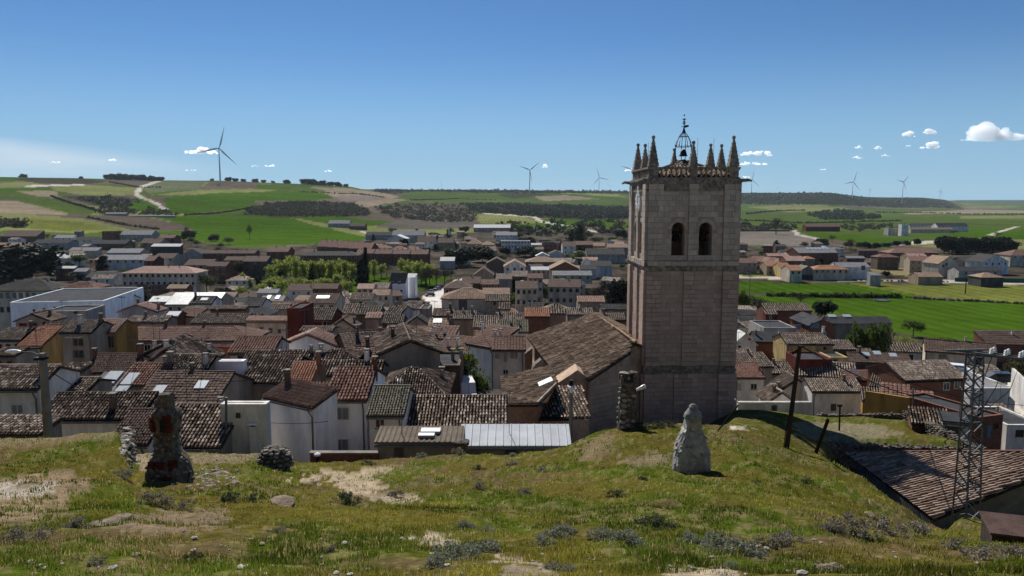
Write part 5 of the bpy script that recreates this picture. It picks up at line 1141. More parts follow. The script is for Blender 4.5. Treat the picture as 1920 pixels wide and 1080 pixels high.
H(933, 990, 622, 602, 'g', 100, 'green', 'white', 'white gable end house with grey-green roof left of the nave', win=[(936, 939, 611, 617, 'dark')], ch=[(.4, .4, 2), (.7, .3, 0)], ant=1)
H(893, 930, 632, 620, 'g', 90, 'brownred', 'cream', 'brown roof just behind the cream banded house', ch=[(.3, .5, 2)])
H(985, 1030, 593, 579, 'g', 118, 'orange', 'brick', 'clean orange roof behind the far end of the nave', ch=0)
H(1020, 1068, 588, 572, 'h', 128, 'old', 'plaster', 'tall dark mottled roof behind the far end of the nave', ch=0)
H(1064, 1112, 590, 580, 'g', 120, 'lichen', 'plaster', 'broken pale roofs behind the nave ridge', ch=[(.5, .5, 2)])
H(1118, 1172, 600, 590, 'g', 118, 'old', 'brick', 'low brick house between nave ridge and tower', ch=[(.3, .5, 1)])
H(1128, 1176, 580, 571, 'g', 140, 'dark', 'plaster', 'dark low roof left of the tower', ch=0)
wh = H(828, 922, 560, 541, 'h', 190, 'tan', 'cream', 'large warehouse with tan hipped roof and tall dark door', cat='warehouse', name='warehouse', win=[(860, 876, 562, 581, 'door')], pitch=.4, ch=0)
H(905, 955, 553, 540, 'g', 215, 'tan', 'cream', 'tan roof with pale joint right of the large warehouse', ch=0)
H(910, 956, 565, 553, 'g', 185, 'old', 'stone', 'low stone shed with old roof right of the large warehouse', cat='shed', name='shed', win=[(925, 930, 566, 572, 'dark')], ch=0)
H(832, 882, 540, 526, 'h', 250, 'brown', 'brick', 'brick house with broad brown hipped roof behind the warehouse', wn=(4, 1), ch=[(.5, .6, 3)])
H(866, 900, 531, 519, 'g', 270, 'brown', 'brown', 'brown roofed house behind the broad hipped roof', ch=[(.5, .5, 3)])
H(888, 925, 516, 503, 'f', 300, 'brown', 'tan', 'tan gable house right of the bare street trees', dep=10, ch=0)
H(902, 935, 533, 524, 'g', 262, 'brownred', 'brick', 'brick house with blue painted corner near the warehouse', wn=(3, 1), ch=0)
H(930, 975, 523, 513, 'g', 285, 'old', 'grey', 'grey house with several roofs right of the tan gable', ch=[(.4, .5, 2)])
H(912, 950, 494, 484, 'f', 7, 'brown', 'brown', 'brown gable house right of the dark round pine', dep=12, ch=0)
# ---- right of centre, up to the tower ----
H(940, 994, 452, 446, 'b', 9, 'corr', 'white', 'long white two storey row with dark windows far behind the church', dep=12, wn=(9, 2, 'dark'))
H(996, 1017, 459, 456, 'm', 4, 'white', 'grey', 'bright white roofed shed right of the long white row', cat='shed', name='shed', ch=0)
H(1017, 1040, 454, 450, 'b', 10, 'slate', 'brick', 'dark brick cube right of the long white row', dep=10, wn=(3, 2))
H(1055, 1098, 462, 453, 'g', 8, 'brown', 'white', 'white and brown villa left of the brick house by the tower', wn=(4, 2), ch=0)
H(1080, 1112, 459, 452, 'g', 9, 'brownred', 'brick', 'reddish brick house left of the small yellow house', ch=0)
H(1112, 1135, 461, 455, 'g', 6, 'tan', 'yellow', 'small yellow house left of the tower', wn=(2, 1), ch=0)
H(1140, 1178, 464, 457, 'g', 7, 'tan', 'tan', 'tan block house immediately left of the belfry', wn=(4, 1), ch=0)
H(1100, 1172, 477, 466, 'g', 6, 'dark', 'grey', 'row of grey houses with dark roofs left of the belfry', wn=(8, 1), ch=[(.3, .5, 2), (.7, .5, 2)])
H(1005, 1030, 480, 474, 'f', 6, 'white', 'white', 'small white gabled villa behind the tan hipped roof', dep=8, ch=0)
H(1030, 1056, 476, 470, 'f', 7, 'brown', 'bluegrey', 'pale blue gable house behind the brick gable', dep=10, ch=0)
H(986, 1048, 491, 481, 'h', 6, 'tan', 'brown', 'wide tan hipped roof villa left of the brick gable', wn=(5, 1), ch=[(.7, .5, 3)])
H(1033, 1086, 504, 491, 'f', 8, 'tan', 'brick', 'brick gable hall with pale roof edge behind the green-grey warehouse', dep=16, wn=(5, 1, 'dark'), ch=0)
H(996, 1034, 506, 500, 'm', 5, 'white', 'cream', 'cream block with white terrace roof left of the brick gable hall', dep=8, wn=(4, 1), ch=0)
H(1036, 1110, 516, 508, 'g', 7, 'corr', 'green', 'long pale green-grey warehouse right of the townhouses', cat='warehouse', name='warehouse', wn=(5, 1, 'dark'), ch=0)
H(1093, 1112, 494, 486, 'f', 7, 'dark', 'white', 'white steep gable with dark roof left of the tower', dep=10, ch=0)
H(1110, 1148, 499, 489, 'g', 6, 'dark', 'bluegrey', 'blue-grey house with wide dark roof left of the tower', ch=0)
H(1088, 1118, 505, 497, 'm', 5, 'dark', 'bluegrey', 'low blue-grey garage before the wide dark roof', ch=0)
H(967, 1008, 541, 527, 'g', 230, 'brown', 'cream', 'left one of two cream townhouses with dark roofs and iron balconies', wn=(4, 2, 'dark'), sky=[(.3, .6, 1, 1), (.7, .7, 1, 1)], ch=0)
H(1028, 1088, 538, 524, 'g', 236, 'brown', 'cream', 'right one of two cream townhouses with dark roofs and iron balconies', wn=(5, 2, 'dark'), sky=[(.2, .7, 1, 1), (.6, .7, 1, 1), (.85, .7, 1, 1)], ch=[(.6, .5, 2)], yaw=-6)
H(990, 1018, 521, 513, 'g', 275, 'brownred', 'cream', 'small cream house with two reddish roofs behind the left townhouse', wn=(3, 2, 'dark'), ch=0)
H(960, 990, 518, 508, 'g', 285, 'old', 'brown', 'low brown house left of the small cream house', ch=0)
H(945, 985, 500, 489, 'f', 320, 'tan', 'white', 'white gabled house with pale roof far left of the brick gable hall', dep=12, wn=(3, 1, 'dark'), ch=0)
H(1084, 1134, 566, 556, 'g', 165, 'pink', 'stone', 'pinkish tiled barn behind the nave', cat='barn', name='barn', ch=0)
H(990, 1020, 579, 570, 'm', 140, 'dark', 'grey', 'grey walled yard building behind the orange roof', ch=0)
H(936, 956, 580, 569, 'g', 145, 'old', 'cream', 'cream house end with old roof left of the yellow shrub', ch=0)
# ---- right side, near ----
H(1378, 1432, 707, 682, 'g', 84, 'red', 'white', 'white house with neat red tiles right beside the tower', win=[(1379, 1389, 717, 730), (1407, 1419, 719, 730)], ch=[(.95, .2, 1)], tsize=.25)
H(1378, 1450, 688, 664, 'g', 92, 'old', 'plaster', 'old speckled roof behind the neat red tiles beside the tower', ch=[(.6, .5, 3)], yaw=8)
H(1384, 1523, 757, 752, 'b', 71, 'slate', 'white', 'low white walled ruin with small dark door on the grassy slope', cat='ruin', name='ruined_house', dep=.4, win=[(1447, 1456, 760, 775, 'door')])
H(1443, 1488, 753, 737, 'f', 74, 'lichen', 'white', 'slumped pale roof behind the low white ruin', dep=7, ch=[(.3, .3, 3)])
H(1523, 1617, 733, 713, 'g', 77, 'lichen', 'white', 'white house with bright speckled roof and small grey door behind the dark pole', win=[(1558, 1567, 757, 770, 'door')], ch=[(.75, .4, 3)], tsize=.28, back=0)
H(1463, 1525, 733, 712, 'f', 80, 'old', 'cream', 'cream blank gable left of the white house with speckled roof', dep=8, ch=[(-.0, .2, 3)])
H(1505, 1600, 707, 680, 'g', 92, 'lichen', 'plaster', 'long speckled roof descending behind the white house', yaw=-18, ch=0)
H(1440, 1505, 700, 680, 'g', 96, 'old', 'plaster', 'dark speckled roofs left of the leaning dark pole', ch=[(.3, .4, 1)], ant=1)
H(1590, 1650, 712, 695, 'm', 88, 'brownred', 'brick', 'flat reddish roof with grey chimney left of the big brick house', ch=[(.75, .3, 0)], dish=1)
H(1640, 1695, 728, 697, 'm', 82, 'old', 'brick', 'brick side wing of the big brick house', yaw=-32, ch=0)
H(1692, 1815, 711, 679, 'g', 80, 'lichen', 'brick', 'big brick house with broad speckled roof left of the pylon', win=[(1770, 1782, 717, 732), (1792, 1803, 715, 730)], ch=0, yaw=8, tsize=.30)
H(1658, 1700, 748, 723, 'm', 72, 'red', 'white', 'narrow annex with red ribbed roof below the big brick house', yaw=-25, ch=0, style='flat', tsize=.34)
H(1702, 1744, 752, 735, 'm', 69, 'red', 'white', 'small white shed with red ribbed roof beside the steel pole', yaw=-25, win=[(1737, 1740, 757, 764, 'dark')], cat='shed', name='shed', ch=0, style='flat', tsize=.34)
H(1622, 1668, 752, 732, 'm', 73, 'old', 'ochre', 'yard shed with dark rubbly roof behind the orange wall', yaw=-20, cat='shed', name='shed', ch=0)
H(1716, 1775, 795, 768, 'm', 61, 'old', 'brick', 'low shed with mossy dark tiles against the stone field wall', yaw=-20, cat='shed', name='shed', ch=0)
H(1772, 1812, 790, 780, 'm', 60, 'slate', 'white', 'white garage with grey door behind the pylon', win=[(1778, 1796, 800, 816, 'door')], yaw=-20, cat='garage', name='garage', ch=0)
H(1830, 1888, 783, 770, 'b', 62, 'slate', 'brick', 'brick walled roof terrace right of the pylon', dep=8, yaw=20, win=[(1848, 1856, 797, 820, 'blue'), (1866, 1873, 795, 805, 'dark')])
H(1888, 1960, 800, 792, 'b', 63, 'slate', 'white', 'low white building with dark window at the right edge', dep=6, win=[(1905, 1918, 806, 818, 'dark')])
H(1876, 1900, 775, 762, 'm', 68, 'old', 'white', 'tiny old tiled roof right of the brick roof terrace', ch=[(.8, .3, 4)])
H(1820, 1905, 730, 722, 'b', 88, 'corr', 'white', 'flat grey roof deck with pale ducts behind the pylon', dep=14, ch=[(.2, .3, 4), (.5, .4, 0)])
H(1600, 1705, 680, 664, 'g', 104, 'brown', 'brown', 'wide brown ribbed roof with white skylights behind the big brick house', sky=[(.3, .4, 1, 1), (.5, .5, 1, 1), (.75, .4, 1, 1)], ch=[(.2, .5, 3)], yaw=-10)
H(1590, 1640, 668, 655, 'g', 118, 'old', 'plaster', 'old dark roof left of the wide brown ribbed roof', ch=0)
H(1475, 1562, 645, 626, 'g', 105, 'old', 'yellow', 'cream yellow house with mottled roof behind the leaning dark pole', win=[(1544, 1549, 650, 656, 'dark')], ch=[(.1, .9, 2), (.95, .5, 2)])
H(1558, 1602, 655, 640, 'm', 108, 'old', 'plaster', 'grey plastered house right of the yellow house', wn=(2, 1, 'dark'), ch=0)
H(1556, 1590, 672, 663, 'b', 100, 'slate', 'yellow', 'small bright yellow porch below the yellow house', dep=4, win=[(1562, 1570, 674, 680, 'dark')], cat='porch', name='porch')
H(1500, 1560, 676, 668, 'b', 94, 'slate', 'maroon', 'dark maroon wall building behind the leaning dark pole', dep=5)
H(1376, 1418, 645, 626, 'f', 108, 'white', 'white', 'white gable house with pale roof edges right of the tower', dep=9, win=[(1403, 1407, 634, 638, 'dark'), (1384, 1389, 648, 652, 'dark')], ch=0)
H(1416, 1466, 640, 622, 'g', 112, 'slate', 'brick', 'brick house with plain dark grey roof right of the white gable', ch=[(.1, .3, 1)], yaw=-10)
H(1378, 1412, 668, 657, 'g', 98, 'lichen', 'yellow', 'low yellow yard house close to the tower', ch=0)
H(1432, 1492, 616, 611, 'b', 128, 'slate', 'grey', 'low grey walled yard building before the brick barn', dep=8, win=[(1493, 1500, 608, 618, 'blue')])
H(1436, 1522, 583, 570, 'g', 155, 'old', 'brick', 'brown brick barn at the edge of the green field', cat='barn', name='barn', ch=0)
H(1436, 1458, 590, 583, 'm', 148, 'old', 'maroon', 'small maroon lean-to with white framed window beside the brick barn', win=[(1443, 1447, 592, 598)], ch=0)
H(1518, 1565, 610, 599, 'f', 130, 'slate', 'brick', 'brick end of the long dark farm hall with grey gable', dep=9, win=[(1544, 1549, 614, 620, 'dark'), (1520, 1536, 605, 615, 'blue')], ch=0)
H(1558, 1672, 606, 594, 'g', 140, 'slate', 'plaster', 'long dark roofed farm hall at the edge of the green field', cat='hall', name='hall', sky=[(.1, .5, 1.5, 1), (.35, .5, 1.5, 1)], ch=0)
# ---- right side, beyond the field ----
H(1380, 1420, 493, 484, 'g', 6, 'brownred', 'pink', 'pinkish roofed house immediately right of the tower beyond the field', wn=(4, 1), ch=[(.5, .5, 1)])
for i in range(6):
    H(1408 + i * 11, 1428 + i * 11, 489 + i * 1.4, 480 + i * 1.2, 'g', 4.6, ['brownred', 'red', 'tan', 'red', 'tan', 'orange'][i], ['tan', 'cream', 'tan', 'cream', 'tan', 'tan'][i], ['leftmost', 'second', 'third', 'fourth', 'fifth', 'rightmost'][i] + ' stepped terrace house of the warm coloured row right of the tower', group='stepped terrace right of the tower', wn=(2, 2, 'dark'), ch=[(.5, .5, 1)], yaw=-30)
H(1438, 1466, 499, 490, 'g', 5, 'orange', 'tan', 'tan house with tan roof at the end of the stepped terrace', wn=(2, 2, 'dark'), ch=0)
H(1464, 1484, 503, 493, 'g', 5, 'orange', 'yellow', 'yellow terrace house nearest the dark garden fence', wn=(2, 2, 'dark'), ch=0)
H(1481, 1504, 507, 497, 'g', 6, 'orange', 'cream', 'pale house with orange roof above the dark garden fence', wn=(2, 1, 'dark'), ch=0)
H(1502, 1528, 506, 499, 'f', 5, 'green', 'plaster', 'grey-green gable house behind the dark garden fence', dep=10, ch=0)
H(1526, 1592, 505, 497, 'h', 5.5, 'orange', 'cream', 'long house with patchwork orange roofs right of the grey-green gable', wn=(6, 1, 'dark'), ch=[(.3, .5, 1), (.7, .5, 1)])
H(1475, 1510, 489, 480, 'g', 7, 'pink', 'brick', 'brick villa with pale pink roof and twin chimneys', wn=(3, 1), ch=[(.5, .5, 1), (.7, .5, 1)])
H(1440, 1480, 480, 475, 'g', 6, 'pink', 'brick', 'long pink roof behind the brick villa', ch=[(.4, .5, 1), (.6, .5, 1)])
H(1508, 1528, 485, 480, 'h', 5, 'orange', 'tan', 'small orange roofed bungalow right of the brick villa', ch=0)
H(1496, 1574, 474, 464, 'g', 8, 'corr', 'brick', 'brick industrial hall with grey roof and rows of white rooflights', cat='hall', name='hall', sky=[(.35, .4, 2, 3), (.45, .4, 2, 3), (.55, .4, 2, 3), (.65, .4, 2, 3), (.75, .4, 2, 3), (.85, .4, 2, 3)], ch=0, yaw=8)
H(1538, 1574, 479, 476, 'b', 5, 'white', 'white', 'low white office with dark windows before the industrial hall', dep=6, wn=(5, 1, 'dark'))
H(1480, 1514, 468, 462, 'g', 7, 'brown', 'brick', 'brown shed left of the industrial hall', cat='shed', name='shed', ch=0)
H(1588, 1622, 484, 480, 'g', 5, 'corr', 'brown', 'dark barn with shiny round roof right of the industrial hall', cat='barn', name='barn', ch=0)
H(1570, 1632, 501, 492, 'g', 6, 'corr', 'white', 'long low grey and white farm shed', cat='shed', name='shed', win=[(1615, 1622, 498, 506, 'door')], ch=0)
H(1632, 1652, 516, 510, 'm', 5, 'corr', 'grey', 'grey transformer house at the road bend', cat='substation', name='substation', ch=0)
H(1646, 1686, 482, 476, 'h', 7.5, 'brownred', 'brown', 'large brown villa with low hipped roof', wn=(4, 2, 'dark'), ch=0)
H(1668, 1760, 474, 466, 'h', 6, 'red', 'brick', 'very wide low building with smooth red roof', cat='hall', name='hall', ch=0)
H(1610, 1646, 470, 467, 'm', 5, 'brown', 'brown', 'brown farm sheds left of the wide red roof', cat='shed', name='shed', ch=0)
H(1709, 1750, 489, 480, 'g', 7, 'red', 'stone', 'stone house with bright red roof and many small windows', wn=(4, 2, 'dark'), ch=[(.5, .5, 1), (.8, .5, 1)], yaw=-14)
H(1705, 1740, 482, 475, 'g', 7, 'pink', 'stone', 'pale roofed house behind the stone house with bright red roof', ch=0)
H(1758, 1800, 494, 481, 'f', 7.5, 'tan', 'cream', 'cream gable house with long tan roof and dark porch', dep=12, yaw=10, win=[(1766, 1770, 496, 501, 'dark'), (1772, 1776, 493, 498, 'dark')], ch=0)
H(1805, 1850, 490, 482, 'g', 6, 'dark', 'dark', 'dark shaded house right of the cream gable house', ch=0)
H(1840, 1895, 491, 478, 'f', 7, 'dark', 'white', 'white villa with steep dark roof', dep=12, yaw=12, wn=(4, 1, 'dark'), ch=0)
H(1895, 1960, 479, 468, 'h', 7, 'brownred', 'cream', 'cream house with brown roof at the far right edge', wn=(4, 1), ch=0)
H(1798, 1880, 508, 500, 'g', 5, 'slate', 'grey', 'long low grey shed before the steep dark villa', cat='shed', name='shed', wn=(3, 1, 'dark'), ch=0)
H(1840, 1882, 520, 511, 'h', 4.5, 'tan', 'dark', 'low pavilion with tan roof behind the green fence', cat='pavilion', name='pavilion', ch=0)
H(1722, 1768, 519, 511, 'g', 4, 'tan', 'tan', 'ruined tan barn in the dry field', cat='barn', name='barn', ch=0)
H(1512, 1575, 425, 420, 'g', 7, 'brownred', 'maroon', 'long maroon barn below the dark hillside grove', cat='barn', name='barn', ch=0)
H(1706, 1760, 423, 419, 'm', 8, 'slate', 'white', 'left bay of the blue and white industrial sheds on the plain', cat='warehouse', name='warehouse', wn=(8, 1, 'dark'), ch=0)
H(1758, 1816, 424, 418, 'g', 8, 'slate', 'white', 'right bay of the blue and white industrial sheds on the plain', cat='warehouse', name='warehouse', wn=(8, 1, 'dark'), ch=0)
H(1708, 1788, 430, 427, 'g', 5, 'red', 'cream', 'long red roofed shed before the blue and white industrial sheds', cat='shed', name='shed', ch=0)
H(1666, 1692, 428, 422, 'b', 9, 'corr', 'grey', 'grey silo building left of the blue and white sheds', dep=12)
H(1691, 1704, 421, 419, 'b', 14, 'corr', 'white', 'pale square silo tower beside the blue and white sheds', dep=8)
H(1548, 1582, 462, 458, 'b', 5, 'slate', 'white', 'white and blue depot among bare trees', dep=8, wn=(5, 1, 'dark'))
H(1455, 1475, 462, 458, 'g', 5, 'dark', 'brown', 'dark small house in the brown field edge', wn=(5, 1), ch=0)
# ---- filling houses where the photograph shows only a jumble of roofs ----
ZONES = [('among the far left yards', [(-60, 440), (330, 446), (330, 500), (100, 520), (-60, 520)], 24),
         ('in the crowd left of the park', [(180, 520), (470, 505), (480, 560), (300, 580), (180, 560)], 13),
         ('in the roofs behind the long pinkish roof', [(180, 575), (560, 570), (560, 640), (180, 630)], 18),
         ('in the crowded old centre', [(560, 570), (860, 560), (1000, 600), (870, 680), (600, 680)], 34),
         ('beyond the park at the back of town', [(690, 440), (960, 440), (960, 500), (760, 505), (690, 480)], 28),
         ('behind the church towards the far houses', [(940, 455), (1175, 452), (1175, 570), (960, 570)], 28),
         ('in the roofs right of the tower', [(1385, 600), (1520, 620), (1640, 660), (1700, 700), (1500, 720), (1385, 700)], 16),
         ('around the far terraces right of the tower', [(1385, 470), (1560, 468), (1700, 488), (1640, 506), (1500, 500), (1385, 505)], 13),
         ('by the right edge beyond the pylon', [(1780, 690), (1900, 700), (1960, 790), (1800, 740)], 4)]
BASES = [f[4] for f in FIELDS if f[0] in ('street', 'road', 'lawn')]
ORD = ['first', 'second', 'third', 'fourth', 'fifth', 'sixth', 'seventh', 'eighth', 'ninth', 'tenth', 'eleventh', 'twelfth', 'thirteenth', 'fourteenth', 'fifteenth', 'sixteenth', 'seventeenth', 'eighteenth', 'nineteenth', 'twentieth', 'twenty-first', 'twenty-second', 'twenty-third', 'twenty-fourth', 'twenty-fifth', 'twenty-sixth', 'twenty-seventh', 'twenty-eighth', 'twenty-ninth', 'thirtieth', 'thirty-first', 'thirty-second', 'thirty-third', 'thirty-fourth']
assert len(ORD) == 34; rz_ = random.Random(11)
for zone, poly, n in ZONES:
    xs = [p[0] for p in poly]; ys = [p[1] for p in poly]; got = []; tries = 0
    while len(got) < n and tries < 1600:
        tries += 1; px, py = rz_.uniform(min(xs), max(xs)), rz_.uniform(min(ys), max(ys))
        if not inpoly(np.array([px]), np.array([py]), poly)[0] or any(inpoly(np.array([px]), np.array([py]), b)[0] for b in BASES): continue
        
        if 755 < px < 872 and 530 < py < 650: continue
        g_ = ray_ground(px, py, 60, 1200); w = rz_.uniform(5.5, 11); dp = rz_.uniform(5.5, 8.5)
        if any(math.hypot(g_.x - x, g_.y + dp / 2 - y) < r * .92 + .40 * max(w, dp) for x, y, r in OCC): continue
        got.append((px, g_, w, dp)); OCC.append((g_.x, g_.y + dp / 2, .5 * max(w, dp)))
    got.sort(key=lambda t_: t_[0])
    for i, (px, g_, w, dp) in enumerate(got):
        h = rz_.choice([3, 3.5, 5.2, 5.6]); ye = pix(g_.x, g_.y, g_.z + h)[1]; half = w / 2 / g_.y * F; t_ = rz_.choice('gggghm')
        yr = pix(g_.x, g_.y + dp / 2, g_.z + h + .34 * dp / 2)[1] if t_ != 'm' else pix(g_.x, g_.y + dp * .7, g_.z + h + .3 * dp * .7)[1]
        rf = rz_.choice(['old', 'old', 'brown', 'lichen', 'brownred', 'tan', 'dark', 'pink']); wc = rz_.choice(['white', 'white', 'cream', 'cream', 'plaster', 'brick', 'grey', 'stone', 'tan'])
        H(px - half, px + half, ye, yr, t_, max(21, g_.y), rf, wc, 'filler ' + ('cream' if wc == 'cream' else wc) + ' house, ' + ORD[i] + ' from left ' + zone, group='small houses ' + zone, wn=(rz_.choice([2, 3]), 1 if h < 4 else 2, rz_.choice(['w', 'dark'])), yaw=rz_.choice([0, 0, -12, 10, 24, -26]))
for o in COL.objects:
    l = o.get('label')
    if l and l.startswith('filler '): o['label'] = 'small ' + l[7:]
# ---------------- things on the hillside ----------------
def rock_mesh(name, seed, mat, sub=2, sq=(1, 1, .75), rough=.28):
    bm = bmesh.new(); bmesh.ops.create_icosphere(bm, subdivisions=sub, radius=.5); rr = random.Random(seed)
    ax = [Vector((rr.gauss(0, 1), rr.gauss(0, 1), rr.gauss(0, 1))).normalized() for _ in range(7)]; cut = [rr.uniform(.30, .46) for _ in ax]
    for v in bm.verts:
        p = v.co.copy()
        for a, c in zip(ax, cut):
            t_ = p.dot(a)
            if t_ > c: p -= a * (t_ - c)
        v.co = Vector((p.x * sq[0], p.y * sq[1], p.z * sq[2])) * (1 + rr.uniform(-rough, rough) * .15)
    me = bpy.data.meshes.new(name); bm.to_mesh(me); bm.free(); me.materials.append(mat); return me
STONES = [rock_mesh('stone', s, ROCK, 1) for s in range(6)]; DSTONES = [rock_mesh('stone', s + 20, DROCK, 1) for s in range(6)]
SANDR = material('sandy_rock', [(0, (.12, .095, .07)), (.5, (.22, .175, .13)), (1, (.33, .27, .205))], scale=3, detail=8, rough=.97, bump=.8, bscale=8, stain=.3, stainscale=2, fine=.15)
BIGR = [rock_mesh('rock', s + 40, SANDR, 3, rough=.5) for s in range(4)]
def stone(parent, loc, s, dark=False, rot=None):
    return inst('stone', random.choice(DSTONES if dark else STONES), parent, loc, rot or (random.uniform(-.3, .3), random.uniform(-.3, .3), random.uniform(0, 6.28)), s)
LIME = material('lime_mortar_pale', [(0, (.20, .19, .17)), (.35, (.36, .345, .315)), (1, (.52, .50, .46))], scale=5, detail=9, rough=.95, stain=.35, stainscale=2.2, bump=.8, bscale=9, fine=.15)
DMORT = material('dark_old_mortar', [(0, (.05, .045, .04)), (.5, (.13, .112, .095)), (1, (.27, .24, .205))], scale=6, detail=9, rough=.97, bump=.9, bscale=9, stain=.4, stainscale=2, fine=.2)
# pale rendered cellar chimney
b = ray_ground(1296, 884, 10, 40); s_ = b.y / F
ch1 = thing('cellar_chimney', 'pale lime washed cone shaped cellar chimney with small capped top on the grass', 'cellar chimney', b)
def hz(y): return (884 - y) * s_ * 1.02
def blob(prof, n, sq, jit, mat, name, parent, loc=(0, 0, 0), lean=0.0, sub=1, seed=1, amp=.03, fr=4.0):
    mb = MB(); pr = []
    for (r0, z0), (r1, z1) in zip(prof[:-1], prof[1:]):
        k = max(1, int((z1 - z0) / .07))
        for i in range(k): pr.append((r0 + (r1 - r0) * i / k, z0 + (z1 - z0) * i / k))
    pr.append(prof[-1]); mb.lathe(pr, n, (0, 0, 0), 0, sq)
    V = np.array(mb.v); a = np.arctan2(V[:, 1], V[:, 0])
    nn = fbm(np.cos(a) * fr + V[:, 2] * fr * .6 + seed * 7, np.sin(a) * fr + V[:, 2] * fr, 4, seed) - .5
    k = 1 + nn * 2 * amp / np.maximum(.15, np.hypot(V[:, 0], V[:, 1])); V[:, 0] *= k; V[:, 1] *= k; V[:, 0] += V[:, 2] * lean
    mb.v = [tuple(p) for p in V]; return mb.build(name, mat, parent, loc)
blob([(.66, -.4), (.60, .03), (.55, hz(840)), (.42, hz(816)), (.33, hz(803))], 40, .35, 0, LIME, 'shaft', ch1, seed=3, amp=.055, fr=3.5)
blob([(.33, hz(803)), (.27, hz(799)), (.23, hz(782)), (.24, hz(779))], 24, .8, 0, LIME, 'vent_box', ch1, seed=5, amp=.03)
blob([(.27, hz(780)), (.295, hz(777)), (.26, hz(771)), (.17, hz(764)), (.14, hz(762)), (.13, hz(757)), (.07, hz(753)), (.02, hz(752))], 24, .15, 0, material('grey_cap', sp((.25, .245, .235), .3), scale=6, rough=.95, bump=.6, bscale=12, stain=.3, stainscale=3), 'cap', ch1, seed=6, amp=.03)
MB().box(-.10, .09, -.30, -.2, hz(799), hz(784)).build('vent_slab', ROCK, ch1)
for i in range(34):
    a = random.uniform(-math.pi, 0) if i % 4 else random.uniform(2.4, 3.9); z = random.uniform(.05, hz(812)); r = np.interp(z, [0, hz(840), hz(816), hz(803)], [.60, .55, .42, .33]) * .93; k = 1 + .35 * (1 / max(abs(math.cos(a)), abs(math.sin(a))) - 1)
    s = random.uniform(.12, .24); stone(ch1, (r * k * math.cos(a), r * k * math.sin(a), z), (s, s * .8, s * .7))
# rough stone chimney against the tower
b = ray_ground(1178, 803, 20, 45); s_ = b.y / F; ch2 = thing('cellar_chimney', 'tall slim rubble stone cellar chimney standing before the church tower', 'cellar chimney', b)
blob([(.56, -.5), (.50, .05), (.45, .6), (.40, 1.5), (.355, 2.15), (.37, 2.3)], 28, .75, 0, DMORT, 'shaft', ch2, seed=9, amp=.04, lean=-.03)
top = (803 - 692) * s_
for x in (-.31, .31):
    for y in (-.3, .3): MB().box(x - .07, x + .07, y - .07, y + .07, 2.25, top - .12).build('vent_pier', DMORT, ch2, (-.07, 0, 0))
stone(ch2, (-.07, -.33, 2.5), (.2, .12, .34)); stone(ch2, (-.24, -.05, top - .04), (.5, .8, .14), rot=(0, .05, .1)); stone(ch2, (.2, 0, top - .02), (.46, .7, .16), True, (0, -.1, .5)); MB().box(-.36, .24, -.02, .34, 2.2, top - .1).build('vent_back', DMORT, ch2)
for r_ in range(8):
    z = .22 + r_ * .25; rad = np.interp(z, [0, .6, 1.5, 2.15], [.50, .45, .40, .355])
    for u in (-.62, -.1, .45):
        u += random.uniform(-.12, .12); s = random.uniform(.24, .36)
        stone(ch2, (u * rad - .03 * z, -rad * .98, z + random.uniform(-.06, .06)), (s, .12, s * random.uniform(.75, 1.1)), dark=random.random() < .25, rot=(0, random.uniform(-.3, .3), 0))
        if u < -.5: stone(ch2, (-rad * 1.0 - .03 * z, random.uniform(-.2, .2), z), (.14, s, s * .8))
# brick and stone chimney ruin on the left
b = ray_ground(319, 903, 12, 40); s_ = b.y / F; ch3 = thing('chimney_ruin', 'dark crumbling cellar chimney of stone with red brick patches on the left', 'cellar chimney', b)
def hb_(y): return (903 - y) * s_ * 1.02
blob([(.58, -.4), (.60, .12), (.57, hb_(875)), (.48, hb_(858)), (.36, hb_(846)), (.30, hb_(830)), (.29, hb_(812)), (.34, hb_(800)), (.36, hb_(772)), (.33, hb_(764)), (.22, hb_(756)), (.21, hb_(738)), (.17, hb_(731)), (.05, hb_(729))], 36, .45, 0, DMORT, 'shaft', ch3, seed=12, amp=.06, fr=4)
blob([(.30, -.2), (.28, .4), (.26, hb_(800)), (.20, hb_(752)), (.08, hb_(744))], 20, .6, 0, DMORT, 'rear_flue', ch3, (-.36, .55, 0), seed=15, amp=.05)
for r_ in range(14):
    for q in range(2): s = random.uniform(.12, .2); stone(ch3, (-.58 + random.uniform(-.04, .05), .30 + q * .26, .3 + r_ * .14), (s, s, s * .8))
def bricks(z0, z1, a0, a1, rad, dz=.075):
    z = z0
    while z < z1:
        a = a0 + random.uniform(0, .1)
        while a < a1:
            k = 1 + .45 * (1 / max(abs(math.cos(a)), abs(math.sin(a))) - 1); o = inst('brick', BRK, ch3, (rad * k * math.cos(a), rad * k * math.sin(a), z), (0, 0, a + math.pi / 2 + random.uniform(-.08, .08))); a += .30 / rad * .9
        z += dz
BRK = MB().box(-.125, .125, -.06, .06, -.03, .03).mesh('brick', BRICKM)
bricks(hb_(797), hb_(772), -2.5, -2.1, .35); bricks(hb_(799), hb_(769), -1.2, -.55, .35); bricks(hb_(866), hb_(854), -2.2, -1.5, .48); bricks(hb_(869), hb_(853), -1.0, -.6, .48); bricks(.28, .42, -1.3, -.9, .56)
MB().box(-.06, .06, -.47, -.3, hb_(797), hb_(774)).build('flue_slot', BLACKM, ch3, (.07, 0, 0))
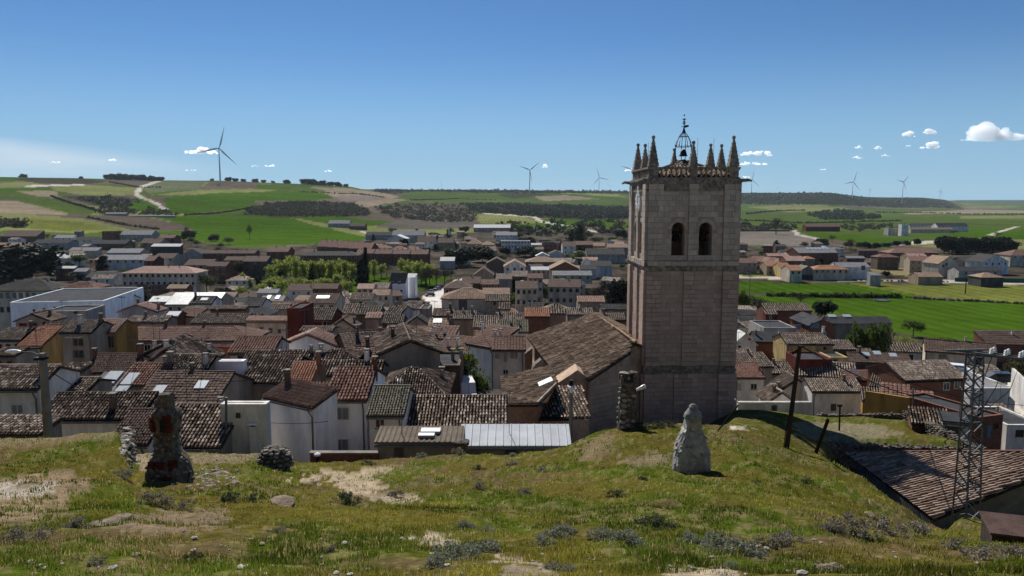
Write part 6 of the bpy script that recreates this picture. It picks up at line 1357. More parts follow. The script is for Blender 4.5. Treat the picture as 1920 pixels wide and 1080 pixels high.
for i in range(95):
    a = random.uniform(-math.pi - .3, .3); z = random.choice([random.uniform(.0, .5), random.uniform(hb_(845), hb_(805)), random.uniform(.1, .8)]); rad = np.interp(z, [0, hb_(875), hb_(858), hb_(846), hb_(830)], [.60, .57, .48, .36, .30]); k = 1 + .45 * (1 / max(abs(math.cos(a)), abs(math.sin(a))) - 1); s = random.uniform(.12, .26)
    stone(ch3, (rad * k * math.cos(a), rad * k * math.sin(a), z), (s, s * .6, s * .7), dark=random.random() < .6)
# stone beehive vent
b = ray_ground(516, 876, 15, 45); dm = thing('stone_vent', 'low beehive shaped dry stone cellar vent on the grass', 'cellar vent', b)
R0 = 31 * b.y / F; blob([(R0 * .9, -.2), (R0 * .9, .1), (R0 * .8, R0 * .55), (R0 * .5, R0 * 1.0), (R0 * .1, R0 * 1.2)], 18, 0, 0, DMORT, 'core', dm, seed=20, amp=.03)
for r_ in range(6):
    f = r_ / 6; rad = R0 * math.cos(f * 1.35) ** .7; n = max(5, int(2 * math.pi * rad / .24))
    for i in range(n):
        a = 2 * math.pi * (i + .5 * (r_ % 2)) / n; s = random.uniform(.24, .34); stone(dm, (rad * .97 * math.cos(a), rad * .97 * math.sin(a), .08 + R0 * 1.15 * math.sin(f * 1.45)), (s, s * .8, s * .62), dark=random.random() < .75, rot=(0, 0, a))
for i in range(4): stone(dm, (random.uniform(-.2, .2), random.uniform(-.2, .2), R0 * 1.18), (.34, .3, .14), True)
# dry stone retaining wall of the left mound
A_, B_ = P(245, 806, 28.5), P(207, 893, 19.4); dw = thing('dry_stone_wall', 'short dry stone retaining wall holding the grassy mound left of the brick chimney ruin', 'stone wall', (A_.x, A_.y, A_.z - 1))
wp_ = [(238, 802), (249, 808), (251, 888), (204, 893), (214, 862), (227, 828)]; k = 0
while k < 150:
    px, py = random.uniform(200, 252), random.uniform(800, 894)
    if not inpoly(np.array([px]), np.array([py]), wp_)[0]: continue
    e_ = np.interp(py, [802, 828, 862, 893], [238, 227, 214, 204]); f = (px - e_) / max(6, 251 - e_); d = np.interp(py, [802, 893], [28.3, 19.6]) + f * np.interp(py, [802, 893], [.3, 6.0])
    p = P(px, py, float(d)); s = random.uniform(.24, .44); stone(dw, p - dw.location, (s, s * 1.1, s * .6), dark=f > .3 and random.random() < .85); k += 1  # right-hand face gets darker stones: its shade put into the rock colour
# rubble beside the ruin, loose boulders
for k, (px, py, s, lb) in enumerate([(525, 946, .62, 'large smooth sandy boulder right of the chimney ruin'), (190, 985, .34, 'flat pale boulder below the bare earth patch'), (222, 975, .30, 'upright pale stone beside the flat pale boulder'), (415, 890, .5, 'dark jagged boulder right of the chimney ruin'),
                                   (398, 884, .3, 'small pale block in the rubble by the chimney ruin'), (372, 896, .28, 'grey stone leaning at the foot of the chimney ruin'), (440, 905, .25, 'little pale stone beyond the rubble heap'), (820, 905, .16, 'tiny white stone in the middle of the turf'), (1628, 966, .3, 'pale flat stone on the right slope'), (1600, 876, .45, 'pale ledge stone at the brow above the tiled roof'), (1575, 862, .4, 'grey ledge stone at the brow left of the pale ledge stone'),
                                   (1560, 1068, .2, 'small pale stone at the bottom right'), (590, 905, .3, 'pale slab at the left edge of the sandy path')]):
    g_ = ray_ground(px, py, 2, 45); o = inst('boulder', BIGR[k % 4], None, g_ + Vector((0, 0, s * .02)), (0, 0, random.uniform(0, 6)), (s * 1.3, s, s * .5)); tag(o, lb, 'boulder')
rb_ = MB()
for i in range(130):
    px, py = random.gauss(395, 26), random.gauss(897, 12); g_ = ray_ground(px, py, 10, 40); s = random.uniform(.04, .15)
    me_ = STONES[i % 6]; M_ = Matrix.LocRotScale(g_, Matrix.Rotation(random.uniform(0, 6), 3, 'Z').to_quaternion(), Vector((s * 1.3, s, s))); rb_.add([M_ @ v.co for v in me_.vertices], [tuple(p.vertices) for p in me_.polygons])
for i in range(230):
    px, py = random.uniform(-60, 1960), 1080 - 200 * random.random() ** 1.2; g_ = ray_ground(px, py, 3, 40)
    if g_.y > 36: continue
    s = random.uniform(.012, .05) * random.choice([1, 1, 1.6]); me_ = STONES[i % 6]; M_ = Matrix.LocRotScale(g_ + Vector((0, 0, s * .2)), Matrix.Rotation(random.uniform(0, 6), 3, 'Z').to_quaternion(), Vector((s * 1.3, s, s * .8))); rb_.add([M_ @ v.co for v in me_.vertices], [tuple(p.vertices) for p in me_.polygons])
tag(rb_.build('rubble', ROCK), 'loose pale pebbles and rubble strewn over the turf', 'rubble', kind='stuff')

# ---------------- poles, lamps, pylon, wires ----------------
lp = thing('street_lamp', 'square dark concrete street lamp post with white lamp head reaching left at left edge', 'street lamp', gp(P(90, 805, 33).x, 33)); z0 = lp.location.z
zt_ = zray(662, 33) - z0; mb = MB(); mb.add([(-.16, -.16, -.5), (.16, -.16, -.5), (.16, .16, -.5), (-.16, .16, -.5), (-.11, -.11, zt_), (.11, -.11, zt_), (.11, .11, zt_), (-.11, .11, zt_)], [(0, 1, 5, 4), (1, 2, 6, 5), (2, 3, 7, 6), (3, 0, 4, 7), (4, 5, 6, 7)]); mb.build('post', CONC, lp)
xa, za = P(40, 660, 33).x - lp.location.x, zray(659, 33) - z0
MB().tube([(0, -.1, zt_ - .12), (xa * .4, -.1, zt_ + .05), (xa, -.1, za)], .03, 6).build('arm', STEEL, lp)
xh = P(12, 657, 33).x - lp.location.x; mb = MB(); n = 12
prof = [(xa + .05, .04, .05), (xa - .1, .10, .10), ((xa + xh) / 2, .15, .13), (xh + .1, .12, .08), (xh, .03, .03)]
vs = [(x, -.1 + ry * math.cos(2 * math.pi * k / n), za + rz__ * math.sin(2 * math.pi * k / n) * (1 if math.sin(2 * math.pi * k / n) > 0 else .4)) for x, ry, rz__ in prof for k in range(n)]
mb.add(vs, [(i * n + k, i * n + (k + 1) % n, (i + 1) * n + (k + 1) % n, (i + 1) * n + k) for i in range(4) for k in range(n)]); mb.build('lamp_head', GLOSSW, lp, smooth=True)
MB().box(-.3, .14, -.2, .2, zt_ - .3, zt_ - .18).build('bracket', BLACKM, lp)
l2 = thing('lamp_post', 'slim concrete lamp post with small round lamp before the sacristy roof', 'lamp post', gp(P(1070, 825, 43).x, 43)); z0 = l2.location.z; zt_ = zray(722, 43) - z0
MB().tube([(0, 0, -.5), (0, 0, zt_)], [.14, .10], 8).build('post', CONC, l2); MB().lathe([(.06, -.02), (.13, .1), (.15, .24), (.12, .36), (.04, .40)], 10, (0, -.04, zt_ - .4)).build('lamp_globe', GLOSSW, l2, (0, -.16, 0)); MB().box(-.11, .11, -.11, .11, zt_, zt_ + .3).build('cap_box', BLACKM, l2)
l3 = thing('wall_lamp', 'white street lamp head on a short arm sticking out behind the slim stone chimney', 'street lamp', gp(P(1189, 790, 36.2).x, 36.2)); z0 = l3.location.z; q0, q1, q2 = P(1190, 733, 36.2) - l3.location, P(1196, 730, 36.2) - l3.location, P(1209, 724, 36.0) - l3.location
MB().tube([(q0.x - .05, 0, -.3), (q0.x - .05, 0, q0.z), q0], .03, 6).build('post', STEEL, l3); mb = MB(); mb.tube([q0, q1, q2, q2 + (q2 - q1) * .1], [.03, .07, .11, .03], 8); mb.build('lamp_head', GLOSSW, l3, smooth=True)
wp = thing('utility_pole', 'dark leaning timber utility pole on the right brow of the hill', 'utility pole', ray_ground(1475, 840, 20, 50)); pt = P(1500, 648, wp.location.y) - wp.location
MB().tube([-pt * .06, pt * .5, pt], [.13, .115, .10], 8).build('post', WOODP, wp)
mb = MB(); mb.tube([pt - Vector((.3, 0, .35)), pt - Vector((.02, 0, .15))], .05, 5); mb.lathe([(.05, 0), (.08, .06), (.05, .14)], 7, tuple(pt - Vector((.32, 0, .42)))); mb.box(-.05, .2, -.05, .05, -.1, -.02, 0, Matrix.Translation(pt)); mb.build('insulator_bracket', BLACKM, wp)
MB().tube([(-.17, -.05, .0), (-.12, -.12, 1.0), (.05, -.12, 1.9)], .018, 5).build('cable_run', BLACKM, wp)
s1, s2_ = ray_ground(1528, 846, 20, 60), P(1552, 788, 37); tag(MB().tube([s1 - Vector((0, 0, .3)), s2_], [.11, .09], 7).build('pole_stump', WOODP), 'leaning cut off dark timber pole right of the tall leaning pole', 'pole')
p1 = gp(P(1574, 800, 57).x, 57); p2 = P(1575, 760, 57); tp = thing('field_post', 'thin dark post with small cross piece standing in the walled field', 'post', p1); MB().tube([(0, 0, -.3), p2 - p1], .07, 6).build('post', WOODP, tp); MB().box(-.25, .12, -.05, .05, p2.z - p1.z - .1, p2.z - p1.z + .06).build('cross_piece', WOODP, tp)
r1_, r2_ = ray_ground(1346, 808, 15, 45), P(1384, 760, 33); tag(MB().tube([r1_, r2_], .035, 6).build('stay_rod', BLACKM), 'slanting black stay rod in the grass right of the tower', 'rod')
tag(MB().tube([P(1378, 748, 33), P(1389, 761, 33)], .025, 6).build('pale_rod', GLOSSW), 'short pale rod end touching the slanting black stay rod', 'rod')
def cable(name, a, b, sag, label, r=.014):
    pts = [a + (b - a) * t_ - Vector((0, 0, sag * 4 * t_ * (1 - t_))) for t_ in [i / 14 for i in range(15)]]
    tag(MB().tube(pts, r, 5).build(name, BLACKM), label, 'cable')
top_ = wp.location + pt
cable('power_cable', top_ + Vector((.1, 0, -.05)), P(1760, 748, 66), .6, 'thick black cable running right from the leaning timber pole', .035)
cable('power_cable', P(1640, 690, 80), P(1920, 760, 70), .8, 'thin black cable crossing behind the lattice pylon', .03)
cable('power_cable', P(10, 688, 33), P(128, 672, 60), .5, 'sagging cable between the left street lamp and the rooftops', .025)
cable('power_cable', P(100, 700, 33), P(300, 770, 44), .5, 'cable sloping down right from the left street lamp', .022)
cable('power_cable', P(490, 791, 43.5), P(615, 790, 43), .12, 'thin cable sagging across the grey rendered wall', .016)
cable('power_cable', P(395, 712, 47), P(505, 705, 47), .2, 'thin wire between the brown ribbed roof and the speckled roof', .018)
# lattice pylon
pd_ = 36.0; pb = ray_ground(1812, 987, 30, 40); pb = gp(P(1812, 987, pd_).x, pd_); py_ = thing('lattice_pylon', 'tall grey steel lattice power pylon with white insulators at the right', 'power pylon', pb, R(14)); H_ = zray(662, pd_) - pb.z; lean_ = (P(1829, 662, pd_).x - pb.x)
def leg(x, y, z, ): 
    f = z / H_; h = .42 * (1 - f) + .25 * f; return Vector((x * h + lean_ * f, y * h, z))
def angle_bar(a, b, w, mat, name, par):
    a, b = Vector(a), Vector(b); t_ = (b - a).normalized(); s = t_.cross(Vector((0, 0, 1)) if abs(t_.z) < .9 else Vector((1, 0, 0))).normalized(); q = t_.cross(s); mb = MB()
    for u, v in ((s * w, q * w * .15), (s * w * .15, q * w)):
        mb.add([a, a + u, a + u + v, a + v, b, b + u, b + u + v, b + v], [(0, 1, 2, 3), (7, 6, 5, 4), (0, 4, 5, 1), (1, 5, 6, 2), (2, 6, 7, 3), (3, 7, 4, 0)])
    return mb.build(name, mat, par)
cn = [(-1, -1), (1, -1), (1, 1), (-1, 1)]
for x, y in cn: angle_bar(leg(x, y, -.6), leg(x, y, H_), .10, STEEL, 'leg', py_)
zl = [0]; 
while zl[-1] < H_ - .3: zl.append(zl[-1] + .62 - .012 * len(zl))
for i in range(len(zl) - 1):
    za_, zb2 = zl[i], min(zl[i + 1], H_)
    for k in range(4):
        (x0_, y0_), (x1_, y1_) = cn[k], cn[(k + 1) % 4]
        if i % 2: (x0_, y0_), (x1_, y1_) = (x1_, y1_), (x0_, y0_)
        angle_bar(leg(x0_, y0_, za_), leg(x1_, y1_, zb2), .055, STEEL, 'brace', py_)
        if i % 3 == 0: angle_bar(leg(x0_, y0_, za_), leg(x1_, y1_, za_), .055, STEEL, 'brace', py_)
ca = MB(); ang_ = R(-62)
for y in (-.22, .22): ca.box(-.9, 2.0, y - .045, y + .045, 0, .09)
for x in (-.8, 0, .6, 1.2, 1.9): ca.box(x - .04, x + .04, -.175, .175, .005, .085)
cao = ca.build('cross_arm', STEEL, py_, (lean_, 0, H_), (0, 0, ang_)); insm = MB().lathe([(.04, 0), (.10, .05), (.05, .09), (.10, .14), (.05, .18), (.09, .23), (.03, .30)], 9).mesh('insulator', GLOSSW)
for x in (.7, 1.3, 1.9):
    for y in (-.22, .22): inst('insulator', insm, cao, (x, y, .09))
for x in (.7, 1.3, 1.9): MB().tube([(x, 0, 0), (x - .4, .1, -1.6), (.2, .2, -3.2)], .018, 4).build('drop_cable', BLACKM, cao)
ca = MB(); ca.box(-1.5, .6, -.05, .05, .10, .19); ca.build('cross_arm', STEEL, py_, (lean_, .1, H_), (0, 0, R(-8)))

# ---------------- building under the brow on the right ----------------
br = thing('roof_below_brow', 'big rust brown barrel tiled roof low at the right below the hill brow', 'barn', (27, 45, -21)); BL_ = Vector(br.location)
def plz(x): return -15.3 + .285 * (x - 30)
def onpl(px, py):
    v = P(px, py, 1.0); t_ = (-15.3 - .285 * 30) / (v.z - .285 * v.x); return v * t_
qa_, qb, qd, qc = onpl(1590, 851), onpl(1990, 850), onpl(1985, 878), onpl(1750, 973)
ctr = [q - BL_ for q in (qc, qd, qb, qa_)]
ex = Vector((23.0 - BL_.x, qc.y - .8 - BL_.y, plz(23.0) - BL_.z)); ro = slab(ctr, .18).build('roof', BED['old'], br)
nrm2 = Vector((-.285, 0, 1)).normalized(); u_ = Vector((0, 1, 0)); v_ = Vector((1, 0, .285)).normalized(); O_ = Vector((22.2 - BL_.x, 39 - BL_.y, plz(22.2) - BL_.z)) + nrm2 * .02
plc = [((c - O_).dot(u_), (c - O_).dot(v_)) for c in ctr]
RUST = material('tiles_rust', [(0, (.10, .07, .055)), (.3, (.21, .145, .11)), (.6, (.33, .24, .18)), (.85, (.48, .37, .29)), (1, (.62, .53, .44))], scale=1.4, detail=4, rough=.9, island=.6, fine=.15, bscale=16, stain=.25)
cover(ro, [(tuple(O_), tuple(u_), tuple(v_), tuple(nrm2), (lambda A, B: inpoly(A, B, plc)), 14.0, 12.0)], RUST, 'barrel', .27, singles=300)
MB().tube([ctr[3] + Vector((0, 0, .1)), ctr[2] + Vector((0, 0, .1))], .13, 7).build('ridge', TILE['red'], ro)
mb = MB(); c0_, c1_ = ctr[0] + Vector((.1, .4, -.2)), ctr[1] + Vector((.1, .4, -.2)); mb.add([(c0_.x - 1.5, c0_.y, -3), (c1_.x, c1_.y, -3), tuple(c1_), tuple(c0_), ], [(0, 1, 2, 3)])
mb.add([(c0_.x, c0_.y, -3), (c0_.x, c0_.y + 9, -3), (c0_.x, c0_.y + 9, c0_.z), tuple(c0_)], [(0, 3, 2, 1)]); mb.build('wall', CONC, br)
wt = P(1555, 845, 51); tag(MB().add([P(1538, 853, 51.5), P(1562, 853, 50.5), P(1556, 853, 53), P(1548, 841, 51.3)], [(0, 1, 3), (1, 2, 3), (2, 0, 3), (0, 2, 1)]).build('roof_gable_tip', WHITEP), 'small pale pointed gable tip at the left corner of the rust roof', 'gable tip')
bx = ray_ground(1880, 1035, 6, 25); bxd = 17.0; bxo = thing('metal_cabinet', 'rusty brown metal cabinet with sloping lid at the bottom right corner', 'cabinet', (P(1898, 1010, bxd).x, bxd, zray(1030, bxd)), R(-18))
MB().box(-.42, .6, 0, .9, -.5, .32).build('body', material('rusty_box', sp((.055, .042, .038), .4), scale=4, rough=.8, fine=.2), bxo)
MB().add([(-.48, -.08, .33), (.66, -.08, .33), (.66, .96, .46), (-.48, .96, .46), (-.48, -.08, .38), (.66, -.08, .38), (.66, .96, .51), (-.48, .96, .51)], [(3, 2, 1, 0), (4, 5, 6, 7), (0, 1, 5, 4), (1, 2, 6, 5), (2, 3, 7, 6), (3, 0, 4, 7)]).build('lid', material('rusty_lid', sp((.085, .055, .048), .35), scale=3, rough=.75, fine=.15), bxo)
# stone walls of the little field
def field_wall(label, pts, h, th=.55, size=.34):
    b = pts[0]; root = thing('stone_wall', label, 'stone wall', b); V, Q, nb = [], [], 0; cp = []
    for a, c in zip(pts[:-1], pts[1:]):
        L_ = (c - a).length; n = max(2, int(L_ / size)); d_ = (c - a).normalized(); o_ = Vector((d_.y, -d_.x, 0))
        core = MB(); lo = min(a.z, c.z) - 1.2
        core.add([a + o_ * th * .4 + Vector((0, 0, -1.2)), c + o_ * th * .4 + Vector((0, 0, -1.2)), c + o_ * th * .4 + Vector((0, 0, h - .1)), a + o_ * th * .4 + Vector((0, 0, h - .1)), a - o_ * th * .4 + Vector((0, 0, -1.2)), c - o_ * th * .4 + Vector((0, 0, -1.2)), c - o_ * th * .4 + Vector((0, 0, h - .1)), a - o_ * th * .4 + Vector((0, 0, h - .1))], [(0, 1, 2, 3), (7, 6, 5, 4), (3, 2, 6, 7), (0, 3, 7, 4), (1, 5, 6, 2)])
        core.v = [tuple(Vector(p) - b) for p in core.v]; core.build('core', DMORT, root)
        for i in range(n):
            z = -.5
            while z < h:
                s = size * random.uniform(.7, 1.25)
                for side in (1, -1) if z < h - .2 else (1, 0, -1):
                    p = a + (c - a) * ((i + random.random()) / n) + o_ * side * th * .45 + Vector((0, 0, z)); me_ = DSTONES[random.randrange(6)]
                    M_ = Matrix.LocRotScale(p - b, Matrix.Rotation(random.uniform(0, 6), 3, 'Z').to_quaternion(), Vector((s, s * .9, s * .62))); V.append(np.array([tuple(M_ @ v.co) for v in me_.vertices])); q = np.array([tuple(f.vertices) for f in me_.polygons]) + nb; Q.append(q); nb += len(me_.vertices)
                z += s * .5
    tag(inst('stone', npmesh('stone', np.concatenate(V), np.concatenate(Q), DROCK), root), kind='stuff')
def gl(px, py, d): v = P(px, py, d); return Vector((v.x, d, v.z))
field_wall('rough stone wall along the near side of the walled field above the rust roof', [gl(1528, 842, 49.5), gl(1600, 845, 51.2), gl(1700, 849, 52), gl(1800, 852, 51.8)], .55)
field_wall('pale topped stone wall along the right side of the walled field', [gl(1698, 786, 66), gl(1740, 808, 61), gl(1790, 838, 56), gl(1838, 862, 51.5)], .9, .7)
field_wall('stone wall in shadow along the far side of the walled field', [gl(1530, 786, 68.5), gl(1620, 785, 68), gl(1698, 786, 66)], .55)
wv = thing('garden_wall', 'low red brick garden wall with pale coping in front of the tall rendered house', 'wall', (P(645, 868, 40).x, 40, zray(868, 40))); wl_ = (P(705, 868, 40).x - P(578, 868, 40).x); MB().box(-wl_ / 2, wl_ / 2, 0, .3, -1, .52).build('brickwork', WALL['brick'], wv); MB().box(-wl_ / 2 - .04, wl_ / 2 + .04, -.05, .35, .522, .60).build('coping', CONC, wv)
fp = thing('flue', 'short flue pipe with white mushroom cap on the red garden wall', 'flue', (P(595, 850, 39.7).x, 39.7, zray(868, 39.7))); MB().tube([(0, 0, -.3), (0, 0, .42)], .10, 8).build('pipe', BLACKM, fp); MB().lathe([(.06, .40), (.19, .43), (.17, .52), (.06, .58)], 10).build('cap', GLOSSW, fp)
f2 = thing('flue', 'square white flue with slotted cap beside the grey rendered house', 'flue', (P(476, 825, 40).x, 40, zray(830, 40))); MB().box(-.17, .17, -.17, .17, -.8, .95).build('shaft', WALL['white'], f2); MB().box(-.24, .24, -.24, .24, 1.05, 1.14).build('cap', WHITEP, f2); MB().box(-.12, .12, -.12, .12, .95, 1.05).build('vent', BLACKM, f2)
for px, y0, y1, d, lb in ((424, 745, 832, 39.6, 'grey downpipe on the plain grey annex wall'), (1712, 728, 775, 66, 'pale steel flue pole between the white sheds and big brick house'), (1871, 762, 800, 66, 'pale steel flue pole at the right edge')):
    p = P(px, y1, d); tag(MB().tube([p, P(px, y0, d)], .07, 7).build('flue_pole', STEEL), lb, 'pole')
g_ = P(866, 858, 39); ps = thing('stone_pier', 'stubby rubble stone pier with rounded cap against the long low sheds', 'pier', g_); blob([(.32, -.3), (.33, .75), (.42, .8), (.40, .92), (.15, 1.0)], 20, .7, 0, DMORT, 'pier', ps, seed=31, amp=.05)
# ---------------- grass on the hillside: one mass of blades ----------------
GRASSM = material('grass_blades', [(0, (.75, .75, .75)), (1, (1.25, 1.25, 1.2))], scale=3, rough=.8, attr='col', island=.8, trans=.45, spec=.03)
def scatter_hill(n, x0=-260, x1=2180, y0=770, y1=1130, dmax=45):
    """random points of the hillside, even over the picture"""
    px = RNG.uniform(x0, x1, n); dd = np.exp(RNG.uniform(math.log(2.2), math.log(dmax), n)); z = ground_pd(px, dd); py = rowof(dd, z)
    yb = np.clip((1.0 / dd) * 14, .12, 1.6)     # thin out with closeness so that the picture is evenly covered
    keep = (RNG.random(n) < yb) & (py < y1); return px[keep], dd[keep], z[keep], py[keep]
px, dd, z, py = scatter_hill(560000, dmax=40)
X = worldX(px, dd, z)
gi = np.clip(np.interp(px, GPX, np.arange(len(GPX))).round().astype(int), 0, len(GPX) - 1); gj = np.clip(np.interp(np.log(dd), LGD, np.arange(len(GD))).round().astype(int), 0, len(GD) - 1)
a1 = fbm(X * .5, dd * .5, 4, 71); a2 = fbm(X * 3, dd * 3, 3, 73); br_ = bare[gi, gj]; hl = hill[gi, gj]
green = np.clip((n1[gi, gj] - .36) / .28, 0, 1); dry = dryness[gi, gj, 0]
keep = hl & (RNG.random(len(X)) < np.clip(np.clip((a2 - .36) * 4.5, .06, 1) * (1 - .85 * br_) * (1 - .5 * dry), .03, 1)) & (dd < 40)
X, dd, z, green, a1, a2, dry = [q[keep] for q in (X, dd, z, green, a1, a2, dry)]
n = len(X); 
hh = (.02 + .05 * RNG.random(n) ** 3 + .02 * green) * (.25 + 1.7 * np.clip(a2 - .2, 0, 1)) * (1 + dd / 40); ww = .0035 * np.maximum(1, dd / 5.5) * (.7 + .6 * RNG.random(n)); ang = RNG.uniform(0, 2 * math.pi, n); ln = RNG.normal(0, .35, n) * hh; la = RNG.uniform(0, 2 * math.pi, n)
bx_, by_ = np.cos(ang) * ww, np.sin(ang) * ww; tx, ty = np.cos(la) * ln, np.sin(la) * ln; z = z - .01
V = np.stack([np.stack([X - bx_, dd - by_, z], 1), np.stack([X + bx_, dd + by_, z], 1), np.stack([X + bx_ * .7 + tx * .35, dd + by_ * .7 + ty * .35, z + hh * .6], 1), np.stack([X - bx_ * .7 + tx * .35, dd - by_ * .7 + ty * .35, z + hh * .6], 1), np.stack([X + tx, dd + ty, z + hh], 1)], 1)
base = np.arange(n)[:, None] * 5
T = np.concatenate([base + np.array([[0, 1, 2]]), base + np.array([[0, 2, 3]]), base + np.array([[3, 2, 4]])])
me = npmesh('grass', V.reshape(-1, 3), T, GRASSM)
cg = np.array([(.075, .112, .012)]); cy = np.array([(.25, .225, .035)]); cs = np.array([(.38, .29, .13)]); w_ = np.clip(green + .5 * (a1 - .5), 0, 1)[:, None]
hue = np.clip((fbm(X * .28, dd * .28, 3, 77) - .35) / .3, 0, 1)[:, None]; bc = (cy * (.55 + .6 * hue)) * (1 - w_) + cg * (.8 + .5 * hue) * w_; st_ = (RNG.random(n) < .10 + .45 * dry)[:, None]; bc = bc * (.55 + .9 * np.clip((fbm(X * .8, dd * .8, 3, 79) - .3) / .4, 0, 1))[:, None]; bc = np.where(st_, cs * (.5 + .6 * RNG.random((n, 1))), bc) * (.65 + .6 * RNG.random((n, 1)))
at = me.color_attributes.new('col', 'FLOAT_COLOR', 'POINT'); at.data.foreach_set('color', np.repeat(np.concatenate([bc, np.ones((n, 1))], 1), 5, 0).astype(np.float32).ravel())
tag(inst('grass', me), 'short wild turf growing over the whole hillside', 'grass', kind='stuff')

# ---------------- leafy things ----------------
def leafmesh(name, centers, radii, n, size, mat, squash=1.0, up=0.0, seed=1):
    r_ = np.random.default_rng(seed); k = r_.integers(0, len(centers), n); d_ = r_.normal(size=(n, 3)); d_ /= np.linalg.norm(d_, axis=1)[:, None]
    rad = np.array(radii)[k] * 1.3 * r_.random(n) ** .6; c = np.array(centers)[k] + d_ * rad[:, None] * np.array([1, 1, squash])
    a = r_.normal(size=(n, 3)); a[:, 2] += up * 1.5; a /= np.linalg.norm(a, axis=1)[:, None]; b = np.cross(a, r_.normal(size=(n, 3))); b /= np.linalg.norm(b, axis=1)[:, None] + 1e-9
    s = size * (.6 + .8 * r_.random(n))[:, None]; V = np.stack([c - a * s, c - b * s * .55, c + a * s, c + b * s * .55], 1).reshape(-1, 3)
    return npmesh(name, V, np.arange(n * 4).reshape(-1, 4), mat)
def LEAF(name, c, v=.45, trans=.35): return material('leaves_' + name, sp(c, v), scale=1.5, rough=.7, island=.75, trans=trans, spec=.06)
LM = dict(round=LEAF('green', (.075, .11, .025)), spring=LEAF('spring', (.23, .27, .06), .55, .45), dark=LEAF('dark', (.018, .026, .014), .5, .1), cypress=LEAF('cypress', (.016, .026, .014), .5, .1), yellow=LEAF('yellow', (.26, .24, .03), .4, .4),
          olive=LEAF('olive', (.07, .075, .035), .5), bare=material('bare_twigs', sp((.085, .066, .05), .5), scale=3, rough=.9, island=.7), purple=LEAF('purple', (.055, .022, .028), .5), sage=LEAF('sage', (.22, .235, .18), .5, .3), thyme=LEAF('thyme', (.07, .085, .05), .6, .2), grey=LEAF('grey', (.22, .20, .15), .5, .25))
def tree_protos(kind, seed):
    r_ = random.Random(seed); cs, rs = [], []
    if kind in ('round', 'spring', 'dark', 'yellow', 'olive', 'bare', 'purple'):
        for i in range(15):
            a, e = r_.uniform(0, 6.28), r_.uniform(-.6, 1.3); q = r_.uniform(.15, .34); cs.append((q * math.cos(a) * math.cos(e), q * math.sin(a) * math.cos(e), .62 + q * .85 * math.sin(e))); rs.append(r_.uniform(.10, .19))
        if kind == 'dark': cs += [(r_.uniform(-.3, .3), r_.uniform(-.3, .3), r_.uniform(.3, .85)) for _ in range(14)]; rs += [.2] * 14
    elif kind == 'cypress':
        for i in range(12): z_ = .06 + i * .075; cs.append((r_.uniform(-.01, .01), r_.uniform(-.01, .01), z_)); rs.append(.085 * (1 - (i / 12) ** 2.2) + .02)
    elif kind == 'conifer':
        for i in range(16): z_ = .12 + i * .052; q = .26 * (1 - i / 17); a = r_.uniform(0, 6.28); cs.append((q * .5 * math.cos(a), q * .5 * math.sin(a), z_)); rs.append(q * .62 + .02)
    elif kind == 'pollard':
        for i in range(20):
            a = r_.uniform(0, 6.28); q = r_.uniform(.02, .22); cs.append((q * math.cos(a), q * math.sin(a), r_.uniform(.30, .86))); rs.append(r_.uniform(.10, .16))
    m = {'conifer': 'dark', 'pollard': 'spring'}.get(kind, kind); n = {'bare': 700, 'dark': 4200, 'cypress': 1200, 'conifer': 1300, 'pollard': 800, 'spring': 800, 'olive': 900}.get(kind, 1300)
    size = {'bare': .022, 'dark': .055}.get(kind, .04)
    crown = leafmesh('crown', cs, rs, n, size, LM[m], .95, .6 if kind in ('bare', 'pollard') else 0, seed)
    mb = MB(); top = .55 if kind not in ('cypress', 'conifer') else .8; mb.tube([(0, 0, -.05), (.01, 0, top * .5), (0, .01, top)], [.030, .022, .012], 6)
    if kind not in ('cypress', 'conifer'):
        for c in cs[:8 if kind != 'bare' else 14]:
            p0 = Vector((0, 0, r_.uniform(.25, .5))); c = Vector(c); mb.tube([p0, (p0 + c) / 2 + Vector((0, 0, .03)), c], [.014, .009, .004], 4)
            if kind == 'bare':
                for _ in range(5): mb.tube([(p0 + c) / 2, c + Vector((r_.uniform(-.16, .16), r_.uniform(-.16, .16), r_.uniform(.0, .2)))], [.006, .002], 3)
    return crown, mb.mesh('trunk', BARK)
PROT = {k: [tree_protos(k, 100 + i * 7 + len(k)) for i in range(3)] for k in ('round', 'spring', 'dark', 'olive', 'bare', 'cypress', 'conifer', 'pollard', 'yellow', 'purple')}
NTREE = [0]
def tree(px, py, topy, wpx, kind, label, group=None, d=None, name=None):
    g_ = ray_ground(px, py, 40, 4000) if d is None else gp(P(px, py, d).x, d); h = zray(topy, g_.y) - g_.z; w = wpx / F * g_.y; NTREE[0] += 1
    root = thing(name or {'cypress': 'cypress_tree', 'conifer': 'conifer_tree', 'bare': 'bare_tree', 'pollard': 'park_tree', 'dark': 'pine_tree'}.get(kind, 'tree'), label, 'tree', g_, random.uniform(0, 6.28), group)
    c, t_ = PROT[kind][NTREE[0] % 3]; sw = w / {'cypress': .17, 'conifer': .42, 'pollard': .58}.get(kind, .72); sz = h / {'cypress': .97, 'conifer': .98}.get(kind, 1.0)
    inst('crown', c, root, (0, 0, 0), (0, 0, 0), (sw, sw, sz)); inst('trunk', t_, root, (0, 0, 0), (0, 0, 0), (min(sw, sz), min(sw, sz), sz)); return root
tree(50, 526, 461, 96, 'dark', 'huge dark round pine at the left edge of town', name='pine_tree')
tree(22, 520, 474, 60, 'dark', 'smaller dark pine against the left side of the huge dark pine')
tree(870, 737, 656, 62, 'round', 'leafy green tree beside the tall blank white party wall', d=71); tree(898, 738, 700, 40, 'round', 'low leafy bush under the leafy green tree by the white van', d=70.6, name='bush')
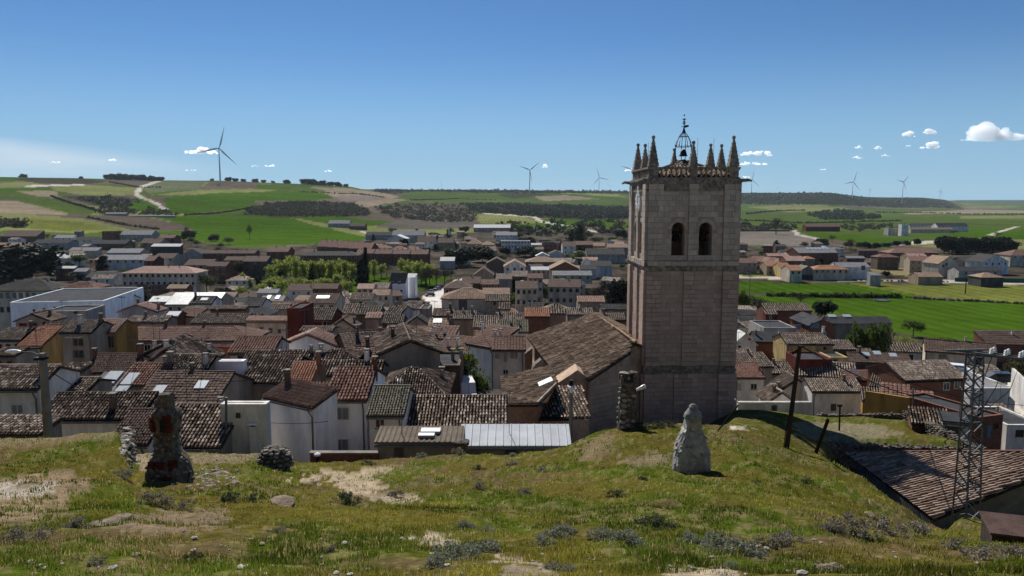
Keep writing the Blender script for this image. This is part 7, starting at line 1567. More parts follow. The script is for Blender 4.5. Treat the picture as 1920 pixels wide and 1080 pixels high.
for px, py, ty, w, k, lb in [(686, 540, 461, 9, 'cypress', 'tall narrow cypress rising above the park'), (677, 536, 485, 14, 'cypress', 'shorter dark cypress left of the tall narrow cypress'), (585, 530, 492, 18, 'conifer', 'dark conifer among the bright park trees'), (506, 520, 486, 16, 'conifer', 'dark conifer at the left end of the park'),
        (516, 558, 528, 16, 'conifer', 'small dark conifer in front of the left park trees'), (468, 449, 420, 11, 'bare', 'lone bare poplar in the big green field'), (700, 452, 438, 8, 'conifer', 'small conifer above the red brick terraces'), (745, 448, 432, 12, 'conifer', 'dark tree beside the white round-shouldered barn'),
        (865, 500, 466, 42, 'dark', 'dark round pine right of centre in the far town'), (905, 492, 462, 34, 'dark', 'second dark round pine right of the first in the far town'), (842, 462, 440, 14, 'conifer', 'dark conifer left of the yellow square house'), (820, 462, 441, 12, 'conifer', 'dark conifer near the slim far chimney'),
        (814, 447, 436, 18, 'dark', 'rounded dark tree above the far conifers'), (900, 432, 422, 12, 'conifer', 'dark conifer below the white roofed barn'), (870, 438, 425, 16, 'dark', 'dark tree left of the white roofed barn'), (1086, 462, 419, 24, 'conifer', 'tall dark cedar left of the belfry'), (1072, 456, 430, 18, 'conifer', 'smaller dark cedar left of the tall dark cedar'),
        (985, 482, 463, 30, 'dark', 'dark round tree below the long white row'), (1008, 478, 461, 20, 'dark', 'dark tree left of the dark brick cube'), (1087, 492, 470, 28, 'round', 'rounded green tree behind the blue-grey house'), (1165, 592, 526, 44, 'dark', 'dark evergreen mass immediately left of the tower'),
        (1022, 568, 537, 36, 'round', 'bushy green tree between the two cream townhouses'), (1000, 585, 555, 40, 'olive', 'olive green tree in front of the left townhouse'), (958, 585, 545, 44, 'round', 'bushy green tree left of the left townhouse'), (1075, 592, 560, 34, 'round', 'green tree in front of the right townhouse'), (1052, 588, 562, 22, 'spring', 'light green tree between townhouse gardens'),
        (1132, 585, 520, 34, 'bare', 'tall bare tree left of the tower'), (1112, 562, 540, 26, 'olive', 'grey-green shrub tree before the long green-grey warehouse'), (1148, 600, 580, 22, 'yellow', 'bright yellow flowering shrub left of the tower'), (945, 602, 584, 34, 'yellow', 'yellow-green shrub behind the speckled roof'), (1110, 590, 574, 40, 'olive', 'straggly olive shrub right of the pinkish barn'),
        (120, 495, 478, 24, 'spring', 'light green tree behind the dark brick house'), (150, 500, 474, 30, 'round', 'leafy tree behind the pale shed'), (195, 508, 478, 20, 'cypress', 'shaggy dark cypress left of the school'), (145, 528, 510, 28, 'olive', 'olive tree in front of the dark brick house'), (92, 522, 498, 22, 'round', 'green tree at the right side of the huge dark pine'),
        (275, 470, 452, 26, 'spring', 'light green tree near the white roof strips barn'), (250, 456, 446, 24, 'olive', 'olive tree among far left yards'), (270, 580, 530, 58, 'bare', 'wide bare tree in front of the school'), (270, 578, 552, 30, 'dark', 'dark bush under the wide bare tree'), (340, 552, 520, 40, 'bare', 'bare tree right of the brick and white pavilion'),
        (388, 552, 510, 42, 'olive', 'large grey-green tree right of the school'), (432, 572, 552, 28, 'spring', 'light green bushy tree right of the bright silver barn'), (420, 562, 540, 24, 'dark', 'dark bush beside the pale street on the left'), (410, 480, 462, 20, 'bare', 'bare tree behind the brown terrace'), (350, 440, 424, 10, 'bare', 'thin bare tree by the field edge'),
        (1400, 590, 553, 46, 'olive', 'grey-green tree right of the tower by the field'), (1425, 600, 556, 40, 'bare', 'bare brown tree left of the brick barn'), (1388, 598, 545, 30, 'round', 'rounded bush tree close beside the tower'), (1545, 594, 565, 34, 'dark', 'dark tree at the right end of the brick barn'), (1500, 574, 548, 26, 'bare', 'bare pale tree behind the brick barn'),
        (1612, 640, 606, 44, 'round', 'leafy tree left of the pair in front of the farm hall'), (1645, 642, 606, 44, 'round', 'leafy tree right of the pair in front of the farm hall'), (1712, 632, 598, 38, 'round', 'round leafy tree alone at the edge of the green field'), (1693, 650, 630, 40, 'spring', 'low light green shrub below the round leafy tree'), (1775, 678, 630, 44, 'bare', 'brownish bare tree behind the big brick house'),
        (1735, 664, 644, 36, 'spring', 'pale blossoming shrub left of the brownish bare tree'), (1855, 648, 628, 34, 'olive', 'olive shrub at the right field edge'), (1895, 650, 628, 40, 'olive', 'broad shrub at the right edge of the field'), (1905, 720, 672, 44, 'olive', 'pale olive tree behind the pylon top'), (1478, 680, 655, 40, 'purple', 'dark purple leaved tree in front of the yellow house'),
        (1840, 660, 640, 24, 'bare', 'small bare tree left of the olive shrub'), (1452, 712, 693, 10, 'cypress', 'narrow dark cypress beside the white house by the tower'), (1455, 440, 405, 24, 'bare', 'bare tree by the brown field'), (1378, 440, 428, 20, 'olive', 'shrub left of the brown field'), (1538, 462, 448, 22, 'dark', 'dark evergreen before the depot'), (1560, 455, 440, 18, 'bare', 'bare tree at the depot'),
        (1595, 470, 446, 16, 'bare', 'bare tree right of the depot'), (1455, 470, 450, 18, 'conifer', 'small conifer left of the brown field houses'), (1620, 465, 454, 22, 'dark', 'rounded dark shrub left of the blue-grey wall'), (1540, 520, 500, 24, 'dark', 'dark garden tree before the orange roofs'), (1614, 520, 505, 22, 'dark', 'dark garden tree beside the farm shed'), (1540, 506, 484, 8, 'cypress', 'thin cypress before the grey-green gable'),
        (1808, 522, 505, 34, 'olive', 'shrub beside the long low grey shed'), (1900, 470, 455, 26, 'bare', 'brown bare tree right of the dark pine grove'), (1870, 446, 434, 20, 'bare', 'bare shrubs by the far white road'), (1788, 440, 432, 16, 'olive', 'small tree before the red roofed far shed')]:
    tree(px, py, ty, w, k, lb, d=132 if 'in front of the farm hall' in lb else None)
ORDT = ORD if len(ORD) > 24 else ['first', 'second', 'third', 'fourth', 'fifth', 'sixth', 'seventh', 'eighth', 'ninth', 'tenth', 'eleventh', 'twelfth', 'thirteenth', 'fourteenth', 'fifteenth', 'sixteenth', 'seventeenth', 'eighteenth', 'nineteenth', 'twentieth', 'twenty-first', 'twenty-second', 'twenty-third', 'twenty-fourth']
def treerow(lst, kind, what, grp):
    for i, (px, py, ty, w) in enumerate(sorted(lst)): tree(px, py, ty + ((i * 7) % 5 - 2) * (2.2 if kind == 'pollard' else .8), w * (.8 if kind == 'pollard' else 1), kind if isinstance(kind, str) else kind[i % len(kind)], what % ORDT[i], grp)
treerow([(455, 545, 515, 20), (470, 548, 518, 20), (520, 528, 488, 30), (545, 525, 482, 36), (556, 532, 484, 32), (572, 532, 490, 24), (600, 530, 490, 30), (622, 532, 485, 34), (640, 530, 488, 34), (656, 532, 490, 32), (512, 532, 492, 32), (533, 530, 484, 36), (565, 528, 484, 34), (588, 530, 486, 34), (610, 528, 486, 34), (630, 528, 484, 34), (648, 536, 492, 30), (668, 532, 496, 24)], 'pollard', 'bright yellow-green park tree of the tall row, %s from the left', 'tall yellow-green trees of the park')
treerow([(492, 560, 530, 26), (530, 560, 522, 28), (578, 552, 524, 22), (610, 548, 520, 26), (632, 546, 512, 30), (652, 560, 525, 26), (596, 545, 522, 20), (545, 565, 545, 34), (506, 548, 520, 30), (556, 545, 518, 30), (520, 545, 516, 28), (640, 548, 520, 26), (455, 560, 536, 24), (565, 556, 530, 28)], 'spring', 'lower fresh green park tree, %s from the left', 'lower fresh green trees of the park')
treerow([(702, 525, 486, 26), (715, 522, 488, 28), (758, 525, 486, 28), (772, 528, 490, 28), (790, 532, 490, 30), (806, 535, 492, 32), (764, 530, 494, 30), (782, 534, 488, 34), (798, 536, 494, 30), (690, 528, 496, 26)], 'pollard', 'yellow-green street tree by the apartment building, %s from the left', 'yellow-green trees beside the apartment building')
treerow([(800, 538, 500, 30), (818, 536, 500, 28), (834, 534, 502, 26), (846, 528, 502, 24), (725, 520, 495, 26)], 'bare', 'bare brown tree along the street, %s from the left', 'bare trees along the pale street')
treerow([(1625 + i * 19, 467 - i * 1.5, 457 - i * 1.5, 10) for i in range(6)], 'dark', 'small clipped tree above the blue-grey wall, %s from the left', 'clipped trees above the blue-grey wall')
treerow([(1770 + i * 15, 476, 446 + (i % 3) * 3, 24) for i in range(9)], 'dark', 'dark pine of the grove behind the villas, %s from the left', 'dark pine grove behind the villas')
treerow([(1778 + i * 17, 472, 444 + (i % 2) * 4, 22) for i in range(7)], 'dark', 'rear pine of the grove behind the villas, %s from the left', 'dark pine grove behind the villas, rear row')
random.seed(5)
treerow([(x, y, y - random.uniform(10, 20), random.uniform(12, 24)) for x, y in [(random.uniform(940, 1170), random.uniform(448, 515)) for _ in range(34)]], ['round', 'olive', 'dark'], 'garden tree among the far houses behind the church, %s from the left', 'garden trees behind the church')
treerow([(x, y, y - random.uniform(9, 16), random.uniform(10, 20)) for x, y in [(random.uniform(690, 935), random.uniform(440, 500)) for _ in range(32)]], ['dark', 'olive', 'round', 'conifer'], 'garden tree at the back of town, %s from the left', 'garden trees at the back of town')
treerow([(x, y, y - random.uniform(10, 18), random.uniform(12, 24)) for x, y in [(random.uniform(60, 480), random.uniform(446, 545)) for _ in range(32)]], ['olive', 'round', 'bare', 'dark'], 'yard tree in the left part of town, %s from the left', 'yard trees in the left part of town')
treerow([(x, y, y - random.uniform(8, 16), random.uniform(10, 20)) for x, y in [(random.uniform(1385, 1890), random.uniform(465, 520)) for _ in range(28)]], ['olive', 'bare', 'dark', 'round'], 'garden tree among the houses beyond the field, %s from the left', 'garden trees beyond the field')

treerow([(x, y, y - random.uniform(16, 30), random.uniform(16, 30)) for x, y in [(random.uniform(200, 990), random.uniform(520, 590)) for _ in range(24)] if not 755 < x < 870], ['round', 'olive', 'dark', 'bare'], 'courtyard tree between the houses of the middle town, %s from the left', 'courtyard trees of the middle town')

# ---------------- shrubs on the hillside ----------------
def shrub_proto(kind, seed):
    r_ = random.Random(seed); cs = []; rs = []
    for i in range(22):
        a, q = r_.uniform(0, 6.28), r_.uniform(0, .42); cs.append((q * math.cos(a), q * math.sin(a), r_.uniform(.08, .46) * (1 - q))); rs.append(r_.uniform(.06, .14))
    return leafmesh('foliage', cs, rs, 1500, .026, LM[kind], 1.0, 1.0, seed)
SHP = {k: [shrub_proto(k, 300 + i) for i in range(3)] for k in ('sage', 'thyme', 'grey')}
SHS = {'sage': 'grey-green sage-like shrub', 'thyme': 'dark green cushion shrub', 'grey': 'dry greyish twiggy shrub'}
shl = [(652, 945, 60, 'thyme'), (742, 930, 36, 'grey'), (898, 881, 28, 'thyme'), (898, 917, 32, 'grey'), (985, 925, 30, 'grey'), (960, 872, 26, 'sage'), (1015, 884, 24, 'sage'), (1158, 932, 40, 'thyme'), (872, 992, 44, 'sage'), (912, 996, 34, 'sage'), (855, 1050, 90, 'sage'), (905, 1035, 80, 'sage'), (820, 1062, 70, 'sage'), (1040, 1012, 70, 'sage'),
       (1062, 998, 50, 'sage'), (1020, 1022, 54, 'sage'), (1180, 1025, 80, 'sage'), (1228, 990, 78, 'thyme'), (1130, 1010, 60, 'sage'), (1300, 1015, 60, 'sage'), (1345, 1030, 80, 'sage'), (1395, 1040, 90, 'sage'), (1455, 1025, 80, 'grey'), (1480, 1015, 60, 'grey'), (1600, 1005, 90, 'grey'), (1660, 1000, 90, 'grey'), (1720, 1000, 80, 'grey'), (1560, 1000, 60, 'grey'),
       (1035, 1068, 44, 'sage'), (1062, 1072, 44, 'sage'), (1375, 1068, 50, 'sage'), (430, 943, 50, 'thyme'), (472, 942, 46, 'thyme'), (290, 948, 70, 'grey'), (340, 955, 50, 'grey'), (140, 990, 60, 'grey'), (30, 1020, 80, 'grey'), (75, 1010, 60, 'grey'), (230, 895, 40, 'sage'), (1270, 860, 26, 'thyme'), (1205, 900, 24, 'thyme'), (1060, 826, 26, 'sage'), (1020, 845, 24, 'sage'), (925, 852, 26, 'sage'),
       (860, 852, 30, 'grey'), (960, 856, 24, 'sage'), (1200, 806, 40, 'thyme'), (1230, 803, 40, 'thyme'), (1255, 800, 30, 'thyme'), (1100, 815, 26, 'thyme'), (790, 858, 24, 'sage'), (690, 872, 30, 'thyme'), (1850, 1050, 90, 'grey'), (1790, 1030, 60, 'grey'), (1910, 1050, 80, 'grey'), (1700, 880, 20, 'thyme'), (1420, 905, 20, 'thyme'), (1510, 905, 22, 'thyme'), (520, 1000, 40, 'grey'), (620, 1035, 36, 'grey'), (360, 1050, 44, 'thyme'), (180, 1060, 50, 'grey')]
bands = {}
for px, py, w, k in shl: bands.setdefault((k, 'along the brow of the hill' if py < 880 else 'halfway up the slope' if py < 960 else 'near the lower edge of the picture'), []).append((px, py, w))
for (k, zn), lst in bands.items():
    for i, (px, py, w) in enumerate(sorted(lst)):
        g_ = ray_ground(px, py, 2.5, 42); s = 1.05 * w / F * g_.y; root = thing('shrub', (ORDT[i] if len(lst) > 1 else 'single') + (' ' if len(lst) > 1 else ' ') + SHS[k] + (', counted from the left, ' if len(lst) > 1 else ' ') + zn, 'shrub', g_, random.uniform(0, 6), 'low shrubs on the hillside')
        inst('foliage', SHP[k][i % 3], root, (0, 0, -.02), (0, 0, 0), (s * 1.1, s * 1.1, s * random.uniform(.6, .95)))
# ---------------- hedges, woods and skyline scrub ----------------
def clump_mass(name, label, pts, sizes, mat, seed, leaves=34, kind='stuff', cat='wood'):
    r_ = np.random.default_rng(seed); n = len(pts); k = np.repeat(np.arange(n), leaves); d_ = r_.normal(size=(n * leaves, 3)); d_ /= np.linalg.norm(d_, axis=1)[:, None]; d_[:, 2] = np.abs(d_[:, 2]) * 1.0
    s = np.array(sizes)[k]; c = np.array(pts)[k] + d_ * (s * .62 * r_.random(n * leaves) ** .6)[:, None]
    a = r_.normal(size=(n * leaves, 3)); a /= np.linalg.norm(a, axis=1)[:, None]; b = np.cross(a, r_.normal(size=(n * leaves, 3))); b /= np.linalg.norm(b, axis=1)[:, None] + 1e-9; q = (s * .16 * (.6 + .8 * r_.random(n * leaves)))[:, None]
    V = np.stack([c - a * q, c - b * q * .8, c + a * q, c + b * q * .8], 1).reshape(-1, 3); o = inst(name, npmesh(name, V, np.arange(len(V)).reshape(-1, 4), mat)); return tag(o, label, cat, kind=kind)
WOOD = LEAF('wood', (.040, .048, .026), .5, .2); WOOD2 = LEAF('scrubwood', (.085, .08, .05), .5, .2); WOODB = LEAF('far_wood', (.06, .066, .05), .4, .2)
def wood(label, poly, n, size, mat, seed, dmin, dmax, name='wood'):
    r_ = random.Random(seed); xs = [p[0] for p in poly]; ys = [p[1] for p in poly]; pts, sz = [], []; t_ = 0
    while len(pts) < n and t_ < n * 12:
        t_ += 1; x, y = r_.uniform(min(xs), max(xs)), r_.uniform(min(ys), max(ys))
        if not inpoly(np.array([x]), np.array([y]), poly)[0]: continue
        x += r_.gauss(0, 5); y += r_.gauss(0, .9); g_ = ray_ground(x, y, dmin, dmax)
        if g_.y >= dmax * .99: continue
        s = size * r_.uniform(.4, 1.0) * (1 + .8 * r_.random() ** 3); pts.append((g_.x, g_.y, g_.z + s * .1)); sz.append(s)
    clump_mass(name, label, pts, sz, mat, seed)
wood('dark conifer wood across the middle distance left of the tower', [(862, 383), (960, 382), (1040, 386), (1182, 389), (1182, 409), (1100, 411), (1000, 406), (930, 401), (890, 398)], 1300, 10, WOOD, 1, 700, 3000)
wood('scrubby wooded knoll above the big green field', [(458, 402), (500, 382), (560, 379), (660, 382), (690, 396), (692, 403), (640, 406), (520, 406)], 900, 7, WOOD2, 2, 600, 2600)
wood('thinly wooded brown slope right of the wooded knoll', [(705, 392), (770, 383), (860, 384), (890, 402), (888, 416), (800, 416), (740, 408)], 420, 8, WOOD2, 3, 600, 2600)
wood('dark oak grove on the rise at the right', [(1512, 404), (1540, 396), (1590, 394), (1640, 402), (1652, 410), (1560, 413)], 380, 11, WOOD, 4, 900, 4000)
wood('scrub on the dark flank of the right plateau', [(1380, 363), (1560, 362), (1640, 374), (1730, 372), (1790, 390), (1690, 389), (1570, 384), (1380, 382)], 2200, 11, WOODB, 5, 3000, 6500)
wood('dark scrub along the far central plateau', [(700, 357), (1180, 358), (1180, 363), (900, 361), (780, 358), (720, 362)], 900, 10, WOODB, 6, 2400, 4600)
wood('bushes in the gullies of the left hillside', [(150, 372), (250, 376), (240, 392), (190, 390)], 90, 10, WOOD2, 7, 700, 2500)
wood('bushes round the lower left farmstead', [(190, 392), (330, 400), (330, 406), (190, 402)], 70, 8, WOOD2, 8, 600, 2000)
wood('scrubby line of bushes before the brown field on the right', [(1378, 424), (1480, 424), (1480, 431), (1378, 432)], 120, 9, WOOD2, 9, 700, 2500)
wood('bushes along the far left edge of town', [(-20, 415), (52, 417), (50, 428), (-20, 430)], 50, 8, WOOD2, 10, 600, 2000)
wood('scattered trees round the far industrial sheds', [(1580, 420), (1700, 425), (1690, 434), (1590, 432)], 60, 9, WOOD2, 12, 600, 2500)
wood('dark treeline at the foot of the conifer wood', [(930, 420), (1180, 412), (1180, 440), (1000, 444), (930, 436)], 180, 9, WOOD, 13, 600, 2000)
def hedge(label, pts, h, step, mat, seed, name='hedge'):
    r_ = random.Random(seed); P_, S_ = [], []
    for (x0, y0), (x1, y1) in zip(pts[:-1], pts[1:]):
        a, b = ray_ground(x0, y0, 60, 3000), ray_ground(x1, y1, 60, 3000); n = max(2, int((b - a).length / step))
        for i in range(n):
            p = a + (b - a) * ((i + r_.random()) / n); s = h * r_.uniform(.7, 1.25); g_ = gp(p.x + r_.uniform(-.5, .5), p.y + r_.uniform(-.6, .6)); P_.append((g_.x, g_.y, g_.z + s * .1)); S_.append(s)
    clump_mass(name, label, P_, S_, mat, seed, leaves=40, kind=None, cat='hedge')
hedge('thick dark hedge between the two green fields right of the tower', [(1440, 556), (1530, 558), (1690, 559)], 2.3, .8, WOOD, 21)
hedge('low dark hedge running on to the right below the pale field', [(1700, 559), (1750, 563), (1850, 567), (1930, 572)], 1.3, .9, WOOD, 22)
hedge('dark garden hedge in front of the long grey fence', [(1470, 522), (1550, 524)], 2.2, 1.2, WOOD, 23)
hedge('dark verge bushes along the right road', [(1600, 527), (1780, 530)], 1.2, 1.6, WOOD, 24)
for lb, pts_, h_ in [('thin dark hedge line down the left hillside', [(95, 368), (140, 384), (190, 399)], 5), ('dark field edge above the lower left farmstead', [(205, 342), (258, 352), (300, 352)], 5), ('dark bank along the top of the big green field', [(345, 405), (470, 390), (560, 379)], 4), ('dark bank beside the brown field on the left', [(165, 409), (240, 424), (300, 431)], 4),
    ('hedge line on the slope below the left skyline', [(560, 360), (640, 364), (720, 371)], 5), ('long thin hedge across the right plain', [(1382, 413), (1500, 419), (1690, 415)], 6), ('thin hedge below the right plateau', [(1640, 396), (1780, 400), (1920, 403)], 8), ('dark bank right of the brown slope in the centre', [(770, 376), (860, 373), (930, 376)], 6), ('broken hedge across the plain before the dark grove', [(1400, 402), (1460, 396), (1510, 392)], 8)]:
    hedge(lb, pts_, h_, h_ * 1.2, WOOD, int(pts_[0][0]))
r_ = random.Random(3); tl = []   # skyline bushes one can tell apart
for i, (px, w) in enumerate([(38, 5), (45, 10), (152, 6), (203, 14), (216, 16), (232, 18), (250, 16), (268, 16), (285, 14), (300, 12), (398, 6), (428, 11), (442, 9), (456, 8), (478, 10), (494, 8), (512, 6), (538, 11), (572, 16), (588, 16), (604, 14), (620, 12), (634, 12), (648, 8)]):
    d_ = 2280 if px < 340 else 2420; g_ = gp(P(px, 340, d_).x, d_); s = w / F * d_ ; root = thing('bush', ORDT[i] + ' dark bush on the left skyline, counted from the left', 'bush', g_, r_.uniform(0, 6), 'dark bushes on the left skyline')
    inst('crown', PROT['dark'][i % 3][0], root, (0, 0, -s * .22), (0, 0, 0), (s * 1.3, s * 1.3, s * .85))
# ---------------- wind turbines ----------------
TW = material('turbine_paint', sp((.62, .63, .64), .05), rough=.5)
def turbine(px, basey, huby, R_px, a0, yawd, label, d=None):
    # distance follows from a 95 m hub
    d = d or 95 * F / (basey - huby) * .985; X_ = P(px, basey, d).x; zb_ = float(ground(X_, d)); zb_ = min(zb_, zray(basey, d)); zh = zray(huby, d); root = thing('wind_turbine', label, 'wind turbine', (X_, d, zb_), R(yawd), 'wind turbines on the plateaus')
    h = zh - zb_; s = (zh - zray(basey, d)) / 95; MB().lathe([(2.6 * s, -6), (2.5 * s, 0), (1.5 * s, h - 1)], 10).build('tower', TW, root, smooth=True); MB().box(-2 * s, 2 * s, -4.5 * s, 6 * s, -2 * s, 2.2 * s).build('nacelle', TW, root, (0, 0, h)); MB().lathe([(2.0 * s, 0), (1.7 * s, 1.6 * s), (.3 * s, 3 * s)], 8).build('hub', TW, root, (0, -4.6 * s, h), (R(90), 0, 0))
    Lb = R_px / F * d; bl = MB()
    for (r0, c, t_) in ((0, 1.4, 1.2), (.08, 1.5, 1.1), (.2, 3.2, .7), (.6, 1.9, .4), (1, .3, .12)):
        z_ = r0 * Lb; bl.v += [(-c * s * .6, 0, z_), (0, -t_ * s, z_), (c * s * 1.1, 0, z_), (0, t_ * s, z_)]
    for i in range(4):
        for k in range(4): bl.f.append((i * 4 + k, i * 4 + (k + 1) % 4, i * 4 + 4 + (k + 1) % 4, i * 4 + 4 + k)); bl.m.append(0)
    me = bl.mesh('blade', TW)
    for k in range(3): inst('blade', me, root, (0, -5.6 * s, h), (0, R(a0 + 120 * k), 0))
turbine(413, 338, 278, 41, 15, 28, 'largest wind turbine, alone on the left plateau')
turbine(993, 356, 319, 23, 50, 10, 'tall wind turbine in the centre with two blades raised')
turbine(1123, 357, 333, 21, -18, 14, 'medium wind turbine left of the church tower')
turbine(827, 357, 347, 13, -18, 30, 'small half hidden turbine left of the tall central one'); turbine(965, 356, 349, 11, -15, 40, 'tiny turbine just left of the tall central one'); turbine(1057, 357, 350, 12, 20, 35, 'tiny turbine right of the tall central one')
turbine(1143, 357, 350, 13, -30, 25, 'tiny turbine right of the medium turbine beside the tower'); turbine(1186, 358, 319, 24, -72, 5, 'turbine mostly hidden behind the church tower')
turbine(1409, 361, 337, 20, 10, 15, 'turbine immediately right of the church tower'); turbine(1598, 369, 341, 21, 18, 12, 'largest turbine on the right plateau'); turbine(1604, 369, 360, 12, -15, 20, 'tiny turbine touching the foot of the largest right one'); turbine(1630, 369, 357, 9, 50, 25, 'small turbine right of the largest right one')
turbine(1653, 369, 363, 8, 0, 30, 'smallest turbine between the two large right ones'); turbine(1692, 369, 341, 17, 40, 15, 'second large turbine on the right plateau'); turbine(1762, 374, 358, 9, 20, 20, 'last turbine at the right end of the plateau'); turbine(1458, 361, 352, 8, 0, 30, 'tiny turbine alone on the plateau right of the tower'); turbine(1525, 361, 354, 10, -20, 30, 'tiny turbine left of the largest right one')
# ---------------- small clouds ----------------
CLOUD = bpy.data.materials.new('cloud_vapour'); CLOUD.use_nodes = True; nt = CLOUD.node_tree; nt.nodes.clear(); ho = nt.nodes.new('ShaderNodeOutputMaterial'); pv = nt.nodes.new('ShaderNodeVolumePrincipled')
pv.inputs['Color'].default_value = (1, 1, 1, 1); pv.inputs['Density'].default_value = .03; pv.inputs['Anisotropy'].default_value = .55; nt.links.new(pv.outputs[0], ho.inputs['Volume'])
def cloud(px, py, wpx, hpx, label, d=16000, seed=1):
    r_ = random.Random(seed); c = P(px, py, d); w = wpx / F * d; h = hpx / F * d; bm = bmesh.new(); nb = max(9, int(16 * wpx / 40))
    for i in range(min(nb, 44)):
        t_ = r_.uniform(-1, 1); q = (1 - t_ * t_) ** .5; rad = h * r_.uniform(.16, .40) * (q * .85 + .15); x = t_ * (w / 2 - rad * .8); z = -h * .5 + rad * .55 + r_.random() ** 1.4 * max(0, h * .95 * q - rad * 1.3)
        m = Matrix.LocRotScale((x, r_.uniform(-.3, .3) * w * .5, z), None, Vector((rad * r_.uniform(1.1, 1.7), rad * 1.3, rad * r_.uniform(.75, 1.0)))); bmesh.ops.create_icosphere(bm, subdivisions=2, radius=1, matrix=m)
    for v in bm.verts:
        f = float(fbm(np.array(v.co.x / h * 3 + seed), np.array(v.co.z / h * 3 + v.co.y / h), 3, seed)) - .5; v.co += v.co.normalized() * 0 + Vector((f * h * .16, 0, f * h * .22))
        if v.co.z < -h * .42: v.co.z = -h * .42 + (v.co.z + h * .42) * .25
    me0 = bpy.data.meshes.new('cloud'); bm.to_mesh(me0); bm.free(); tmp = bpy.data.objects.new('cloud_hull', me0); COL.objects.link(tmp); md = tmp.modifiers.new('hull', 'REMESH'); md.mode = 'VOXEL'; md.voxel_size = max(h / 22, w / 120)
    dg = bpy.context.evaluated_depsgraph_get(); me = bpy.data.meshes.new_from_object(tmp.evaluated_get(dg)); bpy.data.objects.remove(tmp); me.name = 'cloud'; me.materials.clear(); cm = CLOUD.copy(); cm.node_tree.nodes['Principled Volume'].inputs['Density'].default_value = (2.4 if h < 250 else 1.5) / (.35 * h + 30); me.materials.append(cm); me.polygons.foreach_set('use_smooth', [True] * len(me.polygons))
    tag(inst('cloud', me, None, c), label, 'cloud', 'small fair weather clouds')
for i, (px, py, w, h, lb) in enumerate([(1846, 246, 74, 40, 'largest puffy cloud at the right edge'), (1890, 250, 62, 28, 'wide puffy cloud joined to the right of the largest'), (1706, 250, 26, 14, 'small ragged cloud left of the neat oval cloud at upper right'), (1744, 246, 30, 12, 'neat oval cloud high at the right'), (1745, 272, 44, 14, 'flat based cloud below the neat oval cloud'),
        (1611, 275, 16, 7, 'small oval cloud left of the right turbines'), (1646, 276, 16, 8, 'small round cloud right of the small oval cloud'), (1604, 294, 26, 9, 'flat little cloud below the small oval cloud'), (1660, 291, 18, 5, 'thin little cloud below the small round cloud'), (1704, 273, 12, 4, 'tiny sliver cloud left of the flat based cloud'),
        (1420, 286, 64, 13, 'long cloud right of the tower pinnacles'), (1412, 305, 56, 10, 'lower long cloud right of the tower'), (1398, 332, 24, 6, 'small faint cloud low by the tower cornice'), (1543, 317, 14, 4, 'tiny cloud above the right plateau'), (378, 282, 62, 14, 'white cloud behind the largest left turbine'), (507, 310, 24, 6, 'small flat cloud right of the largest left turbine'),
        (615, 320, 15, 5, 'single tiny cloud left of centre'), (357, 318, 22, 4, 'thin cloud left of the largest turbine foot'), (478, 311, 14, 4, 'tiny cloud close right of the largest turbine'), (211, 299, 16, 5, 'tiny pale cloud at far left'), (103, 303, 22, 6, 'little cloud inside the left streak'), (1022, 311, 12, 7, 'tiny ragged cloud right of the central turbine'), (1185, 318, 30, 8, 'cloud half hidden by the left side of the tower')]):
    cloud(px, py, w, h, lb, seed=i + 3)
# ---------------- walls, fences, cars, street things ----------------
def straight_wall(label, a, b, h, th, mat, name='wall', cat='wall', cap=None):
    root = thing(name, label, cat, a); L_ = (b - a).length; ang = math.atan2(b.y - a.y, b.x - a.x); root.rotation_euler = (0, 0, ang); dz = b.z - a.z
    MB().add([(0, 0, -1.5), (L_, 0, dz - 1.5), (L_, th, dz - 1.5), (0, th, -1.5), (0, 0, h), (L_, 0, dz + h), (L_, th, dz + h), (0, th, h)], [(0, 1, 5, 4), (2, 3, 7, 6), (4, 5, 6, 7), (0, 4, 7, 3), (1, 2, 6, 5)]).build('masonry', mat, root)
    if cap: MB().add([(0, -.06, h + .003), (L_, -.06, dz + h + .003), (L_, th + .06, dz + h + .003), (0, th + .06, h + .003), (0, -.06, h + .09), (L_, -.06, dz + h + .09), (L_, th + .06, dz + h + .09), (0, th + .06, h + .09)], [(0, 1, 5, 4), (2, 3, 7, 6), (4, 5, 6, 7), (0, 4, 7, 3), (1, 2, 6, 5)]).build('coping', cap, root)
G_ = lambda x, y: ray_ground(x, y, 60, 2500)
GREENF = material('green_mesh_fence', sp((.03, .10, .075), .2), scale=1, rough=.7)
straight_wall('long dark grey garden fence right of the tower beyond the field', G_(1482, 525), G_(1554, 525), 2.4, .1, SHEET['slate'], 'fence', 'fence')
straight_wall('long green mesh fence along the right road', G_(1790, 528), G_(1960, 531), 2.0, .08, GREENF, 'fence', 'fence')
straight_wall('long blue-grey wall below the clipped trees', G_(1632, 465), G_(1700, 457), 3.0, .3, SHEET['corr'])
straight_wall('dark boundary wall of the brown field', G_(1378, 434), G_(1480, 434), 2.2, .3, WALL['brown'])
straight_wall('brick yard wall below the leafy pair of trees', G_(1585, 645), G_(1660, 668), 2.0, .25, WALL['brick'])
straight_wall('long grey yard wall behind the yellow house', G_(1690, 668), G_(1800, 690), 2.0, .25, WALL['plaster'])
straight_wall('bright white wall strip at the right edge', P(1895, 717, 80), P(1930, 752, 74), 1.6, .25, WALL['white'])
straight_wall('pale edged yard wall at the far right above the street', G_(1832, 668), G_(1905, 684), .5, .25, WALL['white'])
straight_wall('low rubble yard wall left of the ochre house', G_(196, 615), G_(232, 610), 2, .3, WALL['stone'])
straight_wall('dark yard wall below the school', G_(165, 535), G_(228, 532), 3, .3, WALL['dark'])
straight_wall('rusty orange yard wall left of the stone field wall', P(1620, 775, 70), P(1700, 790, 66), 2.2, .25, WALL['ochre'])
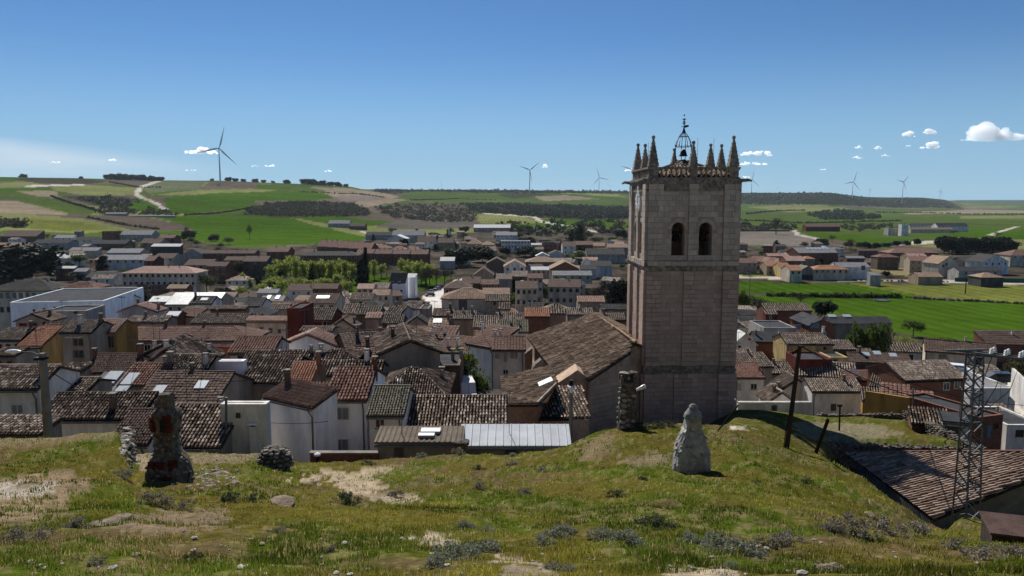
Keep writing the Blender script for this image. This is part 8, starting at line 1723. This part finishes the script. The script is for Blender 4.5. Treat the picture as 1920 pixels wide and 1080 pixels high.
straight_wall('low wall with pale pillars along the right villas', G_(1555, 523), G_(1640, 523), 1.0, .25, WALL['grey'], cap=CONC)
PAINTS = {k: material('car_' + k, sp(c, .05), rough=.28, spec=.6) for k, c in dict(white=(.75, .75, .75), black=(.02, .02, .022), silver=(.42, .43, .45), red=(.25, .03, .03), blue=(.04, .07, .16)).items()}
TYRE = material('tyre', sp((.02, .02, .02), .2), rough=.9)
def car(loc, rz, paint, label, van=False, group=None):
    root = thing('van' if van else 'parked_car', label, 'van' if van else 'car', loc, rz, group); L_, w, h = (5.2, 1.0, 2.3) if van else (4.2, .88, 1.45)
    pr = [(-L_ / 2, .35), (-L_ / 2, 1.25 if van else .85), (-L_ / 2 + .9, h if van else .95), (-L_ * .22, h), (L_ * .28, h), (L_ / 2 - .1, h - .1 if van else .95), (L_ / 2, .8), (L_ / 2, .35)]
    if van: pr = [(-L_ / 2, .35), (-L_ / 2, 1.1), (-L_ / 2 + .8, 1.25), (-L_ / 2 + 1.5, h), (L_ / 2 - .1, h), (L_ / 2, h - .2), (L_ / 2, .35)]
    k = len(pr); wi = [w if z < 1.0 else w * .86 for x, z in pr]; MB().add([(x, -q, z) for (x, z), q in zip(pr, wi)] + [(x, q, z) for (x, z), q in zip(pr, wi)], [tuple(range(k)), tuple(range(2 * k - 1, k - 1, -1))] + [(i, k + i, k + (i + 1) % k, (i + 1) % k) for i in range(k)]).build('body', PAINTS[paint], root)
    gl_ = MB(); z0, z1 = (1.3, 1.9) if van else (.98, 1.34)
    for s in (-1, 1): gl_.box((-L_ * .22 if not van else -L_ * .3), (L_ * .26 if not van else -L_ * .12), s * w * .9 - .03, s * w * .9 + .03, z0, z1)
    gl_.add([(-L_ / 2 + (1.0 if not van else .85), -w * .8, z0 - .02), (-L_ / 2 + (1.0 if not van else .85), w * .8, z0 - .02), (-L_ * .23 - .02 if not van else -L_ / 2 + 1.45, w * .8, z1), (-L_ * .23 - .02 if not van else -L_ / 2 + 1.45, -w * .8, z1)], [(0, 1, 2, 3)]); gl_.build('windows', GLASS, root)
    wm = CARW
    for x in (-L_ * .31, L_ * .31):
        for y in (-w, w): inst('wheel', wm, root, (x, y * .95, .32))
    return root
CARW = MB().lathe([(.15, -.1), (.32, -.09), (.32, .09), (.15, .1)], 12).mesh('wheel', TYRE)
for v in CARW.vertices: v.co = Vector((v.co.x, v.co.z, v.co.y))
zy = zray(749, 66.5); yx0, yx1 = P(838, 750, 66).x, P(940, 750, 66).x; tag(MB().box(yx0, yx1, 62, 70.3, zy - 9, zy).build('yard', material('shaded_yard_asphalt', sp((.055, .052, .05), .3), scale=1, rough=.95, stain=.3)), kind='structure')  # asphalt colour kept dark to paint in the shade over the yard
v_ = car(Vector((P(875, 745, 67).x, 67, zy)), R(100), 'white', 'white high roofed van parked below the leafy tree', van=True); v_.scale = (.8, .8, .72); v_ = car(Vector((P(853, 745, 65.5).x, 65.5, zy)), R(150), 'silver', 'pale grey car parked left of the white van'); v_.scale = (.7, .7, .7)
car(G_(808, 550), R(80), 'black', 'dark car parked at the bend of the pale street'); car(G_(820, 544), R(60), 'blue', 'dark blue car higher up the pale street'); car(G_(806, 556), R(20), 'black', 'dark car in front of the four storey building')
car(P(1792, 690, 99) + Vector((0, 0, -.9)), R(150), 'white', 'white car parked behind the big brick house'); car(P(1880, 706, 96) + Vector((0, 0, -.9)), R(170), 'black', 'black car parked behind the pylon'); car(G_(425, 527), R(130), 'white', 'white truck-like van on the wide pale street at left', van=True); car(G_(440, 536), R(140), 'silver', 'silver car on the wide pale street at left'); car(G_(1882, 507), R(10), 'white', 'white car beside the steep dark villa')
for px, y0, y1, r_, lb in [(1405, 560, 512, .12, 'street lamp pole right of the tower by the field'), (1810, 551, 520, .25, 'single timber pole standing in the pale field'), (1652, 515, 503, .12, 'left pole by the transformer house'), (1658, 515, 503, .12, 'right pole by the transformer house'), (1498, 540, 520, .10, 'short pole near the dark grey garden fence'), (842, 446, 428, .9, 'slim white chimney beyond the far conifers'), (562, 574, 548, .12, 'thin grey pole before the cream dormer house'), (1460, 660, 634, .10, 'thin pole beside the white gable house'), (1748, 505, 484, .12, 'thin pole in the dry field'), (1768, 512, 498, .12, 'second thin pole in the dry field')]:
    g_ = G_(px, y0); t_ = zray(y1, g_.y) - g_.z; root = thing('pole', lb, 'pole', g_); MB().tube([(0, 0, -.5), (0, 0, t_)], [r_, r_ * .8], 7).build('post', WHITEP if r_ > .5 else WOODP if r_ > .2 else STEEL, root)
    if r_ < .2: MB().box(-.9, .2, -.08, .08, t_ - .08, t_ + .08).build('cross_arm', STEEL, root)
    if r_ == .25: MB().box(-1.6, 1.6, -.1, .1, t_ - .7, t_ - .5).build('cross_arm', WOODP, root)
tg = G_(1653, 565); tr = thing('water_trough', 'shallow round metal water trough in the vivid green field', 'trough', tg); MB().lathe([(2.9, 0), (2.9, .55), (2.75, .55), (2.75, .3), (.1, .3)], 28).build('basin', STEEL, tr)

# ---------------- the air ----------------
hz_ = bpy.data.materials.new('haze'); hz_.use_nodes = True; nt = hz_.node_tree; nt.nodes.clear(); ho = nt.nodes.new('ShaderNodeOutputMaterial'); pv = nt.nodes.new('ShaderNodeVolumePrincipled')
pv.inputs['Color'].default_value = (.70, .86, 1, 1); pv.inputs['Density'].default_value = 2.2e-5; pv.inputs['Anisotropy'].default_value = .2; nt.links.new(pv.outputs[0], ho.inputs['Volume'])
tag(MB().box(-17500, 17500, -300, 12600, -75, 270).build('haze', hz_), kind='stuff')
